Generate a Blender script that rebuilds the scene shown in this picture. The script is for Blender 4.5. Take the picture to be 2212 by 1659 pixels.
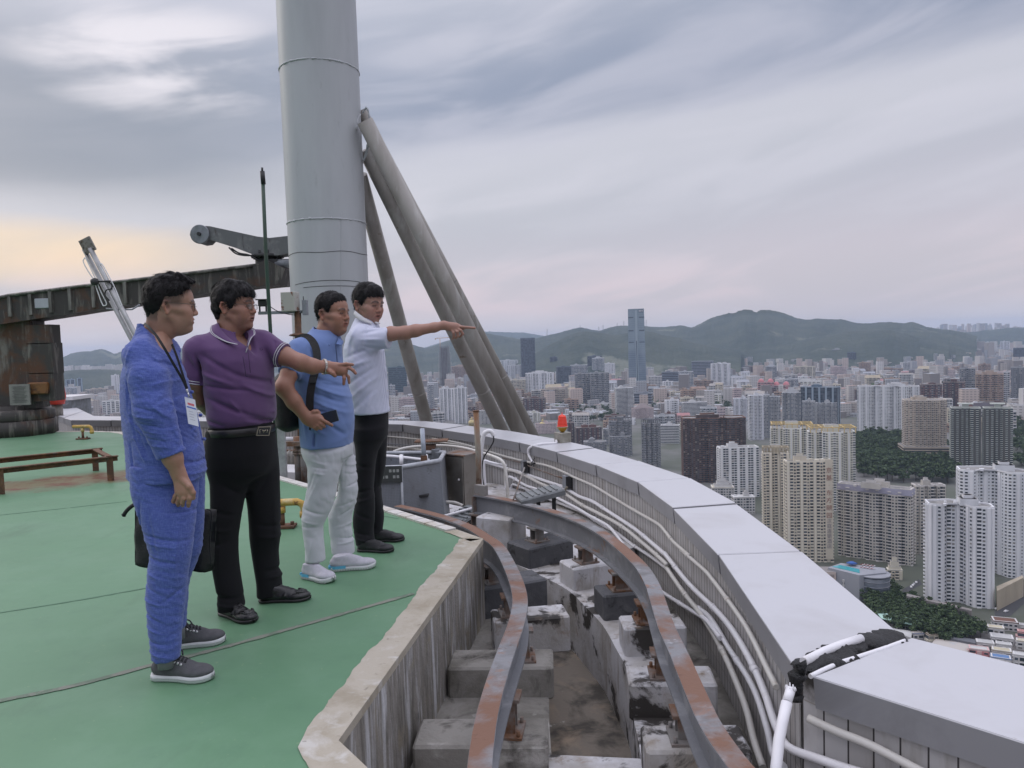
import bpy,math,random
import numpy as np
from mathutils import Vector,Matrix
for _o in list(bpy.data.objects):
 bpy.data.objects.remove(_o)
SC = bpy.context.scene
COL = SC.collection
R = math.radians
random.seed(7)
RNG = np.random.RandomState(11)
# ------------------------------------------------------------------ camera
FPX,CX,CY,HC = 1661.0,1106.0,829.5,1.33        # measured on a 2212 x 1659 view of the photograph
PITCH,ROLL = R(-3.26),R(1.8)
def _rx(a):
 c,s = math.cos(a),math.sin(a)
 return np.array([[1,0,0],[0,c,-s],[0,s,c]])
def _rz(a):
 c,s = math.cos(a),math.sin(a)
 return np.array([[c,-s,0],[s,c,0],[0,0,1]])
RC = _rx(math.pi / 2 + PITCH) @ _rz(-ROLL)
cam = bpy.data.cameras.new("camera")
camo = bpy.data.objects.new("camera",cam)
COL.objects.link(camo)
camo.matrix_world = Matrix.Translation((0,0,HC)) @ Matrix(RC.tolist()).to_4x4()
cam.sensor_width = 36.0
cam.lens = FPX / 2212.0 * 36.0
cam.clip_start = 0.05
cam.clip_end = 60000
SC.camera = camo
def ray(x,y):
 return RC @ np.array([(x - CX) / FPX,-(y - CY) / FPX,-1.0])
def PZ(x,y,z):
 "point seen at photo position x, y on the horizontal plane z"
 d = ray(x,y); t = (z - HC) / d[2]
 return np.array([0,0,HC]) + d * t
def PY(x,y,Y):
 "point seen at photo position x, y in the vertical plane Y"
 d = ray(x,y); t = Y / d[1]
 return np.array([0,0,HC]) + d * t
# ------------------------------------------------------------------ render, world, sun
SC.view_settings.view_transform = 'Standard'
SC.view_settings.look = 'None'
SC.view_settings.gamma = 1.0
SC.view_settings.exposure = 0.0
SC.view_settings.use_curve_mapping = False
SC.render.engine = 'CYCLES'
SC.cycles.use_denoising = True
SC.cycles.max_bounces = 6
SC.cycles.diffuse_bounces = 3
SC.cycles.glossy_bounces = 2
SC.cycles.transmission_bounces = 4
SC.cycles.transparent_max_bounces = 8
SC.cycles.volume_bounces = 1
SC.cycles.caustics_reflective = False
SC.cycles.caustics_refractive = False
SUN_EL,SUN_AZ = 30.0,-62.0      # degrees; azimuth measured from +Y towards +X
W = bpy.data.worlds.new("World"); SC.world = W
W.use_nodes = True
nt = W.node_tree; N = nt.nodes; LK = nt.links
N.clear()
def nd(t,**k):
 n = N.new(t)
 for a,b in k.items(): setattr(n,a,b)
 return n
def mth(op,a,b=None,c=None):
 n = nd('ShaderNodeMath',operation=op)
 for i,v in enumerate((a,b,c)):
  if v is None: continue
  if isinstance(v,(int,float)): n.inputs[i].default_value = v
  else: LK.new(v,n.inputs[i])
 return n.outputs[0]
def mixc(f,a,b,bt='MIX'):
 n = nd('ShaderNodeMix',data_type='RGBA',blend_type=bt)
 for s,v in ((n.inputs[0],f),(n.inputs[6],a),(n.inputs[7],b)):
  if isinstance(v,(int,float)): s.default_value = v
  elif isinstance(v,tuple): s.default_value = (*v,1)
  else: LK.new(v,s)
 return n.outputs[2]
def ramp(f,stops,interp='EASE'):
 n = nd('ShaderNodeValToRGB'); n.color_ramp.interpolation = interp
 e = n.color_ramp.elements
 while len(e) > 1: e.remove(e[-1])
 e[0].position = stops[0][0]; c = stops[0][1]; e[0].color = (*c,1) if isinstance(c,tuple) else (c,c,c,1)
 for p,c in stops[1:]:
  k = e.new(p); k.color = (*c,1) if isinstance(c,tuple) else (c,c,c,1)
 LK.new(f,n.inputs[0]); return n.outputs[0]
def smooth(v,lo,hi):
 n = nd('ShaderNodeMapRange',interpolation_type='SMOOTHSTEP')
 LK.new(v,n.inputs[0]); n.inputs[1].default_value = lo; n.inputs[2].default_value = hi
 return n.outputs[0]
tc = nd('ShaderNodeTexCoord')
sp = nd('ShaderNodeSeparateXYZ'); LK.new(tc.outputs['Generated'],sp.inputs[0])
az = mth('MULTIPLY',mth('ARCTAN2',sp.outputs[0],sp.outputs[1]),57.2958)
el = mth('MULTIPLY',mth('ARCSINE',sp.outputs[2]),57.2958)
# cloud streaks lie along a shallow slope
slope = mth('SUBTRACT',el,mth('MULTIPLY',az,0.10))
cv = nd('ShaderNodeCombineXYZ'); LK.new(mth('MULTIPLY',az,0.035),cv.inputs[0]); LK.new(mth('MULTIPLY',slope,0.16),cv.inputs[1])
n1 = nd('ShaderNodeTexNoise'); n1.inputs['Scale'].default_value = 1.0; n1.inputs['Detail'].default_value = 6; n1.inputs['Roughness'].default_value = .52; n1.inputs['Distortion'].default_value = .35
LK.new(cv.outputs[0],n1.inputs['Vector'])
cv2 = nd('ShaderNodeCombineXYZ'); LK.new(mth('MULTIPLY',az,0.07),cv2.inputs[0]); LK.new(mth('MULTIPLY',mth('SUBTRACT',el,mth('MULTIPLY',az,0.16)),0.30),cv2.inputs[1]); cv2.inputs[2].default_value = 3.3
n2 = nd('ShaderNodeTexNoise'); n2.inputs['Scale'].default_value = 1.0; n2.inputs['Detail'].default_value = 5; n2.inputs['Roughness'].default_value = .48; n2.inputs['Distortion'].default_value = .6
LK.new(cv2.outputs[0],n2.inputs['Vector'])
w1 = mth('MULTIPLY',mth('SUBTRACT',n1.outputs[0],.5),5.0)      # warp in degrees
w2 = mth('MULTIPLY',mth('SUBTRACT',n2.outputs[0],.5),3.0)
e2 = mth('ADD',mth('ADD',slope,w1),w2)
t = mth('DIVIDE',e2,40.0)
G = lambda r,g,b: tuple((v / 255.0 / 12.92 if v <= 10 else ((v / 255.0 + .055) / 1.055) ** 2.4) for v in (r,g,b))
base = ramp(t,[(0.0,G(194,191,202)),(.08,G(199,193,205)),(.16,G(188,188,201)),(.24,G(186,188,200)),(.335,G(210,209,219)),
    (.385,G(139,148,171)),(.48,G(148,156,177)),(.58,G(185,188,202)),(.75,G(197,199,213)),(1.0,G(206,206,219))],'B_SPLINE')
streak = mth('MULTIPLY',smooth(n2.outputs[0],.38,.70),.42)
base = mixc(streak,base,G(213,211,223))
# darker bank on the left, brighter break in it, warm low glow where the sun sets
leftm = smooth(az,-6.0,-24.0)
e3 = mth('ADD',el,mth('MULTIPLY',w1,.7))
bank = mth('MULTIPLY',leftm,mth('MULTIPLY',smooth(e3,8.0,12.0),smooth(e3,23.0,15.5)))
base = mixc(mth('MULTIPLY',bank,.72),base,G(135,142,157))
def spot(a0,e0,ra,re,warp=.6):
 u = mth('DIVIDE',mth('SUBTRACT',az,a0),ra)
 v = mth('DIVIDE',mth('SUBTRACT',mth('ADD',el,mth('MULTIPLY',w1,warp)),e0),re)
 return smooth(mth('ADD',mth('MULTIPLY',u,u),mth('MULTIPLY',v,v)),1.0,0.0)
br = mth('MULTIPLY',spot(-24.2,19.6,10.0,4.6,2.2),mth('ADD',.05,mth('MULTIPLY',smooth(n2.outputs[0],.36,.62),.95)))
base = mixc(mth('MINIMUM',br,1.0),base,G(227,223,231))
gl = mth('MULTIPLY',spot(-34.0,6.4,19.0,2.6,.45),mth('ADD',.3,mth('MULTIPLY',n2.outputs[0],1.1)))
base = mixc(mth('MULTIPLY',mth('MINIMUM',gl,1.0),.80),base,G(244,216,182))
pk = mth('MULTIPLY',mth('MULTIPLY',smooth(el,1.2,2.6),smooth(el,8.0,3.5)),smooth(n2.outputs[0],.42,.62))
base = mixc(mth('MULTIPLY',pk,.30),base,G(229,204,211))
# clear-sky part of the light, low: a Nishita sky with the same sun direction
sky = nd('ShaderNodeTexSky',sky_type='NISHITA',sun_disc=False)
sky.sun_elevation = R(SUN_EL); sky.sun_rotation = R(SUN_AZ); sky.air_density = 1.5; sky.dust_density = 3.0
bg1 = nd('ShaderNodeBackground'); LK.new(sky.outputs[0],bg1.inputs[0]); bg1.inputs[1].default_value = 0.012
# overhead the cloud deck keeps lighting the roof
up = smooth(el,26.0,60.0)
CLOUD = 1.0
bg2 = nd('ShaderNodeBackground'); LK.new(base,bg2.inputs[0]); LK.new(mth('MULTIPLY',mth('ADD',1.0,mth('MULTIPLY',up,1.5)),CLOUD),bg2.inputs[1])
ad = nd('ShaderNodeAddShader'); LK.new(bg1.outputs[0],ad.inputs[0]); LK.new(bg2.outputs[0],ad.inputs[1])
wo = nd('ShaderNodeOutputWorld'); LK.new(ad.outputs[0],wo.inputs[0])
sl = bpy.data.lights.new("sun",'SUN'); sl.energy = 0.5; sl.angle = R(35); sl.color = (1.0,.95,.9)
so = bpy.data.objects.new("sun",sl); COL.objects.link(so)
sd = Vector((math.sin(R(SUN_AZ)) * math.cos(R(SUN_EL)),math.cos(R(SUN_AZ)) * math.cos(R(SUN_EL)),math.sin(R(SUN_EL))))
so.rotation_euler = sd.to_track_quat('Z','Y').to_euler()
# ------------------------------------------------------------------ tagging helpers
def tag(o,label=None,cat=None,group=None,kind=None):
 if label: o["label"] = label
 if cat: o["category"] = cat
 if group: o["group"] = group
 if kind: o["kind"] = kind
 return o
def empty(name,loc,label,cat,group=None,rz=0.0):
 o = bpy.data.objects.new(name,None); COL.objects.link(o)
 o.location = tuple(float(v) for v in loc); o.rotation_euler = (0,0,rz); o.empty_display_size = .1
 bpy.context.view_layer.update() if False else None
 return tag(o,label,cat,group)
def link(name,me,parent=None):
 "mesh data is in world coordinates; under a parent the parent's location is taken off"
 o = bpy.data.objects.new(name,me); COL.objects.link(o)
 if parent is not None:
  o.parent = parent
  b = Matrix.Identity(4); p = parent
  chain = []
  while p is not None:
   chain.append(p); p = p.parent
  for p in reversed(chain):
   b = b @ p.matrix_parent_inverse @ Matrix.LocRotScale(p.location,p.rotation_euler,p.scale)
  o.matrix_parent_inverse = b.inverted()
 return o
def copy_tree(o,loc=None,rz=None,parent=None):
 c = o.copy(); COL.objects.link(c)
 if parent is not None: c.parent = parent
 for ch in list(o.children): copy_tree(ch,parent=c)
 return c
# ------------------------------------------------------------------ materials
MATS = {}
class NB:
 "small node builder"
 def __init__(s,name):
  s.m = bpy.data.materials.new(name); s.m.use_nodes = True
  s.t = s.m.node_tree; s.p = s.t.nodes['Principled BSDF']
  s.co = s.t.nodes.new('ShaderNodeTexCoord')
  s.obj = s.co.outputs['Object']; s.uv = s.co.outputs['UV']
 def n(s,t,**k):
  x = s.t.nodes.new(t)
  for a,b in k.items(): setattr(x,a,b)
  return x
 def put(s,sock,v):
  if isinstance(v,(int,float)): sock.default_value = v
  elif isinstance(v,tuple): sock.default_value = v if len(v) == 4 or sock.type == 'VECTOR' else (*v,1)
  else: s.t.links.new(v,sock)
 def math(s,op,a,b=None,c=None):
  x = s.n('ShaderNodeMath',operation=op)
  for i,v in enumerate((a,b,c)):
   if v is not None: s.put(x.inputs[i],v)
  return x.outputs[0]
 def scale(s,v,sc):
  x = s.n('ShaderNodeMapping'); s.put(x.inputs[0],v); x.inputs[3].default_value = sc; return x.outputs[0]
 def noise(s,sc,det=4,ro=.55,vec=None,dist=0.0):
  x = s.n('ShaderNodeTexNoise'); s.put(x.inputs['Vector'],vec or s.obj)
  x.inputs['Scale'].default_value = sc; x.inputs['Detail'].default_value = det; x.inputs['Roughness'].default_value = ro; x.inputs['Distortion'].default_value = dist
  return x.outputs[0]
 def mr(s,v,lo,hi,a=0.0,b=1.0):
  x = s.n('ShaderNodeMapRange'); s.put(x.inputs[0],v)
  for i,k in enumerate((lo,hi,a,b)): x.inputs[i + 1].default_value = k
  return x.outputs[0]
 def mix(s,f,a,b,bt='MIX'):
  x = s.n('ShaderNodeMix',data_type='RGBA',blend_type=bt)
  s.put(x.inputs[0],f); s.put(x.inputs[6],a); s.put(x.inputs[7],b); return x.outputs[2]
 def bump(s,h,st=.3,d=.01):
  x = s.n('ShaderNodeBump'); x.inputs['Strength'].default_value = st; x.inputs['Distance'].default_value = d
  s.put(x.inputs['Height'],h); s.t.links.new(x.outputs[0],s.p.inputs['Normal'])
 def col(s,v): s.put(s.p.inputs['Base Color'],v)
 def rough(s,v): s.put(s.p.inputs['Roughness'],v)
def plain(name,c,rough=.7,metal=0.0,var=.15,sc=6.0,bump=0.0,spec=.5):
 if name in MATS: return MATS[name]
 b = NB(name)
 f = b.mr(b.noise(sc,5,.6),.3,.7,1 - var,1 + var)
 x = b.n('ShaderNodeVectorMath',operation='SCALE'); x.inputs[0].default_value = c; b.put(x.inputs['Scale'],f)
 b.col(x.outputs[0]); b.rough(rough); b.p.inputs['Metallic'].default_value = metal
 b.p.inputs['Specular IOR Level'].default_value = spec
 if bump: b.bump(b.noise(sc * 6,4),bump)
 MATS[name] = b.m; return b.m
def patchy(name,layers,rough=.75,metal=0.0,bump=.25,bsc=30.0,streak=False):
 "layers: base colour then (colour, noise scale, lo, hi[, stretched vertically]) stains laid over it"
 if name in MATS: return MATS[name]
 b = NB(name); c = layers[0]
 for i,L in enumerate(layers[1:]):
  cc,sc,lo,hi = L[:4]
  v = b.scale(b.obj,L[4]) if len(L) > 4 else b.obj
  x = b.n('ShaderNodeMapping'); b.put(x.inputs[0],v); x.inputs[1].default_value = (i * 7.3,i * 3.1,i * 5.7)
  c = b.mix(b.mr(b.noise(sc,7,.62,x.outputs[0],.4),lo,hi),c,cc)
 b.col(c); b.rough(rough); b.p.inputs['Metallic'].default_value = metal
 if bump: b.bump(b.noise(bsc,6,.65),bump,.01)
 MATS[name] = b.m; return b.m
# ------------------------------------------------------------------ mesh builder (world coordinates)
class MB:
 def __init__(s): s.v = []; s.f = []; s.mi = []; s.uv = []; s.sm = []
 def add(s,vs,fs,mi=0,uv=None,sm=False):
  n = len(s.v); s.v += [tuple(float(c) for c in p) for p in vs]
  for k,f in enumerate(fs):
   s.f.append([n + i for i in f]); s.mi.append(mi); s.sm.append(sm)
   s.uv += uv[k] if uv else [(0,0)] * len(f)
  return s
 def box(s,c,size,rz=0.0,mi=0,axes=None,taper=1.0,bev=0.0):
  c = np.array(c,float); h = np.array(size,float) / 2
  if axes is None:
   cs,sn = math.cos(rz),math.sin(rz); axes = (np.array([cs,sn,0]),np.array([-sn,cs,0]),np.array([0,0,1.]))
  A = [np.array(a,float) for a in axes]
  if bev > 0: return s._bbox(c,h,A,bev,mi)
  vs = []
  for k in (-1,1):
   tp = taper if k > 0 else 1.0
   for i,j in ((-1,-1),(1,-1),(1,1),(-1,1)):
    vs.append(c + A[0] * h[0] * i * tp + A[1] * h[1] * j * tp + A[2] * h[2] * k)
  return s.add(vs,[(3,2,1,0),(4,5,6,7),(0,1,5,4),(1,2,6,5),(2,3,7,6),(3,0,4,7)],mi)
 def _bbox(s,c,h,A,b,mi):
  "box with chamfered edges"
  bm = {}; vs = []
  for sx in (-1,1):
   for sy in (-1,1):
    for sz in (-1,1):
     sg = (sx,sy,sz)
     for ax in range(3):
      q = [h[i] - (0 if i == ax else b) for i in range(3)]
      bm[sg + (ax,)] = len(vs)
      vs.append(c + sum(A[i] * q[i] * sg[i] for i in range(3)))
  fs = []
  for ax in range(3):
   o1,o2 = [i for i in range(3) if i != ax]
   for d in (-1,1):
    q = []
    for a,e in ((-1,-1),(1,-1),(1,1),(-1,1)):
     g = [0,0,0]; g[ax] = d; g[o1] = a; g[o2] = e; q.append(bm[tuple(g) + (ax,)])
    fs.append(q)
   for a in (-1,1):
    for e in (-1,1):
     g0 = [0,0,0]; g0[ax] = -1; g0[o1] = a; g0[o2] = e
     g1 = list(g0); g1[ax] = 1
     fs.append([bm[tuple(g0) + (o1,)],bm[tuple(g1) + (o1,)],bm[tuple(g1) + (o2,)],bm[tuple(g0) + (o2,)]])
  for sx in (-1,1):
   for sy in (-1,1):
    for sz in (-1,1): fs.append([bm[(sx,sy,sz,k)] for k in range(3)])
  return s.add(vs,fs,mi)
 def tube(s,pts,r,n=10,mi=0,cap=True,sm=True):
  P = [np.array(p,float) for p in pts]; rr = r if isinstance(r,(list,tuple,np.ndarray)) else [r] * len(P)
  vs = []; up = None
  for i,p in enumerate(P):
   a = P[max(i - 1,0)]; b = P[min(i + 1,len(P) - 1)]; t = b - a; t = t / (np.linalg.norm(t) + 1e-12)
   if up is None:
    up = np.array([0,0,1.]) if abs(t[2]) < .9 else np.array([1.,0,0])
   u = np.cross(up,t); u /= np.linalg.norm(u) + 1e-12; w = np.cross(t,u); up = w
   for k in range(n):
    q = 2 * math.pi * k / n; vs.append(p + (u * math.cos(q) + w * math.sin(q)) * rr[i])
  fs = [(i * n + k,i * n + (k + 1) % n,(i + 1) * n + (k + 1) % n,(i + 1) * n + k) for i in range(len(P) - 1) for k in range(n)]
  s.add(vs,fs,mi,sm=sm)
  if cap:
   m = len(s.v) - len(vs)
   s.f.append([m + k for k in range(n)][::-1]); s.mi.append(mi); s.sm.append(False); s.uv += [(0,0)] * n
   m2 = m + (len(P) - 1) * n
   s.f.append([m2 + k for k in range(n)]); s.mi.append(mi); s.sm.append(False); s.uv += [(0,0)] * n
  return s
 def lathe(s,c,prof,n=24,mi=0,sm=True,axis=(0,0,1),cap=True):
  c = np.array(c,float); a = np.array(axis,float); a /= np.linalg.norm(a)
  u = np.cross(a,[0,1,0] if abs(a[1]) < .9 else [1,0,0]); u /= np.linalg.norm(u); w = np.cross(a,u)
  vs = [c + a * z + (u * math.cos(2 * math.pi * k / n) + w * math.sin(2 * math.pi * k / n)) * r for r,z in prof for k in range(n)]
  fs = [(i * n + k,i * n + (k + 1) % n,(i + 1) * n + (k + 1) % n,(i + 1) * n + k) for i in range(len(prof) - 1) for k in range(n)]
  s.add(vs,fs,mi,sm=sm)
  if cap:
   m = len(s.v) - len(vs)
   for o,rev in ((0,True),((len(prof) - 1) * n,False)):
    f = [m + o + k for k in range(n)]
    s.f.append(f[::-1] if rev else f); s.mi.append(mi); s.sm.append(False); s.uv += [(0,0)] * n
  return s
 def prism(s,poly,z0,z1,mi=0,side=None):
  n = len(poly); vs = [(p[0],p[1],z0) for p in poly] + [(p[0],p[1],z1) for p in poly]
  s.add(vs,[tuple(range(n))[::-1]],mi); m = len(s.v) - 2 * n
  s.f.append([m + n + i for i in range(n)]); s.mi.append(mi); s.sm.append(False); s.uv += [(0,0)] * n
  for i in range(n):
   j = (i + 1) % n
   s.f.append([m + i,m + j,m + n + j,m + n + i]); s.mi.append(mi if side is None else side); s.sm.append(False); s.uv += [(0,0)] * 4
  return s
 def loft(s,rings,mi=0,sm=False,closed=True,cap=True,uvs=None):
  n = len(rings[0]); vs = [p for r in rings for p in r]
  kk = n if closed else n - 1
  fs = [(i * n + k,i * n + (k + 1) % n,(i + 1) * n + (k + 1) % n,(i + 1) * n + k) for i in range(len(rings) - 1) for k in range(kk)]
  s.add(vs,fs,mi,sm=sm)
  if cap and closed:
   m = len(s.v) - len(vs)
   for o,rev in ((0,True),((len(rings) - 1) * n,False)):
    f = [m + o + k for k in range(n)]
    s.f.append(f[::-1] if rev else f); s.mi.append(mi); s.sm.append(False); s.uv += [(0,0)] * n
  return s
 def mesh(s,name,mats):
  me = bpy.data.meshes.new(name); me.from_pydata(s.v,[],s.f)
  for m in (mats if isinstance(mats,(list,tuple)) else [mats]): me.materials.append(m)
  me.polygons.foreach_set('material_index',s.mi); me.polygons.foreach_set('use_smooth',s.sm)
  ul = me.uv_layers.new(name='UVMap'); ul.data.foreach_set('uv',np.array(s.uv,dtype=np.float32).ravel())
  me.update(); return me
 def build(s,name,mats,parent=None): return link(name,s.mesh(name,mats),parent)
def spline(pts,n=8):
 "Catmull-Rom through points"
 P = [np.array(p,float) for p in pts]; P = [2 * P[0] - P[1]] + P + [2 * P[-1] - P[-2]]; out = []
 for i in range(1,len(P) - 2):
  for k in range(n):
   t = k / n
   out.append(.5 * ((2 * P[i]) + (P[i + 1] - P[i - 1]) * t + (2 * P[i - 1] - 5 * P[i] + 4 * P[i + 1] - P[i + 2]) * t * t + (3 * P[i] - P[i - 1] - 3 * P[i + 1] + P[i + 2]) * t ** 3))
 out.append(P[-2]); return out
def resample(pts,step):
 P = np.array(pts); d = np.r_[0,np.cumsum(np.linalg.norm(np.diff(P,axis=0),axis=1))]
 n = max(2,int(round(d[-1] / step)) + 1); q = np.linspace(0,d[-1],n)
 return np.stack([np.interp(q,d,P[:,k]) for k in range(P.shape[1])],1)
def normals2(P):
 t = np.gradient(P[:,:2],axis=0); t /= np.linalg.norm(t,axis=1)[:,None] + 1e-12
 return np.stack([t[:,1],-t[:,0]],1)      # to the right of travel
nrm = lambda v: v / np.linalg.norm(v)
# ================================================================== ROOFTOP
def cv_(x0,y0,s): return lambda x,y: ((x0 + x / s) * .5486,(y0 + y / s) * .5486)
zA = cv_(350,950,1.7015); zB = cv_(350,1750,1.6592); z3 = cv_(1450,1550,2.074); z4 = cv_(1600,2150,1.58)
z5 = cv_(2600,2150,1.5447); z6 = cv_(2100,1150,2.212); z7 = cv_(3000,1150,2.1434); z8 = cv_(2600,1600,1.5447)
zL = cv_(0,600,1.5085); zL2 = cv_(0,1500,2.766); zS = cv_(1000,0,.9217); zT = cv_(1500,1600,2.765)
zU = cv_(1900,1550,2.212); zf1 = cv_(480,1000,3.6867); zf2 = cv_(1080,1050,2.6976); zh = cv_(1000,1400,3.6867)
zw = cv_(1080,1600,2.6976); zx = cv_(0,1000,2.212); zr = cv_(1700,2000,2.212); zv = cv_(1500,1350,3.16)
ZP = 0.094; ZRAIL = -0.047; ZLEDGE = -0.50; ZFLOOR = -0.93
# --- materials
M_white = plain('white_paint',(.62,.61,.62),.55,var=.06,sc=3)
M_cream_pvc = patchy('aged_conduit',[(.62,.60,.56),((.42,.36,.28),9,.58,.78)],.45,bump=0)
M_pvc = patchy('conduit',[(.78,.77,.79),((.50,.46,.42),7,.62,.85)],.4,bump=0)
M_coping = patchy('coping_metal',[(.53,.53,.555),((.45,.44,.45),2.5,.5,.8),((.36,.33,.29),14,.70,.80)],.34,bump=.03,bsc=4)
M_fascia_shaded = patchy('coping_fascia_shaded',[(.30,.30,.315),((.22,.22,.225),3,.5,.75)],.4,bump=0)  # shade put into the colour: fascia darker than the top of the same panel
M_tar = plain('tar',(.012,.012,.013),.55,bump=.8,var=.4,sc=20)
M_conc = patchy('stained_concrete',[(.29,.275,.25),((.15,.14,.12),2.2,.42,.60),((.07,.063,.055),5,.53,.68,(1.5,1.5,.6)),((.46,.44,.41),4,.60,.72)],.85,bump=.5,bsc=40)
M_wall_streak = patchy('streaked_concrete',[(.27,.25,.225),((.56,.56,.57),6,.50,.64,(3.2,3.2,.35)),((.13,.12,.10),7,.48,.68,(2.5,2.5,.3)),((.30,.26,.19),5,.52,.72,(1.2,1.2,.8)),((.09,.085,.07),14,.60,.72,(1.5,1.5,.25))],.85,bump=.5,bsc=35)
M_whiteblk = patchy('flaking_white_coating',[(.56,.555,.57),((.30,.275,.24),2.2,.44,.66),((.22,.17,.12),5,.56,.74,(2,2,.5)),((.045,.04,.036),3.4,.55,.60),((.26,.18,.12),8,.62,.78)],.7,bump=.5,bsc=30)
M_darkblk = patchy('dark_grey_coating',[(.085,.087,.095),((.15,.15,.155),6,.5,.75),((.03,.03,.03),10,.58,.7),((.30,.29,.28),12,.68,.76)],.75,bump=.4,bsc=35)
M_floor = patchy('silted_floor',[(.22,.19,.155),((.075,.066,.055),2.6,.47,.60),((.33,.26,.19),3.4,.54,.70),((.60,.58,.56),4.5,.66,.71)],.8,bump=.5,bsc=30)
M_steel = patchy('grey_steel_paint',[(.20,.205,.22),((.32,.325,.34),5,.50,.70),((.26,.13,.065),4,.60,.70),((.12,.06,.035),11,.66,.76)],.55,metal=.0,bump=.25,bsc=30)
M_railtop = patchy('rusty_rail_top',[(.22,.22,.23),((.14,.135,.135),8,.45,.65),((.36,.37,.39),11,.58,.70),((.185,.095,.060),1.5,.43,.53),((.27,.13,.07),7,.62,.72),((.12,.055,.035),16,.62,.72)],.6,bump=.3,bsc=40)
M_rust = patchy('rusted_steel',[(.10,.055,.035),((.21,.10,.05),8,.45,.65),((.16,.15,.14),6,.60,.70)],.8,bump=.5,bsc=50)
M_rustpale = patchy('rust_over_grey',[(.22,.21,.20),((.17,.085,.045),5,.42,.60),((.30,.29,.28),7,.60,.72)],.7,bump=.3,bsc=40)
M_zinc = patchy('scuffed_zinc',[(.24,.255,.28),((.16,.17,.18),5,.45,.6),((.33,.34,.37),9,.58,.7),((.06,.055,.05),16,.66,.72)],.5,metal=.2,bump=.15,bsc=60)
M_stainless = patchy('brushed_cabinet',[(.34,.32,.29),((.24,.22,.19),4,.45,.65)],.38,metal=.7,bump=.05)
M_yellow = patchy('flaking_yellow',[(.55,.34,.08),((.62,.48,.24),9,.5,.6),((.20,.09,.04),14,.62,.68)],.6,bump=.4,bsc=60)
M_dark = plain('dark_fittings',(.03,.03,.032),.6)
M_black = plain('black_cable',(.012,.012,.014),.5)
M_green = NB('green_deck_coating')
b = M_green
c = b.mix(b.mr(b.noise(.55,6,.6),.35,.7),(.106,.226,.126),(.128,.258,.152))
c = b.mix(b.mr(b.noise(7,6,.65),.52,.75,0,.35),c,(.080,.175,.110))
c = b.mix(b.mr(b.noise(1.1,7,.7),.50,.70,0,.55),c,(.150,.270,.175)); c = b.mix(b.mr(b.noise(2.2,7,.7,b.scale(b.obj,(1.0,.35,1))),.58,.70,0,.5),c,(.085,.165,.10)); c = b.mix(b.mr(b.noise(9,6,.75,b.scale(b.obj,(.4,1.5,1))),.66,.72,0,.45),c,(.22,.31,.22))
wv = b.noise(26,3,.6); c = b.mix(b.mr(wv,.685,.70,0,.6),c,(.20,.30,.17))
# rust washed out of the bench frame
sx = b.n('ShaderNodeSeparateXYZ'); b.put(sx.inputs[0],b.obj)
stain_c = (PZ(*zL2(700,1090),0) + PZ(*zL2(1150,1060),0)) / 2
u = b.math('DIVIDE',b.math('SUBTRACT',sx.outputs[0],float(stain_c[0])),1.35)
v = b.math('DIVIDE',b.math('SUBTRACT',b.math('SUBTRACT',sx.outputs[1],float(stain_c[1])),b.math('MULTIPLY',b.math('SUBTRACT',sx.outputs[0],float(stain_c[0])),.42)),.62)
rr = b.math('ADD',b.math('MULTIPLY',u,u),b.math('MULTIPLY',v,v))
rr = b.math('ADD',rr,b.math('MULTIPLY',b.math('SUBTRACT',b.noise(1.6,6,.65),.5),2.6))
c = b.mix(b.mr(rr,.95,.15,0,.9),c,(.16,.115,.055))
c = b.mix(b.math('MULTIPLY',b.mr(rr,.9,.3),b.mr(b.noise(3.0,6,.7),.48,.58)),c,(.13,.045,.018))
b.col(c); b.rough(b.mr(b.noise(1.5,4),.3,.7,.42,.58)); b.bump(b.noise(3.0,5,.6),.12,.02)
M_green = b.m
M_rim = patchy('bare_rim',[(.43,.39,.32),((.33,.29,.22),4,.45,.65),((.52,.50,.46),8,.55,.7),((.20,.18,.15),18,.64,.74)],.85,bump=.4,bsc=60)
# --- deck and its wall
eA = PZ(1042,1165,0)[:2]; eB = PZ(727,1602,0)[:2]; eC = PZ(790,1662,0)[:2]
dBC = (eC - eB) / np.linalg.norm(eC - eB)
edge_far = [PZ(*zL2(x,y),0)[:2] for x,y in [(0,565),(500,560),(900,553),(1200,560),(1300,575),(1385,605)]]
edge_far2 = [PZ(x,y,0)[:2] for x,y in [(420,978),(600,1030),(700,1058),(835,1098),(985,1145)]]
deck = [eC + dBC * 3.5,eC,eB,eA] + edge_far2[::-1] + edge_far[::-1] + [(-16.0,13.0),(-16.0,-4.0),(2.5,-4.0)]
m = MB(); m.prism([(float(p[0]),float(p[1])) for p in deck],-.0055,0.0,0)
tag(m.build('roof_deck',M_green),'green coated helipad deck the four men stand on',kind='structure')
# the concrete wall under the deck edge
wl = [eC + dBC * 3.5,eC,eB,eA] + edge_far2[::-1] + edge_far[::-1]
m = MB()
wl = np.array([(float(p[0]),float(p[1])) for p in wl]); nn = normals2(wl)
for k in range(len(wl) - 1):
 a,b_ = wl[k],wl[k + 1]; t = (b_ - a) / np.linalg.norm(b_ - a); n = np.array([t[1],-t[0]])
 a2 = a - n * .25; b2 = b_ - n * .25
 m.add([(*(a + n * .004),-.006),(*(b_ + n * .004),-.006),(*b2,-.006),(*a2,-.006),(*(a + n * .004),-1.3),(*(b_ + n * .004),-1.3),(*b2,-1.3),(*a2,-1.3)],
          [(0,1,2,3)[::-1],(0,4,5,1),(1,5,6,2),(0,3,7,4)])
deckwall = m.build('deck_wall',M_wall_streak); tag(deckwall,'streaked grey concrete retaining wall below the green deck','wall')
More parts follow.
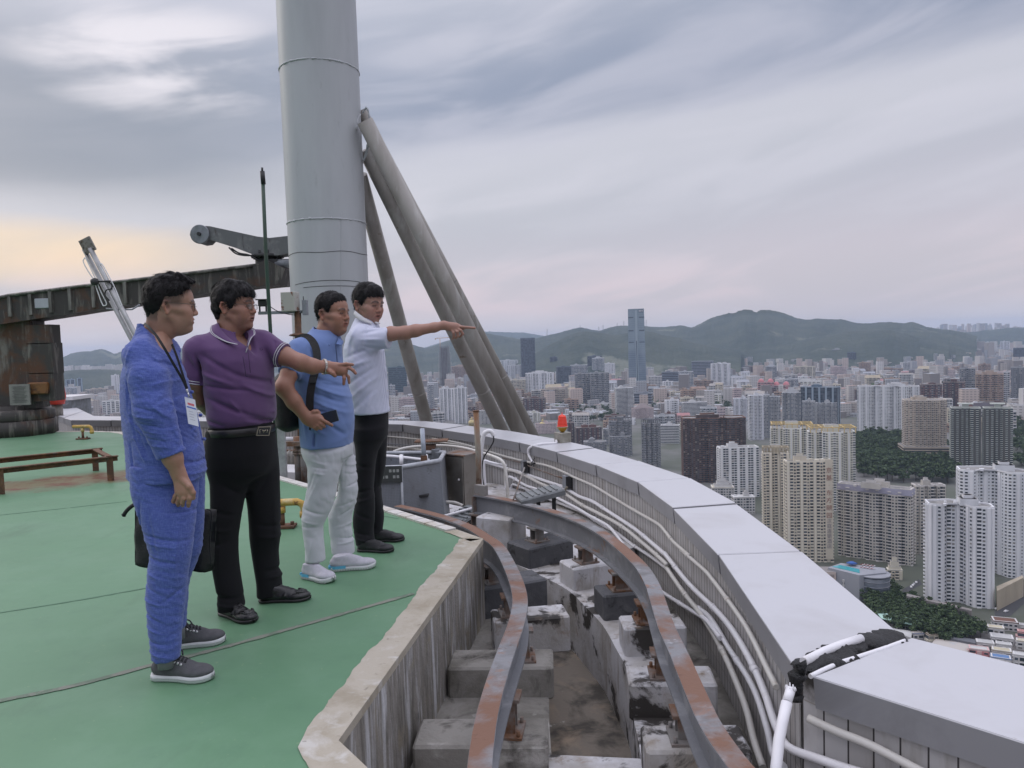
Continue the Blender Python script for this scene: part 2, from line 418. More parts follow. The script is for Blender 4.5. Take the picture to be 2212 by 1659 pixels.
# ragged bare rim where the green coating stops short of the edge
def rim(path,w,jit,z=.004,step=.02,seed=1):
 P = resample(np.array(path),step); r = np.random.RandomState(seed)
 nr = normals2(P)
 k = np.arange(len(P)); j = np.zeros(len(P))
 for f,a in ((.7,.5),(1.9,.5),(4.3,.35),(9.7,.3),(21,.16)): j += a * np.sin(k * step * f * 3.1 + r.rand() * 6)
 j += r.randn(len(P)) * .10
 W_ = w + jit * j
 rows = [[(*(p + n_ * .006),z),(*(p - n_ * max(.02,ww)),z)] for p,n_,ww in zip(P,nr,W_)]
 lo = [[(*(p + n_ * .006),-.03),(*(p + n_ * .006),z)] for p,n_ in zip(P,nr)]
 m = MB(); m.loft(rows,closed=False,cap=False); m.loft(lo,closed=False,cap=False); return m
m = rim([eC + dBC * 3,eC,eB,eA],.14,.012)
m2 = rim([eA,edge_far2[4]],.10,.010,seed=3); m.add(m2.v,m2.f)
rimo = m.build('bare_rim',M_rim,deckwall)
# white edge tiles
tm = MB()
def tiles(a,b_,n,w=.085,gap=.012):
 a = np.array(a); b_ = np.array(b_); d = (b_ - a); L = np.linalg.norm(d); d /= L; nr = np.array([d[1],-d[0]])
 for i in range(n):
  c = a + d * L * (i + .5) / n + nr * -w * .45
  tm.box((*c,.006),(L / n - gap,w,.018),axes=(np.array([*d,0]),np.array([*nr,0]),np.array([0,0,1])))
tiles(edge_far2[4],edge_far2[3],7); tiles(edge_far2[3],edge_far2[2],5); tiles(edge_far2[2],edge_far2[1],5)
tm.build('edge_tiles',patchy('edge_tile',[(.58,.56,.53),((.42,.36,.28),5,.5,.7)],.6),deckwall)
far_rim = rim(edge_far,.11,.03,seed=5); far_rim.build('far_rim',patchy('pale_rim',[(.50,.48,.42),((.36,.31,.24),3,.5,.7)],.8),deckwall)
# movement joints in the deck: ribbons of grey sealant
def ribbon(pts,w,z,jit=.25,seed=0,step=.03):
 P = resample(np.array(spline(pts,6)),step); nr = normals2(P); r = np.random.RandomState(seed)
 W_ = w * (1 + jit * r.randn(len(P)))
 m = MB(); m.loft([[(*(p[:2] + n_ * ww / 2),z),(*(p[:2] - n_ * ww / 2),z)] for p,n_,ww in zip(P,nr,W_)],closed=False,cap=False); return m
jpts = [PZ(x,y,0) for x,y in [(-60,1530),(0,1515),(160,1482),(330,1437),(480,1400),(700,1338),(893,1283)]]
j = ribbon(jpts,.034,.003,jit=.10,seed=4).build('deck_joint',patchy('joint_sealant',[(.20,.215,.175),((.12,.17,.12),9,.48,.6),((.28,.27,.23),20,.6,.7)],.8),None)
tag(j,'grey sealed joint line running across the green deck',kind='structure')
for k,(pp_,w_) in enumerate((([(-40,1117),(140,1098),(275,1083)],.02),([(600,1075),(720,1098),(860,1120)],.018),([(-40,1330),(150,1300),(330,1268)],.015))):
 tag(ribbon([PZ(x,y,0) for x,y in pp_],w_,.002,jit=.3,seed=20 + k).build('deck_seam',plain('seam_green',(.085,.19,.115),.6)),'faint darker seam in the green coating',kind='structure')
# --- parapet: coping panels on a tiled wall
ci = [(1121.2,955.7),(1202.3,976.3),(1286.7,1003.4),(1377.6,1041.3),(1454,1097.5),(1551.5,1197),(1715,1440)]
co = [(1191,946.3),(1283.5,966.9),(1378.4,994.9),(1490,1032.7),(1590.4,1087.2),(1730,1190),(1935,1362)]
ci = [z3(278,250),z3(600,292),z3(915,338)] + ci
co = [z3(455,225),z3(800,258),z3(1120,298)] + co
I_ = [PZ(*p,ZP)[:2] for p in ci]; O_ = [PZ(*p,ZP)[:2] for p in co]
# carry on to the left behind the men, round the far corner
cornerI = PZ(*zL2(775,425),ZP)[:2]; cornerO = PZ(*zL2(1035,383),ZP)[:2]
backI = PZ(*zL2(480,335),ZP)[:2]; backO = PZ(*zL2(640,205),ZP)[:2]
def tween(a,b_,n): return [a + (b_ - a) * k / n for k in range(1,n)]
nL = 7
bend = np.array([-.35,.55])
I2 = [cornerI] + [p + (0.25 if 1 else 0) * bend * math.sin(math.pi * (k + 1) / nL) for k,p in enumerate(tween(cornerI,I_[0],nL))]
O2 = [cornerO] + [p + .25 * bend * math.sin(math.pi * (k + 1) / nL) for k,p in enumerate(tween(cornerO,O_[0],nL))]
I3 = [cornerI + (backI - cornerI) * k for k in (1.6,1.3,1,.75,.5,.25)]
O3 = [cornerO + (backO - cornerO) * k for k in (1.6,1.3,1,.75,.5,.25)]
panels = [(I3[k],O3[k],(I3 + [cornerI])[k + 1],(O3 + [cornerO])[k + 1]) for k in range(6)]
allI = I2 + I_; allO = O2 + O_
panels += [(allI[k],allO[k],allI[k + 1],allO[k + 1]) for k in range(len(allI) - 1)]
# second stretch, turning right past the tarred joint
i2a,i2b = PZ(1748,1460,ZP)[:2],PZ(2212,1606,ZP)[:2]
o2a,o2b = PZ(1959,1376.6,ZP)[:2],PZ(2212,1444,ZP)[:2]
i2c = i2a + (i2b - i2a) * 3.6; o2c = o2a + (i2c - i2a) * .98
i2m = i2a + (i2b - i2a) * 1.9; o2m = o2a + (i2m - i2a) * .98
panels += [(i2a,o2a,i2m,o2m),(i2m,o2m,i2c,o2c)]
par = empty('parapet_wall',(1.1,5.0,ZLEDGE),'curved white tiled parapet with pale metal coping panels round the roof edge','parapet')
FH = .118
for k,(a,c_,b_,d_) in enumerate(panels):
 m = MB(); g = .015
 q = [a + (b_ - a) * g / np.linalg.norm(b_ - a),b_ + (a - b_) * g / np.linalg.norm(b_ - a),d_ + (c_ - d_) * g / np.linalg.norm(d_ - c_),c_ + (d_ - c_) * g / np.linalg.norm(d_ - c_)]
 cen = sum(q) / 4; bv = .006
 qi = [p + (cen - p) / np.linalg.norm(cen - p) * bv for p in q]
 dz = .004 * math.sin(k * 2.1)
 tl = [(c_ - a) / np.linalg.norm(c_ - a) * .012,(d_ - b_) / np.linalg.norm(d_ - b_) * .012,0,0]
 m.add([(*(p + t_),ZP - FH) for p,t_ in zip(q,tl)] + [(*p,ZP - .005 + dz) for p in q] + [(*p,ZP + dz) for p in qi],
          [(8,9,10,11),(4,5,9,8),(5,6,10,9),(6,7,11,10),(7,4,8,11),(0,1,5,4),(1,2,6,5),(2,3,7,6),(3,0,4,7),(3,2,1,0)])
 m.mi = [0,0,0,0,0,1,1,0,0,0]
 m.build('coping_panel',[M_coping,M_fascia_shaded],par)
# dark backing in the joints between panels
m = MB()
for P_,Q_ in ((np.array(I3 + allI),np.array(O3 + allO)),):
 for k in range(len(P_) - 1):
  a,b_,c_,d_ = P_[k],P_[k + 1],Q_[k],Q_[k + 1]
  s = .018
  a2,b2 = a + (c_ - a) * s / .5,b_ + (d_ - b_) * s / .5; c2,d2 = c_ + (a - c_) * s / .5,d_ + (b_ - d_) * s / .5
  m.add([(*a2,ZP - .016),(*b2,ZP - .016),(*d2,ZP - .016),(*c2,ZP - .016),(*a2,ZP - FH + .01),(*b2,ZP - FH + .01)],[(0,1,2,3),(0,4,5,1)])
m.build('joint_backing',M_dark,par)
# tiled wall below
def tile_mat(name,w,stain=.5):
 b = NB(name); s = b.n('ShaderNodeSeparateXYZ'); b.put(s.inputs[0],b.uv)
 fr = b.math('FRACT',b.math('DIVIDE',s.outputs[0],w))
 g1 = b.math('LESS_THAN',fr,.0085 / w if w < .08 else .07)
 fz = b.math('FRACT',b.math('DIVIDE',s.outputs[1],.29)); g2 = b.math('LESS_THAN',fz,.02)
 idn = b.n('ShaderNodeTexWhiteNoise',noise_dimensions='2D')
 cb = b.n('ShaderNodeCombineXYZ'); b.put(cb.inputs[0],b.math('FLOOR',b.math('DIVIDE',s.outputs[0],w))); b.put(cb.inputs[1],b.math('FLOOR',b.math('DIVIDE',s.outputs[1],.29)))
 b.put(idn.inputs['Vector'],cb.outputs[0])
 c = b.mix(idn.outputs['Value'],(.40,.385,.375),(.48,.47,.47))
 st = b.scale(b.obj,(4,4,.7)); c = b.mix(b.mr(b.noise(3,7,.65,st),.50,.72,0,.75),c,(.25,.22,.19))
 edge = b.mr(b.math('ADD',s.outputs[1],b.math('MULTIPLY',b.noise(9,6,.7),.22)),.015,.10,1,0)      # ragged near-black band just under the coping
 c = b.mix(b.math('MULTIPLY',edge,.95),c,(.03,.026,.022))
 c = b.mix(g2,c,(.30,.28,.26)); c = b.mix(g1,c,(.045,.04,.04))
 b.col(c); b.rough(.45); b.bump(b.math('SUBTRACT',1.0,g1),.5,.006); return b.m
M_tile = tile_mat('narrow_white_tiles',.068); M_tile2 = tile_mat('wide_white_tiles',.088)
def wall_strip(P,off,name,mat,zt=ZP - .02,zb=-1.3):
 P = np.array(P); nr = normals2(P); Q = P + nr * 0
 d = np.r_[0,np.cumsum(np.linalg.norm(np.diff(Q,axis=0),axis=1))]
 m = MB(); zr_ = zt - .10
 for k in range(len(Q) - 1):
  m.add([(*Q[k],zt),(*Q[k + 1],zt),(*Q[k + 1],zb),(*Q[k],zb)],[(0,3,2,1)],uv=[[(d[k],-.098),(d[k],zr_ - zb),(d[k + 1],zr_ - zb),(d[k + 1],-.098)]])
 return m.build(name,mat,par)
off = .034
WI = []      # wall line, a little outside the inner coping edge
for a,c_ in zip(I3 + allI,O3 + allO): WI.append(a + (c_ - a) / np.linalg.norm(c_ - a) * off)
Jc = WI[-1] + (WI[-1] - WI[-2]) / np.linalg.norm(WI[-1] - WI[-2]) * .02
WS = resample(np.array(spline([(*p,0) for p in WI[6:]],5))[:,:2],.12)
WS = np.array(list(np.array(WI[:6])) + list(WS))
wall_strip(WS,0,'tile_facing',M_tile)
W2 = np.array([Jc,i2a + (o2a - i2a) / np.linalg.norm(o2a - i2a) * off * 1.2,i2m + (o2m - i2m) / np.linalg.norm(o2m - i2m) * off,i2c + (o2c - i2c) / np.linalg.norm(o2c - i2c) * off])
wall_strip(W2,0,'tile_facing_right',M_tile2)
# outer face of the parapet (seen from other sides) falling away as the tower's facade
m = MB(); OO = np.array(O3 + allO + [o2a,o2c])
for k in range(len(OO) - 1):
 s0 = OO[k]; s1 = OO[k + 1]
 m.add([(*(s0 - (s0 - (I3 + allI + [i2a,i2c])[k]) * .06),ZP - .05),(*(s1 - (s1 - (I3 + allI + [i2a,i2c])[k + 1]) * .06),ZP - .05),(*s1,-30),(*s0,-30)],[(0,1,2,3)])
m.build('outer_face',M_white,par)
WALLP = np.vstack([WS,W2[1:]])
def onwall(px,py,inward=.03):
 "where the sight line through the photo position meets the parapet's tiled face"
 d = ray(px,py); best = None
 for k in range(len(WALLP) - 1):
  a,b_ = WALLP[k],WALLP[k + 1]; e = b_ - a
  den = d[0] * e[1] - d[1] * e[0]
  if abs(den) < 1e-9: continue
  t = (a[0] * e[1] - a[1] * e[0]) / den; s_ = (a[0] * d[1] - a[1] * d[0]) / den
  if t > 0 and -.02 <= s_ <= 1.02 and (best is None or t < best[0]):
   nrm = np.array([e[1],-e[0]]) / np.linalg.norm(e)
   if np.dot(nrm,np.array([d[0],d[1]])) > 0: nrm = -nrm
   best = (t,nrm)
 t,nrm = best
 p = np.array([0,0,HC]) + d * t; p[:2] += nrm * inward; return p
# tarred joint with a broken pipe laid in it
def lumpy(pts,w,h,name,mat,parent=None,seed=0,n=9):
 P = resample(np.array(spline(pts,6)),.012); r = np.random.RandomState(seed); nr = normals2(P)
 ph = r.rand(6) * 6; rings = []
 for i,p in enumerate(P):
  s = i * .012; ww = w * (1 + .25 * math.sin(s * 21 + ph[0]) + .22 * math.sin(s * 63 + ph[1]) + .16 * math.sin(s * 160 + ph[3]) + .06 * r.randn()); hh = h * (1 + .3 * math.sin(s * 41 + ph[2]) + .1 * r.randn())
  e = min(1,(i + 1) / 4,(len(P) - i) / 4)
  ring = []
  for k in range(n):
   a = math.pi * k / (n - 1)
   ring.append((p[0] + nr[i][0] * math.cos(a) * ww * e,p[1] + nr[i][1] * math.cos(a) * ww * e,p[2] + math.sin(a) * max(hh,.004) * e * (1 + .08 * r.randn())))
  rings.append(ring)
 m = MB(); m.loft(rings,sm=True,closed=False,cap=False); return m.build(name,mat,parent)
tj = [PZ(*z5(*q),ZP + .002) for q in [(830,690),(900,730),(1000,690),(1150,625),(1300,575),(1470,533)]]
lumpy(tj,.055,.016,'tar_joint',M_tar,par,3)
tj2 = [PZ(*z5(*q),ZP + .004) for q in [(912,790),(1005,745),(1105,703),(1255,655),(1385,612),(1492,572)]]
m = MB(); P_ = spline(tj2,5); m.tube([p - np.array([0,0,.002]) for p in P_],.009,8); m.build('joint_lip',M_pvc,par)
dwn = [PY(*z5(x,y),2.66) for x,y in [(850,700),(842,760),(825,820),(828,880),(826,945)]]
m = MB(); r_ = np.random.RandomState(2)
m.tube([p + r_.randn(3) * .003 for p in resample(np.array(dwn),.012)],[.022 * (1 + .3 * r_.randn()) for _ in resample(np.array(dwn),.012)],8)
m.build('tar_run',M_tar,par)
m = MB(); m.tube([PZ(*z5(*q),ZP + .020) for q in [(872,705),(1000,640),(1110,598),(1222,562)]],.017,12)
tag(m.build('broken_pipe',M_pvc),'short white pipe lying in the black tarred coping joint','pipe')
m = MB()
pp = [PY(*z5(x,y),Y_) for x,y,Y_ in [(793,872,2.60),(770,950,2.56),(740,1085,2.52),(722,1180,2.48),(705,1340,2.44),(690,1450,2.40)]]
m.tube(pp[:2],.0165,16); m.tube([pp[1]] + pp[2:],.0185,16)
for k in range(9):
 a = k / 9 * 6.28; m.tube([pp[0] + np.array([math.cos(a) * .016,math.sin(a) * .016,0]),pp[0] + np.array([math.cos(a) * .015,math.sin(a) * .015,.008 + .012 * ((k * 7) % 5) / 5])],[.005,.0015],6)
tag(m.build('drain_pipe',M_pvc),'thick white pipe with a jagged broken end leaning on the parapet corner','pipe')
# --- conduits fixed along the parapet face
def conduit(zfn_pts,r,label,mat,inward=.03,join=1.0,pre=None):
 pts = [onwall(*f(x,y),inward) for f,L in zfn_pts for x,y in L]
 if pre: pts = [np.array(p) for p in pre] + pts
 P = spline(pts,5); m = MB(); m.tube(P,r,10)
 o = m.build('conduit',mat); tag(o,label,'conduit','white conduits along the parapet')
 Q = resample(np.array(P),join)
 for k in range(1,len(Q) - 1):
  t = (Q[k + 1] - Q[k - 1]); t /= np.linalg.norm(t)
  mm = MB(); mm.tube([Q[k] - t * .025,Q[k] + t * .025],r * 1.22,10); mm.build('coupling',mat,o)
 return o
conduit([(zU,[(-420,388),(-200,425),(0,480),(200,540),(400,590),(560,618),(700,668),(830,730),(990,800),(1150,895),(1300,985),(1450,1070),(1570,1140),(1630,1205),(1700,1290),(1850,1420)]),
         (z5,[(150,20),(300,148),(345,200),(400,270),(560,490),(700,760),(752,860)])],.0125,'topmost thin cream conduit running just under the coping',M_cream_pvc)
conduit([(zU,[(20,590),(200,640),(370,690),(560,755),(720,810),(860,890),(980,935),(1100,1010),(1300,1138),(1400,1210),(1620,1395)]),
         (z5,[(55,50),(200,228),(370,390),(480,520),(600,720),(680,900),(720,1020),(757,1115),(830,1225),(1000,1280),(1180,1340),(1400,1400)])],.0165,'bright white conduit, second below the coping, bending round the parapet corner',M_pvc)
conduit([(zU,[(222,690),(262,662),(380,700),(560,790),(720,850),(900,965),(1050,1040),(1250,1150),(1430,1290),(1650,1480)]),
         (z5,[(70,122),(180,280),(310,440),(440,660),(570,960),(630,1180),(690,1350)])],.0165,'third conduit from the coping, yellowed, dropping to the trench',M_cream_pvc,.045,
  pre=[onwall(*zU(232,1250),.045),onwall(*zU(228,900),.045)])
conduit([(zU,[(250,770),(262,725),(300,722),(420,790),(520,825),(680,890),(860,980),(1000,1060),(1150,1140),(1230,1220),(1330,1350),(1420,1450)])],.0145,'fourth conduit from the coping, cutting down across its neighbours',M_pvc,.075,
  pre=[onwall(*zU(258,1270),.075),onwall(*zU(252,900),.075)])
conduit([(zU,[(268,830),(278,792),(300,790),(400,830),(600,915),(780,985),(900,1035),(1050,1130),(1180,1200),(1330,1310),(1500,1420),(1650,1530)]),
         (z5,[(75,150),(200,330),(330,430),(450,620),(600,850),(690,1100),(730,1265),(800,1345)])],.0145,'fifth conduit from the coping, crossing low over the tiles',M_pvc,.03,
  pre=[onwall(*zU(282,1290),.03),onwall(*zU(272,960),.03)])
conduit([(z5,[(-70,215),(0,245),(100,310),(250,400),(330,450),(420,560)])],.0145,'lowest short conduit emerging from behind the outer rail',M_pvc,.05)
conduit([(z5,[(925,1030),(1100,1110),(1300,1190),(1600,1345),(1800,1440)])],.015,'cream conduit under the coping right of the tarred joint',M_cream_pvc)
conduit([(z3,[(-560,305),(-300,315),(0,330),(170,347),(420,370),(650,400),(800,420),(935,452)])],.012,'thin cream conduit high on the far parapet behind the pointing man',M_cream_pvc,.03)
conduit([(z3,[(-500,400),(-200,415),(150,430),(300,445),(420,452),(520,470)])],.014,'cream conduit low on the far parapet behind the metal tank',M_cream_pvc,.04)
conduit([(z3,[(-400,385),(0,395),(160,405),(440,428),(620,448)])],.008,'thin grey metal conduit between two cream ones',M_zinc,.035)
# the arching pipe that goes over to the drop by the cabinet
m = MB(); P = [PY(*z3(x,y),Y_) for x,y,Y_ in [(205,475,8.2),(300,445,8.2),(430,430,8.25),(600,425,8.2),(760,440,8.1),(900,475,8.0),(1040,520,7.8),(1100,560,7.7),(1118,620,7.68),(1130,700,7.66),(1140,860,7.65),(1150,1200,7.6)]]
m.tube(spline(P,5),.016,10); tag(m.build('conduit',M_cream_pvc),'arching cream conduit passing over the steel cabinet','conduit','white conduits along the parapet')
for xs,lab in (((945,560,960,780),'short upright white conduit beside the hooked one'),):
 m = MB(); P = [PY(*z3(x,y),7.75) for x,y in [(1130,590),(1000,562),(955,548),(945,570),(950,680),(958,785)]]
 m.tube(spline(P,4),.013,8); tag(m.build('conduit',M_pvc),lab,'conduit','white conduits along the parapet')
# hooked white conduit with a black cable
m = MB(); P = [PY(*z3(x,y),7.3) for x,y in [(932,800),(922,680),(915,550),(925,440),(938,350),(955,318),(985,305),(1010,315),(1026,345)]]
m.tube(spline(P,5),.021,12); hk = m.build('conduit_hook',M_pvc); tag(hk,'tall white conduit bent into a hook with a black cable coming out','conduit')
m = MB(); m.tube(spline([PY(*z3(x,y),7.29) for x,y in [(1024,345),(1022,390),(990,450),(945,520),(930,600),(935,700),(955,790)]],5),.007,6); m.build('cable',M_black,hk)
# grey steel conduit with two boxes
m = MB(); m.tube([onwall(*zU(x,y),.03) for x,y in [(200,560),(380,605),(440,635),(560,680),(650,712),(760,745)]],.009,8)
gc = m.build('conduit',M_rustpale); tag(gc,'grey rusting steel conduit joining two junction boxes','conduit')
for x,y,lab in ((395,630,'left grey junction box on the parapet tiles'),(768,765,'right grey junction box on the parapet tiles')):
 c0 = onwall(*zU(x,y),.04); d_ = np.array([.30,-.95,0]); n_ = np.array([-.95,-.30,0])
 m = MB(); m.box(c0,(.10,.08,.14),axes=(d_,n_,np.array([0,0,1])),bev=.006)
 o = m.build('junction_box',M_zinc); tag(o,lab,'box','junction boxes')
 m = MB(); m.box(c0 + d_ * .052,(.008,.07,.13),axes=(d_,n_,np.array([0,0,1]))); m.build('cover_plate',M_dark,o)
# --- obstruction light on the coping
bp = PZ(*z3(1590,400),ZP)
ol = empty('obstruction_light',bp,'red ribbed warning lamp on a small steel box on the coping','lamp')
m = MB(); m.box(bp + np.array([0,.02,.062]),(.155,.14,.122),rz=.5,bev=.004); m.build('base_box',plain('tarnished_steel',(.38,.36,.31),.35,.6,.3,9),ol)
m = MB(); m.lathe(bp + np.array([0,.02,.124]),[(.022,0),(.03,.012),(.045,.03),(.058,.052),(.066,.058),(.066,.066)],24); m.build('holder',plain('yellow_holder',(.45,.26,.03),.5),ol)
pr = [(.070,.066),(.072,.072)]
for k in range(7):
 z0 = .074 + k * .017; r0 = .062 - k * .0022; pr += [(r0,z0),(r0 + .0035,z0 + .004),(r0 + .0035,z0 + .011),(r0,z0 + .015)]
pr += [(.040,.199),(.030,.208),(.012,.213),(.005,.218),(.005,.236),(.002,.240)]
pr = [(r0 * .93,.066 + (z0 - .066) * .98) for r0,z0 in pr]
m = MB(); m.lathe(bp + np.array([0,.02,.124]),pr,28)
b = NB('red_lens'); b.col((.80,.055,.025)); b.rough(.25); b.p.inputs['Subsurface Weight'].default_value = .3; b.p.inputs['Subsurface Radius'].default_value = (.02,.005,.003); b.p.inputs['Subsurface Scale'].default_value = .3
m.build('lens',b.m,ol)
m = MB(); m.lathe(bp + np.array([0,.02,.186]),[(.066,0),(.070,.002),(.070,.006),(.064,.008)],24); m.build('flange',plain('flange_grey',(.4,.37,.33),.5),ol)
m = MB(); P = [bp + np.array([-.08,-.01,.03])] + [PZ(*z3(x,y),ZP + .014) for x,y in [(1530,402),(1450,408),(1390,415)]] + [onwall(*z3(x,y),.06) for x,y in [(1352,440),(1346,490),(1365,530),(1385,560)]]
m.tube(spline(P,6),.014,10); m.build('feed_conduit',M_pvc,ol)
m = MB(); r_ = np.random.RandomState(5); c0 = onwall(*z3(1385,565),.05)
m.tube(spline([c0 + r_.randn(3) * .025 for _ in range(14)],5),.005,6); m.build('tied_cable',M_black,ol)
# --- trench: ledges, floor, blocks, rails
m = MB()
tf = [tuple(p) for p in WALLP[4:-1]] + [(1.6,.5),(-3,.5),(-12,12),(-13,16)]
m.add([(x,y,ZFLOOR) for x,y in tf],[tuple(range(len(tf)))])
tag(m.build('trench_floor',M_floor),'silt-stained concrete floor of the trench between the rails',kind='structure')
Redge = [PZ(*z4(x,y),ZLEDGE)[:2] for x,y in [(1440,1200),(1400,1000),(1385,800),(1300,630),(1220,490),(1110,375),(1020,285),(900,215),(760,150)]]
Redge = [Redge[0] + (Redge[0] - Redge[1]) * 4] + Redge + [Redge[-1] + np.array([-.6,1.0]),Redge[-1] + np.array([-1.5,2.1])]
wq = [tuple(p) for p in WS[::-1] if p[1] < 9.2 and p[0] > -.5]
m = MB()
R2 = np.array(spline([(*p,0) for p in Redge],4))[:,:2]
nws = normals2(np.array(WS)); poly = [tuple(p) for p in R2] + [(-1.2,9.9),(-.4,9.9)] + [tuple(np.array(p) + n_ * (.20 if p[1] < 6.5 else .02)) for p,n_ in zip(WS,nws) if p[1] < 9.8 and p[0] > -.6] + [(1.0,1.4),(.9,.6)]
m.prism(poly,-1.25,ZLEDGE)
tag(m.build('outer_ledge',M_whiteblk),'white coated curved ledge carrying the outer rail',kind='structure')
Lp = [PZ(*z4(x,y),ZLEDGE)[:2] for x,y in [(905,1300),(888,1050),(885,900),(880,770),(858,600)]]
Lp = [Lp[0] + (Lp[0] - Lp[1]) * 3] + Lp + [Lp[-1] + np.array([-.12,.9]),Lp[-1] + np.array([-.7,1.9])]
poly = [tuple(eC + dBC * 3.4),tuple(eC - 0 * dBC),tuple(eB),tuple(eA),tuple(edge_far2[4]),tuple(edge_far2[3])] + [tuple(p) for p in Lp[::-1]]
m = MB(); m.prism(poly,-1.25,ZLEDGE - .045)
tag(m.build('inner_ledge',M_conc),'grey concrete ledge below the deck wall',kind='structure')
m = MB(); gp_ = [tuple(np.array(p)) for p in WS if p[1] < 7.5 and p[0] > -.6] + [(1.3,.6),(.95,.6),(.95,4.5),(.75,6.0)]
m.prism(gp_,-1.2,-.70); tag(m.build('gutter',M_conc),'rough grey gutter at the foot of the tiled parapet',kind='structure')
# cross wall at the bottom of the picture
ca,cb = PZ(*z4(820,1265),ZLEDGE)[:2],PZ(*z4(1450,1300),ZLEDGE)[:2]
m = MB(); m.prism([tuple(ca + (-.02,0)),tuple(ca + (-.02,-1.2)),tuple(cb + (.05,-1.2)),tuple(cb + (.05,0))],-1.2,ZLEDGE - .02)
tag(m.build('cross_wall',M_whiteblk),'peeling white slab bridging the trench at the near end',kind='structure')
def ibeam(path,name,parent,w=.082,h=.17,tf=.012,tw=.010):
 P = resample(np.array(spline(path,6)),.06); nr = normals2(P); m = MB()
 prof = [(-w / 2,0),(-w / 2,-tf),(-tw / 2,-tf),(-tw / 2,-h + tf),(-w / 2,-h + tf),(-w / 2,-h),(w / 2,-h),(w / 2,-h + tf),(tw / 2,-h + tf),(tw / 2,-tf),(w / 2,-tf),(w / 2,0)]
 rings = [[(p[0] + n_[0] * u,p[1] + n_[1] * u,p[2] + v) for u,v in prof] for p,n_ in zip(P,nr)]
 m.loft(rings,0)
 top = [[(p[0] + n_[0] * u,p[1] + n_[1] * u,p[2] + .002) for u in (-w / 2 + .001,w / 2 - .001)] for p,n_ in zip(P,nr)]
 m.loft(top,1,closed=False,cap=False)
 return m.build(name,[M_steel,M_railtop],parent),P,nr
inner_px = [z3(240,915),z3(420,955),z3(640,1015),z3(830,1090),z3(960,1170),z3(1070,1255),(1108,1238),(1123,1290),(1117,1340),(1096,1400),(1072,1470),(1052,1545),(1040,1620),(1034,1690)]
outer_px = [z3(885,822),z3(1010,842),z3(1200,880),z3(1440,940),z3(1700,1030),z3(1930,1150),(1375,1212),(1407,1258),(1422,1300),(1440,1355),(1468,1415),(1500,1490),(1535,1565),(1590,1645),(1640,1700)]
tr_in = empty('rail_track',PZ(1120,1290,ZLEDGE),'inner rust-topped steel rail curving close beside the deck wall','rail','curved steel rails in the trench')
tr_out = empty('rail_track',PZ(1400,1290,ZLEDGE),'outer rust-topped steel rail curving along the tiled parapet','rail','curved steel rails in the trench')
_,Pin,Nin = ibeam([PZ(*p,ZRAIL) for p in inner_px],'beam',tr_in)
_,Pout,Nout = ibeam([PZ(*p,ZRAIL) for p in outer_px],'beam',tr_out)
BT = -.335      # tops of the blocks
def near_on(P,px,z):
 q = PZ(*px,z)[:2]; k = int(np.argmin(np.linalg.norm(P[:,:2] - q,axis=1))); return k
def support(P,Nr,px,parent,zt,stub=(.085,.085)):
 k = near_on(P,px,zt); p = P[k]; t = np.array([-Nr[k][1],Nr[k][0],0]); n_ = np.array([*Nr[k],0])
 h = (ZRAIL - .17) - zt
 c = np.array([p[0],p[1],zt + h / 2]); m = MB()
 for s in (-1,1): m.box(c + t * s * .036,(.008,.085,h),axes=(t,n_,np.array([0,0,1.])))
 m.box(c,(.066,.009,h),axes=(t,n_,np.array([0,0,1.])))
 m.box(c + np.array([0,0,h / 2 - .008]),(.11,.13,.014),axes=(t,n_,np.array([0,0,1.])))
 m.box(c + np.array([0,0,-h / 2 + .005]),(.16,.15,.012),axes=(t,n_,np.array([0,0,1.])))
 for a,e in ((1,1),(1,-1),(-1,1),(-1,-1)):
  m.tube([c + t * a * .062 + n_ * e * .058 + np.array([0,0,-h / 2]),c + t * a * .062 + n_ * e * .058 + np.array([0,0,-h / 2 + .035])],.009,6)
 m.build('support',M_rustpale,parent); return c,t,n_
def block(c,t,n_,sz,z0,z1,mat,label,skew=0.0,shift=0.0):
 a = np.array([t[0] * math.cos(skew) - t[1] * math.sin(skew),t[0] * math.sin(skew) + t[1] * math.cos(skew),0]); n2 = np.array([a[1],-a[0],0])
 if np.dot(n2,n_) < 0: n2 = -n2
 m = MB(); m.box((c[0] + n2[0] * shift,c[1] + n2[1] * shift,(z0 + z1) / 2),(sz[0],sz[1],z1 - z0),axes=(a,n2,np.array([0,0,1.])),bev=.012)
 o = m.build('concrete_block',mat); tag(o,label,'concrete block','concrete blocks under the rails'); return o
outs = [(z3(930,1065),M_darkblk,(.34,.30),'dark grey block under the far free end of the outer rail',0),
  (z3(1365,1205),M_darkblk,(.32,.46),'large dark grey block under the outer rail, second from its far end',.12),
  (z3(1750,1370),M_whiteblk,(.26,.38),'white block with black peeling patches, third from the far end of the outer rail',.05),
  (z4(1320,255),M_darkblk,(.24,.36),'dark grey block with bolts under the bend of the outer rail',.0),
  (z4(1500,475),M_whiteblk,(.22,.36),'white-topped block with a black front under the outer rail',.0),
  (z4(1580,790),M_whiteblk,(.22,.42),'wide white block spotted black beside the outer rail',.0),
  (z4(1680,1180),M_whiteblk,(.22,.42),'nearest white block with a black moss patch by the outer rail',.0)]
for px,mat,sz,lab,sh in outs:
 c,t,n_ = support(Pout,Nout,px,tr_out,BT)
 block(c,t,n_,sz,ZLEDGE - .02,BT,mat,lab,shift=-.03)
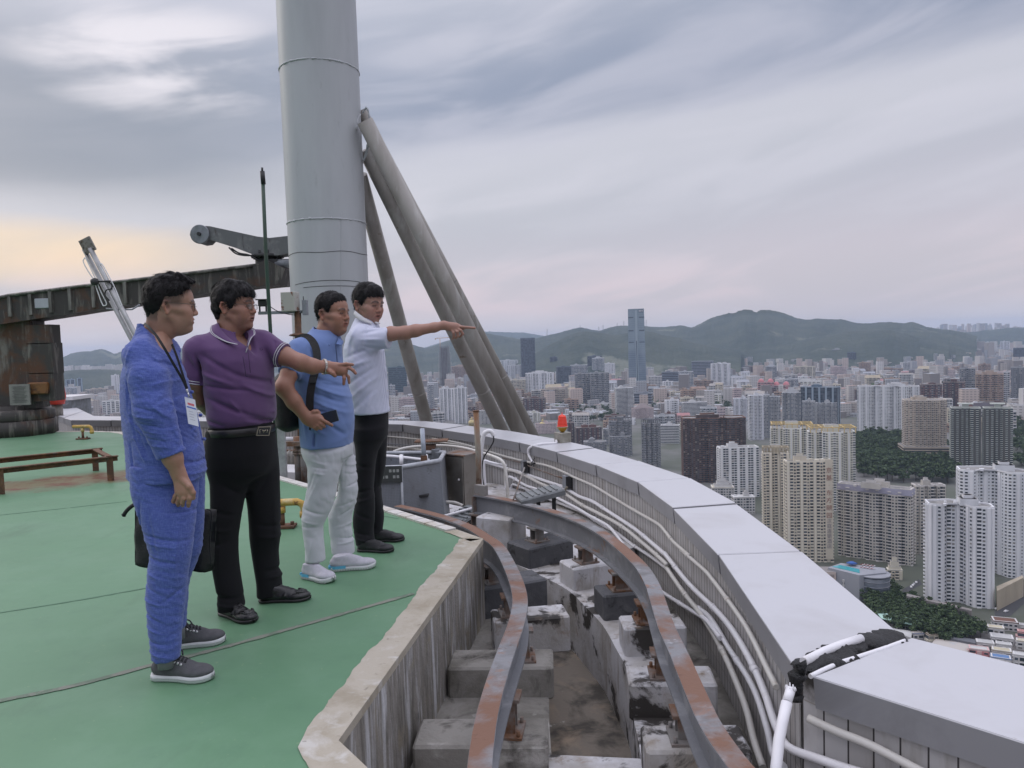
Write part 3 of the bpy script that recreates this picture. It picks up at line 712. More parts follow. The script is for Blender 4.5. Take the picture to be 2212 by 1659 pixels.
ins = [(z3(970,1540),M_darkblk,(.26,.50),'dark grey block half hidden behind the deck wall corner',.02),
       (z4(720,425),M_whiteblk,(.22,.46),'white block overgrown with black roots under the inner rail',.0),
       (z4(710,700),M_conc,(.25,.56),'long pale concrete block reaching from the deck wall under the inner rail',.0),
       (z4(640,1150),M_conc,(.25,.58),'nearest long concrete block with a rounded dark front',.0)]
for k,(px,mat,sz,lab,sh) in enumerate(ins):
 c,t,n_ = support(Pin,Nin,px,tr_in,BT - .05 if k > 1 else BT)
 zt = BT - .05 if k > 1 else BT
 if k > 1: t = np.array([0.05,1,0.]); t /= np.linalg.norm(t); n_ = np.array([t[1],-t[0],0])
 block(c,t,n_,sz,ZLEDGE - .06,zt,mat,lab,shift=-.11)
c = PZ(*z3(1085,1110),ZLEDGE + .2); m = MB(); m.box((c[0],c[1] + .1,ZLEDGE + .13),(.34,.30,.36),rz=-.5,bev=.012)
tag(m.build('concrete_block',M_whiteblk),'white cracked block behind the far end of the outer rail','concrete block','concrete blocks under the rails')
# stop plate at the free end of the outer rail
p = Pout[0]; t = nrm(np.array([Pout[1][0] - Pout[0][0],Pout[1][1] - Pout[0][1],0])); n_ = np.array([t[1],-t[0],0])
m = MB(); m.box(p + t * .06 + np.array([0,0,.045]),(.12,.05,.09),axes=(t,n_,np.array([0,0,1.]))); m.box(p + t * -.01 + np.array([0,0,-.085]),(.012,.1,.15),axes=(t,n_,np.array([0,0,1.])))
m.build('end_stop',M_rustpale,tr_out)
# ================================================================== MAST AND BRACES
M_mast = NB('mast_paint'); b = M_mast
c = b.mix(b.mr(b.noise(1.2,5,.6,b.scale(b.obj,(1.5,1.5,.25))),.4,.65),(.40,.415,.43),(.46,.475,.49))
c = b.mix(b.mr(b.noise(5,7,.65,b.scale(b.obj,(2,2,.5))),.62,.80,0,.6),c,(.27,.27,.27))
b.col(c); b.rough(.42); b.bump(b.noise(2.0,4),.05,.02); M_mast = b.m
M_brace = patchy('weathered_brace',[(.33,.31,.285),((.20,.18,.155),1.4,.46,.70,(2,2,.35)),((.44,.43,.41),3,.55,.75,(2,2,.4)),((.12,.06,.03),7,.66,.73)],.55,bump=.2,bsc=25)
YM = 10.7
t0 = PY(683,0,YM); t1 = PY(711.5,600,YM); ax = (t0 - t1) / (t0[2] - t1[2])
def mast_at(z): return t1 + ax * (z - t1[2])
RM = .528
mb_ = mast_at(-.9)
mast = empty('mast',mb_,'huge pale grey steel mast rising behind the men, crossed by weld seams','mast')
m = MB(); rings = []; zs = [-.9,0,1,2,3,4,5,6,7,8,9.5]
for z in zs:
 p = mast_at(z); rings.append([(p[0] + RM * math.cos(a),p[1] + RM * math.sin(a),z) for a in np.linspace(0,2 * math.pi,64,endpoint=False)])
m.loft(rings,sm=True); m.build('tube',M_mast,mast)
def seam(z,r=.008,jit=.004,mat=M_mast,name='weld_seam',a0=0,a1=2 * math.pi,tilt=0.0,wob=0):
 p = mast_at(z); n = 180; rr = np.random.RandomState(int(abs(z) * 50) + 1); P = []
 for k in range(n + 1):
  a = a0 + (a1 - a0) * k / n; q = RM + .001
  P.append((p[0] + q * math.cos(a),p[1] + q * math.sin(a),z + tilt * math.cos(a + 1.2) + wob * math.sin(a * 5) + rr.randn() * jit * .6))
 m = MB(); m.tube(P,[r * (1 + (.35 if jit > .0035 else .0) * rr.randn()) for _ in P],6,cap=False); m.build(name,mat,mast)
seam(PY(700,125,YM - RM)[2],.010); seam(PY(705,471,YM - RM)[2],.010)
seam(PY(705,543,YM - RM)[2],.0035,.0004,M_dark,'black_wire',wob=.010)
seam(PY(715,615,YM - RM)[2],.0035,.0004,M_dark,'black_wire',a0=math.pi * 1.25,a1=math.pi * 1.85,tilt=.06)
seam(PY(720,622,YM - RM)[2],.0035,.0004,M_dark,'black_wire',a0=math.pi * 1.35,a1=math.pi * 1.9,tilt=.03)
def vseam(px,y0,y1):
 P = []
 for y in np.linspace(y0,y1,40):
  q = PY(px,y,YM); p = mast_at(q[2]); dx = q[0] - p[0]
  P.append((q[0] * (1 - .0),p[1] - math.sqrt(max(RM ** 2 - dx ** 2,0)) - .0,q[2]))
 m = MB(); m.tube(P,.004,5); m.build('weld_seam',M_mast,mast)
vseam(752,471,640)
def brace(top,bot,Yt,Yb,r,label_jt=()):
 a = PY(*top,Yt); b_ = PY(*bot,Yb); d = (b_ - a); d /= np.linalg.norm(d)
 m = MB(); m.tube([a - d * .15,b_ + d * .6],r,32); o = m.build('brace',M_brace,mast)
 for f in label_jt:
  q = a + (b_ - a) * f; mm = MB(); mm.tube([q - d * .012,q + d * .012],r * 1.012,32); mm.build('weld_ring',M_brace,o)
 return a,d
a_,d_ = brace((800,285),(1118,925),YM - .2,11.55,.110,())
brace((790,262),(1148,935),YM + .25,12.35,.095,(.48,.80))
brace((800,345),(1082,925),YM + .40,13.0,.112,(.57,.84))
brace((782,400),(922,912),YM + .55,13.6,.112,(.85,))
m = MB(); rr = np.random.RandomState(9); P = []
for k in range(61):
 a = k / 60 * 2 * math.pi
 q = PY(786 + 13 * math.sin(a),292 + 58 * -math.cos(a),YM); p = mast_at(q[2]); dx = min(abs(q[0] - p[0]),RM * .999)
 P.append((q[0] + .03 * math.cos(a),p[1] - math.sqrt(RM ** 2 - dx ** 2) - .01 + .05 * (a > math.pi),q[2]))
m.tube(P,[.016 * (1 + .4 * rr.randn()) for _ in P],6); m.build('weld_collar',M_mast,mast)
# ================================================================== FAR EQUIPMENT IN THE TRENCH
# grey mesh-clad tank with open top
YT = 7.2
tk = empty('metal_tank',PY(*z3(380,980),YT),'open grey mesh-clad metal tank behind the trouser legs of the pointing man','tank')
base = PY(*z3(590,990),YT)
x1 = base[0]; tz = PY(*z3(560,560),YT)[2]; bz = base[2] - .25
w_ = (PY(*z3(560,560),YT) - PY(*z3(20,560),YT))[0]
outl = [(x1,YT + .65),(x1,YT + .1),(x1 - .32,YT - .22),(x1 - w_ - .25,YT - .22),(x1 - w_ - .25,YT + .75)]
b = NB('mesh_cladding'); s = b.n('ShaderNodeSeparateXYZ'); b.put(s.inputs[0],b.obj)
gx = b.math('LESS_THAN',b.math('FRACT',b.math('MULTIPLY',b.math('ADD',s.outputs[0],s.outputs[1]),70)),.3); gz = b.math('LESS_THAN',b.math('FRACT',b.math('MULTIPLY',s.outputs[2],70)),.3)
c = b.mix(b.mr(b.noise(3,6,.65,b.scale(b.obj,(1,1,.5))),.4,.65),(.24,.26,.29),(.175,.18,.19))
c = b.mix(b.mr(b.noise(12,5,.7),.62,.68,0,.8),c,(.06,.055,.055)); c = b.mix(b.math('MULTIPLY',b.math('MAXIMUM',gx,gz),.35),c,(.10,.105,.115))
b.col(c); b.rough(.55); M_mesh = b.m
m = MB()
for k in range(len(outl)):
 a,c2 = outl[k],outl[(k + 1) % len(outl)]
 sl_ = .04
 m.add([(a[0] + (sl_ if a[0] > x1 - .05 else 0),a[1],bz),(c2[0] + (sl_ if c2[0] > x1 - .05 else 0),c2[1],bz),(*c2,tz),(*a,tz)],[(0,1,2,3)])
m.build('cladding',M_mesh,tk)
m = MB(); m.tube([(*p,tz) for p in outl + outl[:1]],.022,6); m.tube([(x1 - .32,YT - .23,tz),(x1 - .32,YT - .23,bz)],.012,6); m.tube([(x1 - .75,YT - .23,tz),(x1 - .75,YT - .23,bz)],.010,6)
m.build('rim',plain('rim_paint',(.42,.44,.47),.5,var=.25,sc=12),tk)
m = MB(); m.box((x1 - w_ * .5 - .1,YT + .3,tz - .30),(w_,.8,.02)); m.build('inside',M_dark,tk)
c0 = PY(*z3(196,640),YT - .235); m = MB(); m.box(c0 + np.array([-.08,-.005,-.02]),(.34,.01,.15)); lbl = m.build('label_plate',plain('label_dark',(.05,.055,.055),.5),tk)
m = MB()
for r_i in range(2):
 for k in range(9):
  if (k * 7 + r_i * 3) % 5: m.box(c0 + np.array([-.22 + k * .034,-.012,.012 - r_i * .055]),(.022,.004,.026))
m.build('lettering',plain('label_grey',(.33,.34,.33),.6),lbl)
m = MB(); P = [PY(*z3(x,y),7.5) for x,y in [(30,505),(200,512),(400,535),(500,545)]]; m.tube(P,.016,8)
for x in (270,470): m.tube([PY(*z3(x,500),7.45),PY(*z3(x,580),7.4)],.02,8)
m.build('inner_pipe',M_pvc,tk)
m = MB(); m.tube([PY(*z3(440,285),7.3),PY(*z3(458,545),7.3)],.022,8); pst = m.build('post',plain('pale_post',(.38,.42,.48),.5,var=.3,sc=10)); tag(pst,'short pale blue-grey post sticking up from the metal tank','post')
m = MB(); m.box(PY(*z3(455,527),7.28),(.06,.03,.05)); m.build('bracket',M_rust,pst)
# stainless cabinet
YC = 7.85
a = PY(*z3(620,470),YC); b2_ = PY(*z3(775,480),YC - .12); c3 = PY(*z3(900,480),YC + .12)
zt = PY(*z3(770,512),YC - .12)[2]; zb = PY(*z3(780,930),YC - .12)[2]
cab = empty('cabinet',(a[0],YC,zb),'tall dull stainless steel cabinet against the tiled parapet','cabinet')
p0,p1,p2 = np.array([a[0],YC + .10]),np.array([b2_[0],YC - .12]),np.array([c3[0],YC + .10]); p3 = p0 + p2 - p1
m = MB(); m.prism([p0,p1,p2,p3],zb,zt); m.build('body',M_stainless,cab)
dv = nrm(p1 - p0); nn_ = np.array([dv[1],-dv[0]]); L = np.linalg.norm(p1 - p0)
m = MB(); cc = (p0 + p1) / 2 + nn_ * .008; m.box((*cc,(zt + zb) / 2),(L - .012,.012,zt - zb - .03),axes=(np.array([*dv,0]),np.array([*nn_,0]),np.array([0,0,1.])),bev=.003); dr = m.build('door',M_stainless,cab)
m = MB(); q = p0 + dv * L * .82 + nn_ * .02; m.lathe((*q,(zt + zb) / 2 + .02),[(.012,0),(.012,.012),(.006,.016)],12,axis=(*nn_,0)); m.build('handle',M_white,dr)
m = MB(); m.prism([p0 + (-.03,-.02),p1 + (0,-.03),p2 + (.03,0),p3 + (0,.03)],zt,zt + .012); m.build('lid',M_rustpale,cab)
m = MB(); m.box((p0[0] - .16,YC + .12,zb + .34),(.12,.14,.56)); m.box((p0[0] - .09,YC + .05,zb + .36),(.08,.12,.45),mi=1); m.box((p0[0] - .14,YC + .15,zb + .66),(.34,.2,.012))
tag(m.build('switch_box',[M_rust,M_zinc]),'rusted switch box with lid left of the stainless cabinet','box')
m = MB(); m.tube(spline([PY(*z3(x,y),7.6) for x,y in [(590,880),(650,885),(710,890),(770,915)]],4),.016,8); tag(m.build('conduit',M_cream_pvc),'short conduit bending under the stainless cabinet','conduit')
m = MB(); m.tube([PY(*z3(600,640),7.9),PY(*z3(605,960),7.9)],.014,8); tag(m.build('conduit',M_cream_pvc),'upright conduit between tank and stainless cabinet','conduit')
# rusty pole
m = MB(); P = [PY(*z3(x,y),7.1) for x,y in [(880,142),(898,480),(906,830)]]; m.tube([P[0],P[1],P[2] - np.array([0,0,.02])],.027,12)
po = m.build('pole',patchy('rust_stained_pole',[(.30,.28,.24),((.22,.10,.04),4,.42,.6,(1,1,.4)),((.12,.05,.03),9,.6,.7)],.7,bump=.2)); tag(po,'rusty upright pipe standing on the free end of the outer rail','pole')
m = MB(); m.tube([P[0] + np.array([0,0,-.004]),P[0] + np.array([0,0,.006])],.031,12); m.build('cap',M_rust,po)
# floodlight by the rail
def floodlight(px,Y,label,yaw=.4,sc=1.0):
 c = PY(*px,Y); o = empty('floodlight',c,label,'lamp')
 ax_ = np.array([math.cos(yaw),math.sin(yaw),.16]); ax_ /= np.linalg.norm(ax_); ay = np.array([-math.sin(yaw),math.cos(yaw),.06]); ay -= ax_ * np.dot(ax_,ay); ay /= np.linalg.norm(ay); az_ = np.cross(ax_,ay)
 m = MB(); m.box(c,(.50 * sc,.26 * sc,.045 * sc),axes=(ax_,ay,az_),bev=.008)
 for k in range(6): m.box(c + ax_ * (-.17 + .068 * k) * sc + az_ * .028 * sc,(.022 * sc,.22 * sc,.014 * sc),axes=(ax_,ay,az_))
 m.box(c - ay * .13 * sc - az_ * .012,(.50 * sc,.02,.05 * sc),axes=(ax_,ay,az_))
 m.build('housing',plain('floodlight_grey',(.16,.17,.175),.45,var=.25,sc=10),o)
 m = MB(); m.box(c - az_ * .026 * sc,(.45 * sc,.22 * sc,.008),axes=(ax_,ay,az_)); m.build('glass',M_dark,o)
 m = MB()
 for s in (-.02,.16): m.box(c + ax_ * s * sc - np.array([0,0,.12]) - ay * .02,(.035,.02,.22))
 m.box(c + ax_ * .07 - np.array([0,0,.22]),(.24,.10,.02)); m.build('bracket',M_dark,o)
 return c,o,ax_
c,o,ax_ = floodlight(z3(1395,818),6.55,'grey floodlight facing down beside the outer rail',.30,.80)
m = MB(); m.tube([PY(*z3(1275,605),6.9),PY(*z3(1185,868),6.5)],.008,6); m.build('stay_rod',M_rustpale,o)
m = MB(); m.tube(spline([PY(*z3(x,y),6.6) for x,y in [(1540,830),(1590,810),(1625,760)]],5),.011,6); m.build('cable',plain('tan_cable',(.16,.14,.10),.6),o)
c,o,ax_ = floodlight(z3(760,1010),7.0,'second floodlight lying low behind the free end of the outer rail',.9,.95)
m = MB(); m.tube([PY(*z3(620,1000),6.9),PY(*z3(890,925),7.1)],.013,8); m.build('stay_rod',M_pvc,o)
# ================================================================== CRANE FOR THE FACADE CRADLE, FAR LEFT
YB = 12.6
M_crane = patchy('black_rust_crane',[(.05,.045,.042),((.19,.175,.155),3.0,.52,.66,(3,3,.35)),((.10,.045,.025),2.0,.52,.66),((.22,.22,.21),9,.64,.74,(2,2,.4))],.7,bump=.4,bsc=20)
cr = empty('roof_crane',PY(40,930,YB),'rust-black rooftop crane with a long level boom and a grey jib','crane')
def quadbox(pts,Y0,Y1,name,mat,parent):
 "a plate outline seen from the roof, given real depth between two distances"
 f = [PY(*p,Y0) for p in pts]; d = np.array([0,Y1 - Y0,0]); n = len(pts)
 m = MB(); m.add(f + [p + d for p in f],[tuple(range(n)),tuple(range(2 * n - 1,n - 1,-1))] + [(k,n + k,n + (k + 1) % n,(k + 1) % n) for k in range(n)])
 return m.build(name,mat,parent)
quadbox([(-120,668),zx(80,365),zx(610,297),(560,573),(612,575),(607,615),(545,619),zx(955,465),zx(720,500),zx(600,520),zx(240,575),(-120,720)],YB,YB + .55,'boom',M_crane,cr)
m = MB()
for a,b2_ in (((-120,668),zx(80,365)),(zx(80,365),zx(610,297)),(zx(610,297),(560,573))):
 m.tube([PY(*a,YB - .03) + np.array([0,0,.01]),PY(*b2_,YB - .03) + np.array([0,0,.01])],.025,4)
for x,y0,y1 in ((85,370,545),(265,350,530),(440,325,510),(610,300,490),(815,275,465),(1090,240,430)):
 q0 = PY(*zx(x,y0),YB - .02); q1 = PY(*zx(x,y1),YB - .02); m.box((q0 + q1) / 2,(.05,.04,abs(q0[2] - q1[2])))
m.build('stiffeners',patchy('stiffener',[(.10,.095,.085),((.24,.23,.21),4,.45,.6,(2,2,.4))],.7,bump=.3),cr)
q = PY(*zx(365,430),YB - .01); m = MB(); m.box(q,(.24,.02,.16),bev=.01); m.build('boom_plate',plain('enamel_plate',(.42,.44,.47),.45,var=.1,sc=5),cr)
q0 = PY(*zx(130,600),YB); q1 = PY(*zx(130,1330),YB)
m = MB(); m.box(((PY(*zx(125,900),YB))[0],YB + .35,(q0[2] + q1[2]) / 2 + .1),(.40,.4,q0[2] - q1[2] + .3)); m.box((PY(*zx(-20,900),YB)[0],YB + .38,(q0[2] + q1[2]) / 2 + .2),(.30,.45,q0[2] - q1[2] + .5)); m.build('column',M_crane,cr)
m = MB()
for (x0,x1_,y0,y1) in ((215,440,620,780),(235,468,780,1040),(250,478,1040,1280)):
 a = PY(*zx(x0,y0),YB + .1); b2_ = PY(*zx(x1_,y1),YB + .1); m.box(((a[0] + b2_[0]) / 2,YB + .25,(a[2] + b2_[2]) / 2),(b2_[0] - a[0],.3,a[2] - b2_[2]))
m.build('winch_housing',M_crane,cr)
a = PY(*zx(335,1170),YB + .08); m = MB(); m.box(a,(.34,.10,.20),bev=.02); m.build('motor_cover',patchy('orange_brown',[(.20,.09,.03),((.06,.03,.02),4,.5,.6)],.6),cr)
a = PY(*zx(175,1225),YB - .02); m = MB(); m.box(a,(.33,.03,.34)); pl = m.build('data_plate',plain('grey_plate',(.22,.215,.20),.6,var=.2,sc=6),cr)
m = MB()
for k in range(11): m.box(a + np.array([.0,-.02,.13 - .025 * k]),(.24 - .04 * (k % 3),.006,.005))
m.build('lettering',plain('plate_text',(.10,.10,.10),.7),pl)
m = MB(); c_ = PY(*zx(150,1365),YB + .4); m.lathe((c_[0],c_[1],c_[2] - .12),[(.52,-.06),(.56,0),(.56,.12),(.5,.15)],32); c2 = PY(*zx(150,1470),YB + .4); m.lathe((c2[0],c2[1],c2[2] - .20),[(.4,.5),(.4,.26),(.62,.25),(.62,0)],8); m.build('turntable',M_crane,cr)
# jib on the boom tip
jib = [zL(1127,490),zL(1140,450),zL(1170,436),zL(1245,438),zL(1300,450),zL(1530,500),zL(1600,508),zL(1716,495),zL(1790,492),zL(1790,590),zL(1716,600),zL(1640,612),zL(1510,610),zL(1380,560),zL(1235,515),zL(1215,535),zL(1180,540),zL(1145,520)]
quadbox(jib,YB + .05,YB + .40,'jib',patchy('jib_grey',[(.14,.145,.15),((.22,.22,.22),4,.5,.65),((.07,.06,.055),8,.6,.7,(2,2,.5))],.6,bump=.2),cr)
a = PY(*zL(1190,487),YB + .04); m = MB(); m.lathe(a,[(.155,.0),(.155,-.03),(.145,-.04)],32,axis=(0,1,0)); m.lathe(a,[(.03,-.04),(.03,-.08)],12,axis=(0,1,0),mi=1); m.build('sheave',[M_zinc,M_dark],cr)
m = MB(); c_ = PY(*zL(1590,620),YB + .25)
m.lathe(c_,[(.26,-.02),(.26,.03)],24); m.lathe(c_,[(.20,-.22),(.20,-.02)],16)
for k in range(10): m.tube([c_ + np.array([.22 * math.cos(k * .628),.22 * math.sin(k * .628),-.04]),c_ + np.array([.22 * math.cos(k * .628),.22 * math.sin(k * .628),.09])],.018,6)
c_ = PY(*zL(1690,660),YB + .1); m.lathe(c_,[(.075,-.14),(.075,.08),(.05,.10)],16,axis=(1,0,0),mi=1); m.box(c_ + np.array([-.2,0,0]),(.2,.14,.14))
m.build('slew_drive',[M_dark,M_zinc],cr)
quadbox([zL(1500,665),zL(1585,640),zL(1690,690),zL(1665,785),zL(1520,800)],YB - .05,YB + .5,'boom_head',M_crane,cr)
for k,pts in enumerate(([(1360,565),(1400,600),(1450,612),(1510,612)],[(1375,570),(1420,598),(1480,610),(1530,640)])):
 m = MB(); m.tube(spline([PY(*zL(x,y),YB) for x,y in pts],5),.014,6); m.build('hanging_cable',M_black,cr)
# leaning davit pole with flange and rungs
YD = 9.2
dv_ = empty('davit_pole',PY(*zL(900,1400),YD),'leaning twin-tube grey pole with a bolted flange head and wire loops','pole')
m = MB(); m.tube([PY(*zL(500,575),YD),PY(*zL(860,1260),YD),PY(*zL(1160,1830),YD)],.027,12); m.tube([PY(*zL(535,570),YD - .04),PY(*zL(880,1230),YD - .04),PY(*zL(1195,1830),YD - .04)],.029,12); m.build('tubes',plain('galvanised',(.36,.36,.36),.4,.4,.2,8),dv_)
a = PY(*zL(520,552),YD - .03); ux = nrm(PY(*zL(880,1230),YD) - PY(*zL(535,570),YD)); uy = np.array([-ux[2],0,ux[0]])
m = MB(); m.box(a,(.17,.14,.03),axes=(ux,uy,np.array([0,1.,0])))
for i in (-1,0,1):
 for j_ in (-1,1): m.lathe(a + ux * i * .06 + uy * j_ * .052 + np.array([0,-.016,0]),[(.011,0),(.011,-.012)],8,axis=(0,1,0))
m.build('flange',patchy('flange_rust',[(.20,.19,.17),((.12,.10,.07),20,.5,.6)],.6),dv_)
def loop(pts,Y):
 m = MB(); m.tube(spline([PY(*zL(x,y),Y) for x,y in pts],6),.006,6); m.build('wire_loop',M_pvc,dv_)
loop([(560,760),(520,700),(495,650),(500,632),(512,634),(560,735),(600,830),(632,895),(620,910),(605,895),(560,770)],YD - .05)
loop([(650,790),(610,700),(592,672),(598,665),(612,672),(680,800),(720,900),(715,912)],YD - .06)
m = MB(); c_ = PY(*zL(563,768),YD - .08); m.lathe(c_,[(.0,-.05),(.035,-.035),(.045,0),(.035,.03),(0,.045)],14,axis=(1,0,.1)); m.tube([c_,PY(*zL(655,765),YD - .08)],.012,6); m.tube(spline([PY(*zL(x,y),YD - .07) for x,y in [(640,762),(665,790),(660,810),(630,820),(625,850),(650,880)]],4),.008,6)
m.build('clamp',M_dark,dv_)
m = MB(); m.tube([PY(*zL(630,928),YD),PY(*zL(720,935),YD),PY(*zL(785,933),YD),PY(*zL(830,905),YD)],.010,6); m.build('side_rod',M_zinc,dv_)
# dark green pole
YG = 8.6
m = MB(); P = [PY(567,372,YG),PY(574,540,YG),PY(584,712,YG),PY(600,1040,YG)]; m.tube(P,.021,12)
gp = m.build('pole',patchy('green_pole',[(.022,.055,.035),((.05,.07,.05),6,.5,.65)],.5)); tag(gp,'thin dark green pole standing in front of the mast','pole')
m = MB(); m.tube([PY(566.5,370,YG) + np.array([0,0,.0]),PY(569,398,YG)],.026,12); m.tube([PY(566.5,368,YG) + np.array([0,0,.03]),PY(566.5,372,YG)],.012,8); m.build('cap',M_black,gp)
# camera bracket post with box
YK = 8.9
kp = empty('camera_post',PY(645,930,YK),'rusty post carrying a white box and a small spotlight on an arm','post')
m = MB(); m.tube([PY(643,672,YK),PY(652,1030,YK)],.038,10); m.build('post',M_rust,kp)
m = MB(); m.box((PY(560,676,YK) + PY(655,674,YK)) / 2,(.52,.04,.035)); m.build('arm',M_zinc,kp)
c_ = PY(627,652,YK - .05); m = MB(); m.box(c_,(.17,.13,.22),rz=-.2,bev=.006); bx = m.build('control_box',patchy('rust_eaten_box',[(.42,.41,.37),((.16,.06,.03),9,.58,.64)],.5),kp)
m = MB(); m.box(c_ + np.array([.155,.05,-.07]),(.05,.08,.17)); m.build('side_unit',M_zinc,kp)
c_ = PY(567,655,YK); m = MB(); m.box(c_,(.10,.08,.075),bev=.01,rz=.3); m.box(c_ + np.array([0,-.03,.04]),(.13,.12,.008),rz=.3); m.tube([c_ + np.array([-.035,0,0]),c_ + np.array([-.035,0,-.11])],.010,6); m.tube([c_ + np.array([.04,0,0]),c_ + np.array([.04,0,-.11])],.010,6)
m.build('spotlight',M_dark,kp)
m = MB(); m.tube(spline([PY(x,y,YK - .02) for x,y in [(575,655),(592,668),(610,676),(640,680),(655,668),(655,640)]],5),.005,5); m.build('cable',M_black,kp)
m = MB(); c_ = PY(645,724,YK); m.lathe(c_,[(.02,.03),(.10,.01),(.11,-.005),(.03,-.02)],14); m.build('saucer',M_rust,kp)
# posts and pipes seen between the second and third man
YQ = 8.3
gr_ = PZ(*zw(100,740),0)
m = MB(); m.box((PY(*zw(85,500),gr_[1])[0],gr_[1],.42),(.075,.05,1.1)); tag(m.build('post',plain('grey_bar',(.30,.31,.31),.6,var=.3,sc=8)),'flat grey upright bar behind the black-trousered man','post')
for (x,yb,lab) in ((250,790,'rusty grey pipe post with a clamp, beside the white trousers'),(315,800,'brown pipe post half hidden by the white trousers')):
 g_ = PZ(*zw(x,yb),-.1); p_ = PY(*zw(x,420),g_[1] + .1); m = MB(); m.tube([(p_[0],g_[1] + .1,-.2),(p_[0],g_[1] + .1,p_[2] + .1)],.045,12)
 for y in (470,500): q_ = PY(*zw(x,y),g_[1] + .1); m.lathe((p_[0],g_[1] + .1,q_[2]),[(.06,-.012),(.06,.012)],10)
 m.box((p_[0] - .04,g_[1] + .06,PY(*zw(x,390),g_[1] + .1)[2]),(.16,.04,.05)); tag(m.build('post',M_rustpale),lab,'post')
m = MB(); m.tube([PY(*zw(-60,350),10.5),PY(*zw(250,345),10.5)],.03,8); tag(m.build('pipe',M_pvc),'white pipe low on the parapet behind the second man','pipe')
m = MB(); m.box((PY(*zw(120,480),9.6) + np.array([0,0,0])),(1.3,.05,.05),axes=(nrm(np.array([1,.0,-.13])),np.array([0,1.,0]),np.array([.13,0,1.]))); tag(m.build('rail_bar',M_rust),'rusty angle bar crossing behind the posts','bar')
q_ = PY(*zw(160,690),8.6); m = MB(); m.box(q_ + np.array([0,.2,-.06]),(.9,.5,.12),rz=-.3); tag(m.build('duct_panel',M_white),'white panel lying beyond the deck edge between two men','panel')
m = MB()
for k,x in enumerate((110,150,190)):
 q_ = PY(*zw(x,530),9.3); m.tube([q_ + np.array([0,0,-.3]),q_,q_ + np.array([.08,0,.04])],.04,8)
tag(m.build('vent_pipes',M_conc),'cluster of short grey vent pipes beyond the deck','pipe')
# yellow gooseneck vents
def vent(foot,h,label,yaw=0.0,s=1.0,tw=True):
 o = empty('vent_pipe',foot,label,'vent pipe','yellow vent pipes'); f = np.array(foot,float)
 d = np.array([math.cos(yaw),math.sin(yaw),0])
 m = MB(); m.lathe(f,[(.02 * s,0),(.02 * s,h * .62)],12); m.build('stem',M_rust,o)
 m = MB(); m.box(f + np.array([0,0,.012]),(.20 * s,.12 * s,.022),rz=yaw,bev=.004)
 for i in (-1,1): m.lathe(f + d * i * .075 * s,[(.014,.02),(.014,.045)],6)
 m.build('foot_plate',M_rust,o)
 top = f + np.array([0,0,h]); P = [f + np.array([0,0,h * .6]),top - np.array([0,0,.03])]
 m = MB(); m.tube(P,.028 * s,14); m.tube([top - d * (.17 * s),top,top + d * .12 * s,top + d * .155 * s - np.array([0,0,.015]),top + d * .17 * s - np.array([0,0,.05]),top + d * .17 * s - np.array([0,0,.13 * s])],.028 * s,14)
 m.tube([top + d * .17 * s - np.array([0,0,.075 * s]),top + d * .17 * s - np.array([0,0,.12 * s])],.035 * s,14)
 m.build('gooseneck',M_yellow,o)
g1 = PZ(*zw(90,1290),0); h1 = PY(*zw(110,1020),g1[1])[2]
vent(g1,h1,'yellow gooseneck vent pipe on the deck between the second and third man',.05,.95)
g2 = PZ(*zL2(905,636),0); h2 = PY(*zL2(905,495),g2[1])[2]
vent(g2,h2,'small yellow vent pipe near the far left edge of the deck',-.1,.9)
# rusty angle-iron stand on the deck
f1 = PZ(*zL2(1208,1085),0); f2 = PZ(*zL2(1045,980),0); f3 = PZ(*zL2(15,1235),0)
ht = PY(*zL2(1205,835),f1[1])[2]
st = empty('steel_stand',f1,'low rusty angle-iron frame standing on the green deck at far left','frame')
f4 = f2 + (f3 - f1)
for p in (f1,f2,f3,f4):
 m = MB(); m.box((p[0],p[1],ht / 2),(.065,.012,ht)); m.box((p[0] - .028,p[1] + .025,ht / 2),(.010,.05,ht)); m.build('leg',M_rust,st)
def bar(a,b2_,ext=.08):
 a = np.array([a[0],a[1],ht]); b2_ = np.array([b2_[0],b2_[1],ht]); d = nrm(b2_ - a); a = a - d * ext; b2_ = b2_ + d * ext; n_ = np.array([-d[1],d[0],0])
 m = MB(); m.box((a + b2_) / 2 + np.array([0,0,.010]),(np.linalg.norm(b2_ - a),.06,.010),axes=(d,n_,np.array([0,0,1.]))); m.box((a + b2_) / 2 + n_ * -.024 + np.array([0,0,-.018]),(np.linalg.norm(b2_ - a),.010,.05),axes=(d,n_,np.array([0,0,1.]))); m.build('top_bar',M_rust,st)
bar(f1,f3 + (f3 - f1) * .6); bar(f2,f4 + (f3 - f1) * .6); bar(f1 + np.array([0,0,.0]),f2,.02)
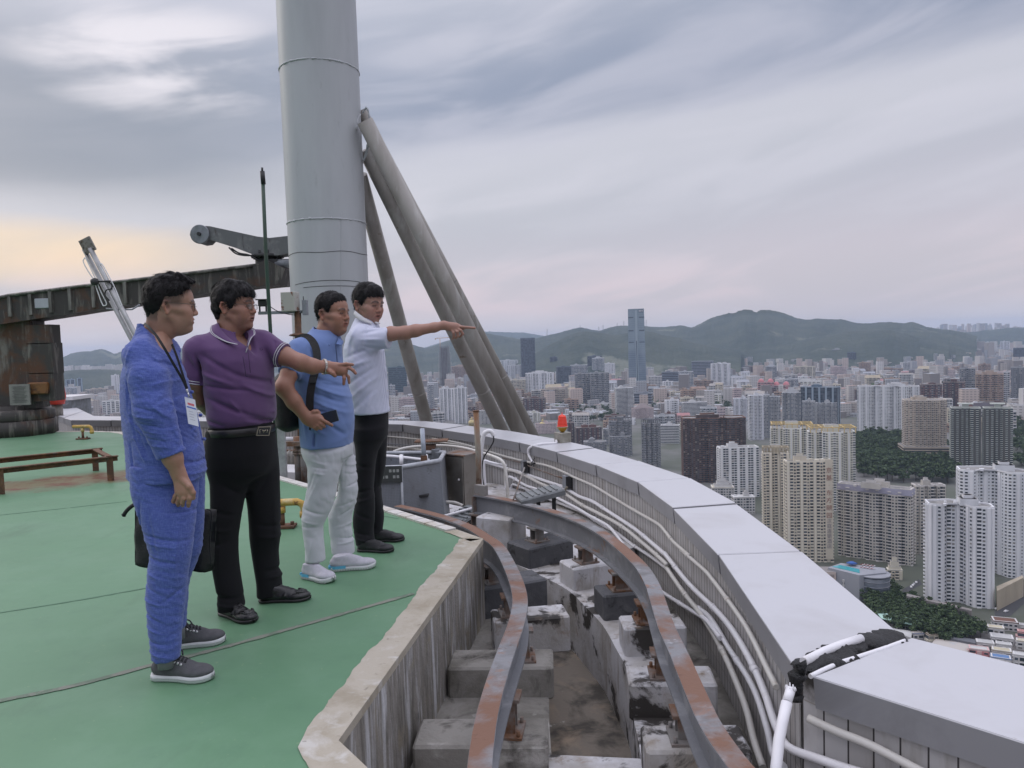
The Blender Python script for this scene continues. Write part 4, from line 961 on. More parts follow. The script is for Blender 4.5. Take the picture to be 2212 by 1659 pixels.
# yellow flaking post behind the first two men, red lantern and louvred box at far left
q_ = PZ(445,985,0); m = MB(); m.tube([(q_[0],q_[1] + 2.2,-.6),(q_[0],q_[1] + 2.2,PY(440,836,q_[1] + 2.2)[2])],.07,12); tag(m.build('post',M_yellow),'thick flaking yellow post seen between the first two men','post')
q_ = PY(*zx(490,1200),15.5); m = MB(); m.lathe(q_,[(.14,-.25),(.17,-.1),(.15,.1),(.10,.22),(.03,.27)],16); o = m.build('warning_lamp',plain('lantern_red',(.6,.05,.03),.4)); tag(o,'red warning lamp peeking out behind the rusty crane','lamp')
m = MB(); m.lathe(q_ - np.array([0,0,.25]),[(.1,-.28),(.1,0)],12); m.build('stand',M_conc,o)
a = PY(*zx(390,1310),17.5); b2_ = PY(*zx(628,1345),17.5)
m = MB(); m.box(((a[0] + b2_[0]) / 2,17.9,(a[2]) - .15),(b2_[0] - a[0],.8,.5)); m.box(((a[0] + b2_[0]) / 2,17.9,a[2] + .12),(b2_[0] - a[0] + .1,.9,.08),mi=1)
tag(m.build('roof_unit',[M_zinc,M_white]),'grey louvred roof box with a white lid behind the far parapet corner','box')
# ================================================================== SCULPTING ENGINE (distance fields meshed with surface nets)
class Sculpt:
 def __init__(s,lo,hi,h):
  s.lo = np.array(lo,np.float32); s.h = h
  s.n = np.maximum(np.ceil((np.array(hi) - s.lo) / h).astype(int) + 1,4)
  s.ax = [s.lo[i] + np.arange(s.n[i],dtype=np.float32) * h for i in range(3)]
  s.F = np.full(s.n,.3,np.float32)
 def reg(s,lo,hi,pad):
  a = np.clip(np.floor((np.array(lo) - pad - s.lo) / s.h).astype(int),0,s.n); b = np.clip(np.ceil((np.array(hi) + pad - s.lo) / s.h).astype(int) + 1,0,s.n)
  if np.any(b <= a): return None,None
  sl = tuple(slice(int(i),int(j)) for i,j in zip(a,b))
  X = np.meshgrid(*[s.ax[i][sl[i]] for i in range(3)],indexing='ij',sparse=True)
  return sl,X
 def comb(s,sl,d,k,op):
  F = s.F[sl]
  if op == 'add':
   if k > 0:
    h = np.maximum(k - np.abs(F - d),0); s.F[sl] = np.minimum(F,d) - h * h / (4 * k)
   else: s.F[sl] = np.minimum(F,d)
  elif op == 'sub':
   d = -d
   if k > 0:
    h = np.maximum(k - np.abs(F - d),0); s.F[sl] = np.maximum(F,d) + h * h / (4 * k)
   else: s.F[sl] = np.maximum(F,d)
 def cap(s,a,b,ra,rb,k=.015,u=None,flat=1.0,op='add'):
  a = np.array(a,float); b = np.array(b,float); r = max(ra,rb) * max(flat,1)
  sl,X = s.reg(np.minimum(a,b) - r,np.maximum(a,b) + r,k + 2 * s.h + .004)
  if sl is None: return s
  d = b - a; L2 = float(d @ d) + 1e-12
  q = [X[i] - a[i] for i in range(3)]
  t = np.clip((q[0] * d[0] + q[1] * d[1] + q[2] * d[2]) / L2,0,1)
  w = [q[i] - t * d[i] for i in range(3)]
  if u is not None:
   u = np.array(u,float); u /= np.linalg.norm(u)
   wu = w[0] * u[0] + w[1] * u[1] + w[2] * u[2]; g = 1 / flat - 1
   w = [w[i] + wu * u[i] * g for i in range(3)]
  dd = np.sqrt(w[0] ** 2 + w[1] ** 2 + w[2] ** 2) - (ra + (rb - ra) * t)
  if u is not None and flat < 1: dd = dd * (flat + (1 - flat) * .5)
  s.comb(sl,dd.astype(np.float32),k,op); return s
 def ell(s,c,r,A=None,k=.012,op='add'):
  c = np.array(c,float); r = np.array(r,float); A = np.eye(3) if A is None else np.array(A,float)   # rows: local axes
  ext = np.sqrt(((A * r[:,None]) ** 2).sum(0))
  sl,X = s.reg(c - ext,c + ext,k + 2 * s.h + .004)
  if sl is None: return s
  q = [X[i] - c[i] for i in range(3)]
  l = [(q[0] * A[j][0] + q[1] * A[j][1] + q[2] * A[j][2]) for j in range(3)]
  k0 = np.sqrt(sum((l[j] / r[j]) ** 2 for j in range(3))) + 1e-9; k1 = np.sqrt(sum((l[j] / r[j] ** 2) ** 2 for j in range(3))) + 1e-9
  s.comb(sl,(k0 * (k0 - 1) / k1).astype(np.float32),k,op); return s
 def stack(s,lv,f,k=.02,capr=.02,op='add',grow=0.0,z0=None,z1=None):
  "lv: rows (z, cx, cy, a along f, b across f) of horizontal ellipses"
  L = np.array(sorted([tuple(r) for r in lv]),float); zz = L[:,0]
  zl = zz[0] if z0 is None else z0; zh = zz[-1] if z1 is None else z1
  R_ = max(L[:,3].max(),L[:,4].max()) + grow
  sl,X = s.reg((L[:,1].min() - R_,L[:,2].min() - R_,zl),(L[:,1].max() + R_,L[:,2].max() + R_,zh),k + 2 * s.h)
  if sl is None: return s
  z = X[2].ravel(); zf_ = np.clip(z,zz[0],zz[-1]); fine = np.linspace(zz[0],zz[-1],240)
  cols = []
  for j in range(1,5):
   y = np.interp(fine,zz,L[:,j]); kr = np.hanning(25); kr /= kr.sum(); y = np.convolve(np.pad(y,12,mode='edge'),kr,'valid')
   cols.append(np.interp(zf_,fine,y)[None,None,:])
  cx,cy,a,b = cols; a = a + grow; b = b + grow
  dx = X[0] - cx; dy = X[1] - cy
  p = dx * f[0] + dy * f[1]; q = -dx * f[1] + dy * f[0]
  k0 = np.sqrt((p / a) ** 2 + (q / b) ** 2) + 1e-9; k1 = np.sqrt((p / a ** 2) ** 2 + (q / b ** 2) ** 2) + 1e-9
  d = k0 * (k0 - 1) / k1
  dz = np.maximum(zl - X[2],X[2] - zh)
  h = capr
  e = np.maximum(d,dz); hh = np.maximum(h - np.abs(d - dz),0); e = e + hh * hh / (4 * h)
  s.comb(sl,e.astype(np.float32),k,op); return s
 def cut(s,p,n,k=.004):
  n = np.array(n,float); n /= np.linalg.norm(n)
  X = np.meshgrid(*s.ax,indexing='ij',sparse=True)
  d = ((X[0] - p[0]) * n[0] + (X[1] - p[1]) * n[1] + (X[2] - p[2]) * n[2]).astype(np.float32)
  h = np.maximum(k - np.abs(s.F - d),0); s.F = np.maximum(s.F,d) + h * h / (4 * k); return s
 def crease(s,a,b,w,amp,ymax=None,pw=1.0):
  "fold drawn in the x-z plane between a and b, pressed into everything nearer than ymax"
  sl,X = s.reg((min(a[0],b[0]),s.lo[1],min(a[2],b[2])),(max(a[0],b[0]),s.ax[1][-1] if ymax is None else ymax,max(a[2],b[2])),3 * w) if False else (None,None)
  x0,x1 = min(a[0],b[0]) - 3 * w,max(a[0],b[0]) + 3 * w; z0,z1 = min(a[2],b[2]) - 3 * w,max(a[2],b[2]) + 3 * w
  i0,i1 = np.searchsorted(s.ax[0],[x0,x1]); k0,k1 = np.searchsorted(s.ax[2],[z0,z1]); j1 = len(s.ax[1]) if ymax is None else int(np.searchsorted(s.ax[1],ymax))
  if i1 <= i0 or k1 <= k0 or j1 < 1: return s
  x = s.ax[0][i0:i1][:,None]; z = s.ax[2][k0:k1][None,:]
  dx,dz = b[0] - a[0],b[2] - a[2]; L2 = dx * dx + dz * dz + 1e-9
  t = np.clip(((x - a[0]) * dx + (z - a[2]) * dz) / L2,0,1)
  d2 = (x - a[0] - t * dx) ** 2 + (z - a[2] - t * dz) ** 2
  g = amp * np.exp(-d2 / (w * w)) * (np.sin(np.pi * (.08 + .84 * t)) ** pw)
  s.F[i0:i1,:j1,k0:k1] += g[:,None,:].astype(np.float32); return s
 def ripple(s,amp,freq,dirs,seed=0,warp=.6):
  "soft cloth unevenness"
  r = np.random.RandomState(seed); X = np.meshgrid(*s.ax,indexing='ij',sparse=True); out = 0
  for d,fr,am in zip(dirs,freq,amp):
   d = np.array(d,float); d /= np.linalg.norm(d); e = r.randn(3); e -= d * (e @ d); e /= np.linalg.norm(e); ph = r.rand(4) * 6.28; g = r.randn(3)
   u = X[0] * d[0] + X[1] * d[1] + X[2] * d[2]; v = X[0] * e[0] + X[1] * e[1] + X[2] * e[2]; w = X[0] * g[0] + X[1] * g[1] + X[2] * g[2]
   m = .5 + .5 * np.sin(v * fr * .31 + ph[1] + 1.3 * np.sin(w * fr * .23 + ph[3]))
   out = out + am * m * np.sin(u * fr + warp * 2.2 * np.sin(v * fr * .45 + ph[2]) + warp * np.sin(w * fr * .6 + ph[3]) + ph[0])
  s.F += out.astype(np.float32); return s
 def mesh(s):
  F = s.F; F = np.pad(F,1,constant_values=.3); S = F < 0
  nx,ny,nz = F.shape
  c = np.zeros((nx - 1,ny - 1,nz - 1),np.uint8)
  for dx in (0,1):
   for dy in (0,1):
    for dz in (0,1): c += S[dx:nx - 1 + dx,dy:ny - 1 + dy,dz:nz - 1 + dz]
  I,J,K = np.nonzero((c > 0) & (c < 8)); idx = np.full(c.shape,-1,np.int32); idx[I,J,K] = np.arange(len(I))
  acc = np.zeros((len(I),3)); cnt = np.zeros(len(I))
  for ax in range(3):
   o = [a for a in range(3) if a != ax]
   for p in (0,1):
    for q in (0,1):
     off = [0,0,0]; off[o[0]] = p; off[o[1]] = q; o2 = list(off); o2[ax] = 1
     f0 = F[I + off[0],J + off[1],K + off[2]]; f1 = F[I + o2[0],J + o2[1],K + o2[2]]
     m = (f0 < 0) != (f1 < 0); t = np.where(m,f0 / np.where(m,f0 - f1,1),0)
     v = np.zeros((len(I),3)); v[:,o[0]] = p; v[:,o[1]] = q; v[:,ax] = t
     acc[m] += v[m]; cnt[m] += 1
  V = (np.stack([I,J,K],1) + acc / cnt[:,None] - 1) * s.h + s.lo
  Q = []
  for ax in range(3):
   o1,o2 = [(1,2),(2,0),(0,1)][ax]
   sl0 = [slice(1,-1)] * 3; a = [slice(None)] * 3; b = [slice(None)] * 3; a[ax] = slice(0,-1); b[ax] = slice(1,None)
   A,B = S[tuple(a)],S[tuple(b)]; ch = A != B
   e = np.argwhere(ch); e = e[(e[:,o1] > 0) & (e[:,o2] > 0) & (e[:,o1] < F.shape[o1] - 1) & (e[:,o2] < F.shape[o2] - 1)]
   fl = A[e[:,0],e[:,1],e[:,2]]
   def g(d1,d2):
    x = e.copy(); x[:,o1] -= d1; x[:,o2] -= d2; return idx[x[:,0],x[:,1],x[:,2]]
   q = np.stack([g(1,1),g(0,1),g(0,0),g(1,0)],1)
   q[~fl] = q[~fl][:,::-1]; Q.append(q)
  Q = np.vstack(Q); Q = Q[(Q >= 0).all(1)]
  return V,Q
def sk_mesh(name,parts,mat,colfn=None,attrs=None):
 "join (V, Q) pieces into one smooth mesh; colfn gives a colour per vertex"
 Vs,Qs,o = [],[],0
 for V,Q in parts: Vs.append(V); Qs.append(Q + o); o += len(V)
 V = np.vstack(Vs); Q = np.vstack(Qs)
 me = bpy.data.meshes.new(name); me.vertices.add(len(V)); me.vertices.foreach_set('co',V.astype(np.float32).ravel())
 me.loops.add(Q.size); me.loops.foreach_set('vertex_index',Q.astype(np.int32).ravel())
 me.polygons.add(len(Q)); me.polygons.foreach_set('loop_start',np.arange(0,Q.size,4,dtype=np.int32)); me.polygons.foreach_set('loop_total',np.full(len(Q),4,np.int32))
 me.polygons.foreach_set('use_smooth',np.ones(len(Q),bool)); me.update(calc_edges=True)
 for m in (mat if isinstance(mat,(list,tuple)) else [mat]): me.materials.append(m)
 if colfn is not None:
  a = me.color_attributes.new(name='Col',type='FLOAT_COLOR',domain='POINT'); c = np.ones((len(V),4),np.float32); c[:,:3] = colfn(V); a.data.foreach_set('color',c.ravel())
 if attrs:
  for nme,fn in attrs.items():
   a = me.attributes.new(nme,'FLOAT','POINT'); a.data.foreach_set('value',fn(V).astype(np.float32))
 return me
# --- skin, hair, cloth materials
b = NB('skin'); at = b.n('ShaderNodeAttribute',attribute_name='Col'); b.col(b.mix(b.mr(b.noise(90,3),.3,.7,0,.12),at.outputs['Color'],(.20,.09,.06)))
b.rough(.47); b.p.inputs['Subsurface Weight'].default_value = .12; b.p.inputs['Subsurface Radius'].default_value = (.012,.004,.002); b.p.inputs['Subsurface Scale'].default_value = .5
b.bump(b.noise(400,3),.06,.001); M_skin = b.m
b = NB('hair'); b.col(b.mix(b.noise(60,3),(.004,.0035,.004),(.012,.010,.011))); b.rough(.5); b.p.inputs['Specular IOR Level'].default_value = .22; b.bump(b.noise(160,4,.6,b.scale(b.obj,(1,1,.4))),.5,.003); M_hair = b.m
def cloth(name,c1,c2,weave=700,slub=None,rough=.85,bump=.25,sheen=.2):
 b = NB(name); v = b.noise(weave * .25,3,.6)
 c = b.mix(v,c1,c2)
 if slub:
  h_ = b.noise(1,5,.6,b.scale(b.obj,(45,45,330))); w_ = b.noise(1,5,.6,b.scale(b.obj,(330,330,45)))
  k = b.math('ADD',b.mr(h_,.40,.66),b.mr(w_,.45,.70)); c = b.mix(b.math('MULTIPLY',k,.55),c,slub)
  b.bump(b.math('ADD',h_,w_),bump,.0015)
 else: b.bump(b.noise(weave,2),bump,.0008)
 b.col(c); b.rough(rough); b.p.inputs['Sheen Weight'].default_value = sheen; b.p.inputs['Specular IOR Level'].default_value = .2; return b.m
M_linen = cloth('blue_linen',(.052,.078,.29),(.066,.096,.34),slub=(.13,.18,.46),bump=.9)
M_purple = cloth('purple_pique',(.105,.055,.135),(.130,.068,.165),900)
M_blue = cloth('blue_pique',(.145,.215,.43),(.165,.240,.47),900)
M_trbk = cloth('black_wool',(.006,.006,.008),(.010,.010,.012),600,sheen=.05)
M_trbk2 = cloth('black_twill',(.009,.009,.011),(.015,.015,.018),600,sheen=.05)
M_trwh = cloth('white_cotton',(.50,.51,.54),(.55,.56,.59),600)
b = NB('striped_shirt'); at = b.n('ShaderNodeAttribute',attribute_name='su'); fr = b.math('FRACT',b.math('MULTIPLY',at.outputs['Fac'],150.0))
ln = b.math('MULTIPLY',b.math('LESS_THAN',fr,.30),.55); c = b.mix(ln,(.60,.62,.74),(.30,.32,.46)); b.col(c); b.rough(.8); b.bump(b.noise(500,2),.15,.0006); b.p.inputs['Sheen Weight'].default_value = .1; M_stripe = b.m
M_trim = cloth('white_trim',(.55,.54,.56),(.6,.6,.62)); M_glassf = plain('glasses_frame',(.10,.09,.08),.3,.8)
b = NB('glasses_lens'); b.p.inputs['Alpha'].default_value = .10; b.rough(.03); b.col((.5,.55,.55)); M_lens = b.m
M_leather = plain('black_leather',(.010,.010,.011),.26,var=.3,sc=30,bump=.15)
M_suede = plain('black_moccasin',(.012,.012,.014),.5,var=.3,sc=30,bump=.2)
M_canvas = plain('grey_canvas',(.085,.085,.092),.85,var=.15,sc=40,bump=.2); M_sole = plain('white_sole',(.58,.60,.60),.45,var=.06,sc=10)
M_knit = plain('white_knit',(.50,.49,.54),.8,var=.08,sc=60,bump=.3); M_soleblk = plain('dark_sole',(.02,.019,.02),.5)
M_cyan = plain('cyan_foam',(.12,.42,.62),.5); M_nylon = plain('black_nylon',(.008,.008,.009),.6,var=.3,sc=20,bump=.3)
M_gold = plain('buckle_metal',(.38,.34,.26),.3,.9); M_belt = plain('belt_leather',(.010,.009,.009),.35)
# --- the head: one template in its own axes (x ahead, y left, z up), placed and scaled per person
class Head:
 def __init__(s,c,yaw,pitch=0.0,roll=0.0,sc=1.0,p=None):
  cy,sy = math.cos(yaw),math.sin(yaw); f = np.array([cy,sy,0]); l = np.array([-sy,cy,0]); u = np.array([0,0,1.])
  cp,spp = math.cos(pitch),math.sin(pitch); f2 = f * cp + u * spp; u2 = -f * spp + u * cp
  cr_,sr = math.cos(roll),math.sin(roll); l2 = l * cr_ + u2 * sr; u3 = -l * sr + u2 * cr_
  s.c = np.array(c,float); s.yaw = yaw; s.A = np.array([f2,l2,u3]); s.sc = sc; s.p = dict(jaw=1.0,nose=1.0,cheek=1.0,brow=1.0,open=0.0,fat=0.0); s.p.update(p or {})
 def W(s,x,y,z): return s.c + (s.A[0] * x + s.A[1] * y + s.A[2] * z) * s.sc
 def L(s,V): return ((V - s.c) @ s.A.T) / s.sc
 def skull(s,S):
  q = s.sc; W = s.W; A = s.A; p = s.p
  e = lambda c,r,k=.012,op='add': S.ell(W(*c),np.array(r) * q,A,k * q,op)
  cp = lambda a,b,ra,rb,k=.01,op='add': S.cap(W(*a),W(*b),ra * q,rb * q,k * q,op=op)
  e((-.010,0,.046),(.090,.077,.084)); e((.043,0,.046),(.056,.064,.060),.03)
  e((.036,0,-.024),(.058,.053,.066),.03); e((.044,0,-.062),(.042,.040 + p['fat'] * .010,.036),.025)
  cp((-.050,0,.010),(-.050,0,-.060),.048,.042,.03)                # nape
  for sg in (-1,1):
   cp((-.004,sg * .052,-.038),(.066,sg * .016,-.090),.016 + .008 * p['fat'],.0145,.03)
   e((.066,sg * .041,-.018),(.028,.024,.026),.02)          # cheekbone
   e((.060,sg * .036,-.048),(.030,.020 + .006 * p['fat'],.030),.02)
   cp((-.012,sg * .063,.0),(.05,sg * .056,-.008),.014,.014,.02)
  e((.082,0,-.090),(.018,.021,.016),.014)                       # chin
  e((.081,0,-.052),(.018,.029,.026),.02)                        # muzzle
  return S
 def face(s,S):
  q = s.sc; W = s.W; A = s.A; p = s.p
  e = lambda c,r,k=.012,op='add': S.ell(W(*c),np.array(r) * q,A,k * q,op)
  cp = lambda a,b,ra,rb,k=.01,op='add': S.cap(W(*a),W(*b),ra * q,rb * q,k * q,op=op)
  s.skull(S)
  for sg in (-1,1):
   e((.100,sg * .031,.012),(.019,.017,.012),.012,'sub')
   e((.0765,sg * .031,.010),(.0145,.0155,.0115),.003)          # eyeball under the lids
   cp((.091,sg * .016,.0165),(.084,sg * .047,.0135),.0042,.0038,.004); cp((.0915,sg * .018,.004),(.084,sg * .045,.005),.0036,.0032,.006)
   cp((.096,sg * .010,.0305),(.086,sg * .046,.031),.0085,.0062,.012)
   e((.1000,sg * .0130,-.0235),(.0100,.0080,.0078),.006)       # nostril wing
   e((.1020,sg * .0070,-.0305),(.0045,.0035,.0040),.002,'sub')
   # ear
   cp((-.004,sg * .074,.026),(-.022,sg * .086,.024),.0065,.0075,.004); cp((-.022,sg * .086,.024),(-.028,sg * .087,.004),.0075,.0070,.004)
   cp((-.028,sg * .087,.004),(-.014,sg * .079,-.026),.0068,.0062,.004); cp((-.014,sg * .079,-.028),(-.003,sg * .072,-.016),.0075,.0060,.005)
   e((-.013,sg * .077,.002),(.017,.0055,.026),.004); e((-.010,sg * .0880,.000),(.0090,.0105,.0150),.003,'sub'); e((-.015,sg * .0885,.013),(.0090,.0080,.0100),.003,'sub')
   cp((.001,sg * .073,.002),(.001,sg * .074,-.008),.0052,.0048,.003)
  cp((.095,0,.018),(.1085,0,-.012),.0080,.0095,.012); e((.1095,0,-.0185),(.0110,.0120,.0098),.008)
  e((.0965,0,-.0475),(.0095,.0215,.0056),.007); e((.0945,0,-.0600),(.0100,.0190,.0066),.007)
  g = .0022 + .004 * p['open']
  S.cap(W(.1045,.020,-.0540),W(.1045,-.020,-.0540),.0018 * q,.0018 * q,.003 * q,op='sub')
  if p['open']: e((.103,0,-.0535),(.009,.015,.0016 + .003 * p['open']),.003,'sub')
  cp((.106,0,-.036),(.105,0,-.042),.0022,.002,.004,'sub')
  for sg in (-1,1):
   cp((.101,sg * .022,-.030),(.094,sg * .033,-.054),.0020,.0014,.008,'sub')
  return S
 def bounds(s): return s.c - .19 * s.sc,s.c + .19 * s.sc
 def color(s,V,skin,stubble=.25,fade=0.0,hl=None):
  L = s.L(V); x,y,z = L.T; n = len(V); c = np.tile(np.array(skin,float),(n,1))
  def mx(c,m,col): m = np.clip(m,0,1)[:,None]; return c * (1 - m) + np.array(col) * m
  sm = lambda v,a,b: np.clip((v - a) / (b - a),0,1) ** 2 * (3 - 2 * np.clip((v - a) / (b - a),0,1))
  red = np.array(skin) * (1.12,.72,.62)
  c = mx(c,.45 * np.exp(-(((x - .115) / .02) ** 2 + (y / .018) ** 2 + ((z + .02) / .02) ** 2)),red)
  c = mx(c,.45 * np.exp(-(((x - .07) / .03) ** 2 + ((np.abs(y) - .043) / .02) ** 2 + ((z + .02) / .022) ** 2)),red)
  c = mx(c,.5 * sm(np.abs(y),.076,.088) * (np.abs(z) < .05),red)
  c = mx(c,.85 * (x > .085) * np.exp(-((y / .023) ** 4)) * (np.exp(-((z + .0475) / .0060) ** 2) + np.exp(-((z + .0605) / .0068) ** 2)),np.array(skin) * (.80,.42,.40))
  c = mx(c,.95 * (x > .09) * np.exp(-((y / .019) ** 4) - ((z + .0538) / .0032) ** 2),(.05,.02,.018))
  st = (x > .02) * sm(-z,.038,.060) * sm(x,.02,.06); c = mx(c,stubble * st,np.array(skin) * (.55,.55,.60))
  c = mx(c,stubble * .9 * (x > .09) * np.exp(-((z + .038) / .006) ** 2 - (y / .024) ** 4),np.array(skin) * (.45,.42,.45))
  ay = np.abs(y); bz = .0335 + .004 * np.sin(np.clip((ay - .012) / .036,0,1) * 3.1)
  c = mx(c,.95 * (x > .07) * (ay > .011) * (ay < .052) * np.exp(-((z - bz) / (.0066 * (1.15 - np.clip((ay - .012) / .05,0,1) * .6))) ** 2),(.022,.016,.015))
  c = mx(c,.95 * (x > .074) * (ay > .017) * (ay < .046) * np.exp(-((z - .0105) / .0044) ** 2),(.012,.012,.012))
  c = mx(c,.35 * (x > .074) * np.exp(-((ay - .031) / .017) ** 2 - ((z - .003) / .006) ** 2),np.array(skin) * (.62,.52,.55))
  c = mx(c,.9 * np.exp(-(((x - .107) / .006) ** 2 + ((ay - .0068) / .005) ** 2 + ((z + .033) / .0045) ** 2)),(.04,.015,.012))
  c = mx(c,.75 * np.exp(-(((x + .010) / .009) ** 2 + ((z - .000) / .012) ** 2)) * (ay > .070) * (ay < .0835),np.array(skin) * (.40,.26,.24))
  if hl is not None and fade: c = mx(c,fade * sm(z - hl(x,y),-.022,.016) * (1 - sm(x,.030,.062)),(.036,.029,.027))
  return c
def hair_mesh(H,h,hl,thick,seed,wave=.0045,extra=None,nstr=2600,slen=(.018,.034),swid=.0011,lift=.25,flow=(-.35,0,-.8),whirl=None):
 "hair: the skull swollen by a thickness that fades out at the hairline, plus loose strands"
 lo,hi = H.bounds(); S = Sculpt(lo - .02,hi + .02,h); H.skull(S)
 X = np.stack(np.meshgrid(*S.ax,indexing='ij'),-1).reshape(-1,3); L = H.L(X); x,y,z = L.T
 hl_ = hl; hl = lambda x,y: hl_(x,y) + .0045 * np.sin(y * 190 + seed + x * 60) * np.sin(y * 83 + x * 140) + .003 * np.sin(y * 410 + seed)
 m = np.clip((z - hl(x,y)) / .038,-1.5,1); T = thick(x,y,z) * np.where(m > 0,m ** .75,0) + np.where(m > 0,0,m * .02)
 r = np.random.RandomState(seed); nz = 0
 for fr,am in ((75,1.0),(140,.7),(260,.45)):
  a = r.randn(3) * fr * .6; c_ = r.randn(3) * fr; ph = r.rand(3) * 6.28
  nz = nz + am * np.sin(x * a[0] + y * c_[0] + z * a[2] + 1.5 * np.sin(y * fr * .5 + x * fr * .7 + ph[1]) + ph[0])
 T = (T + wave * nz * np.clip(m,0,1)) * H.sc
 S.F = (S.F.reshape(-1) - T.astype(np.float32)).reshape(S.F.shape)
 if extra: extra(S,H)
 V,Q = S.mesh()
 # loose strands lying over it
 LV = H.L(V); ok = np.nonzero((LV[:,2] - hl(LV[:,0],LV[:,1])) > .003)[0]; pick = ok[r.randint(0,len(ok),nstr)]
 P0 = V[pick]; cen = H.W(-.01,0,.03); nrm_ = P0 - cen; nrm_ /= np.linalg.norm(nrm_,axis=1)[:,None]
 lp = H.L(P0); fl = np.tile(np.array(flow,float),(nstr,1)); fl[:,1] += np.sign(lp[:,1]) * .35 * np.clip(np.abs(lp[:,1]) / .06,0,1); fl[:,0] += np.where(lp[:,0] > .03,1.0,0) * (1.0 if whirl is None else whirl)
 fw = fl @ H.A; fw += r.randn(nstr,3) * .33; fw -= nrm_ * (fw * nrm_).sum(1)[:,None]; fw /= np.linalg.norm(fw,axis=1)[:,None] + 1e-9
 ln = r.uniform(*slen,nstr)[:,None] * H.sc; sd = np.cross(fw,nrm_); wd = swid * H.sc
 p1 = P0 + fw * ln * .5 + nrm_ * ln * lift * .5; p2 = P0 + fw * ln - nrm_ * ln * .02 + nrm_ * ln * lift * r.uniform(-.2,1.1,(nstr,1))
 a = P0 - nrm_ * .001
 VV = np.stack([a - sd * wd,a + sd * wd,p1 + sd * wd * .8,p1 - sd * wd * .8,p2 + sd * wd * .15,p2 - sd * wd * .15],1).reshape(-1,3)
 b0 = np.arange(nstr)[:,None] * 6; QQ = np.vstack([b0 + [0,1,2,3],b0 + [3,2,4,5]])
 return [(V,Q),(VV,QQ)]
def hairline(pts_,ear=.020):
 xs = [p[0] for p in pts_]; zs = [p[1] for p in pts_]
 def f(x,y):
  z = np.interp(x,xs,zs); return z + np.where((x > -.036) & (x < .012) & (np.abs(y) > .05),np.maximum(0,ear + .018 - z) * np.exp(-((x + .013) / .018) ** 4),0)
 return f
# ================================================================== THE FOUR MEN
class Man:
 def __init__(s,Y0,px,psi,base,label,skin):
  s.th = math.atan((1106 - px) / FPX); s.Y0 = Y0; s.psi = R(psi) + s.th; s.f = np.array([math.cos(s.psi),math.sin(s.psi),0]); s.l = np.array([-math.sin(s.psi),math.cos(s.psi),0])
  s.o = empty('person',base,label,'person'); s.skin = np.array(skin); s.body = []; s.cfs = []
 def P(s,z,x,y,dy=0.0): return PY(*z(x,y),s.Y0 + dy)
 def lev(s,z,rows,dy=0.0,b=None,psi=None):
  "rows (y, xl, xr[, b[, dy]]) of a silhouette -> horizontal ellipses"
  ps = (s.psi if psi is None else psi) - s.th; sn,cs = abs(math.sin(ps)),abs(math.cos(ps)); ct = math.cos(s.th); out = []
  for r in rows:
   bb = r[3] if len(r) > 3 and r[3] is not None else b; d = r[4] if len(r) > 4 else dy
   A,B = s.P(z,r[1],r[0],d),s.P(z,r[2],r[0],d); w = abs(B[0] - A[0]) / 2 * ct; c = (A + B) / 2
   if bb is None: a = bb_ = w
   else: a = math.sqrt(max(w * w - (bb * sn) ** 2,(.55 * w) ** 2)) / max(cs,.35); bb_ = bb
   out.append((c[2],c[0],c[1],a,bb_))
  return out
 def head(s,z,x,y,yaw,pitch=0,roll=0,sc=1.0,side=.078,p=None):
  "head placed by the middle of its near ear"
  ps = R(yaw) + s.th; f = np.array([math.cos(ps),math.sin(ps),0]); l = np.array([-math.sin(ps),math.cos(ps),0])
  e = s.P(z,x,y,-side * math.cos(ps)); return Head(e + (l * side + f * .013) * sc,ps,R(pitch),R(roll),sc,p)
 def finger(s,S,z,pts,r0=.0095,r1=.0072,k=.0035):
  P = [s.P(z,*p) for p in pts]; n = len(P) - 1
  for i in range(n): S.cap(P[i],P[i + 1],r0 + (r1 - r0) * i / n,r0 + (r1 - r0) * (i + 1) / n,k)
def grid_for(rows,pad,h):
 A = np.array(rows); return Sculpt(A.min(0) - pad,A.max(0) + pad,h)
def stack_grid(levs,pad,h,zpad=.03):
 L = np.array([r for lv in levs for r in lv]); m = max(L[:,3].max(),L[:,4].max()) + pad
 return Sculpt((L[:,1].min() - m,L[:,2].min() - m,L[:,0].min() - zpad),(L[:,1].max() + m,L[:,2].max() + m,L[:,0].max() + zpad),h)
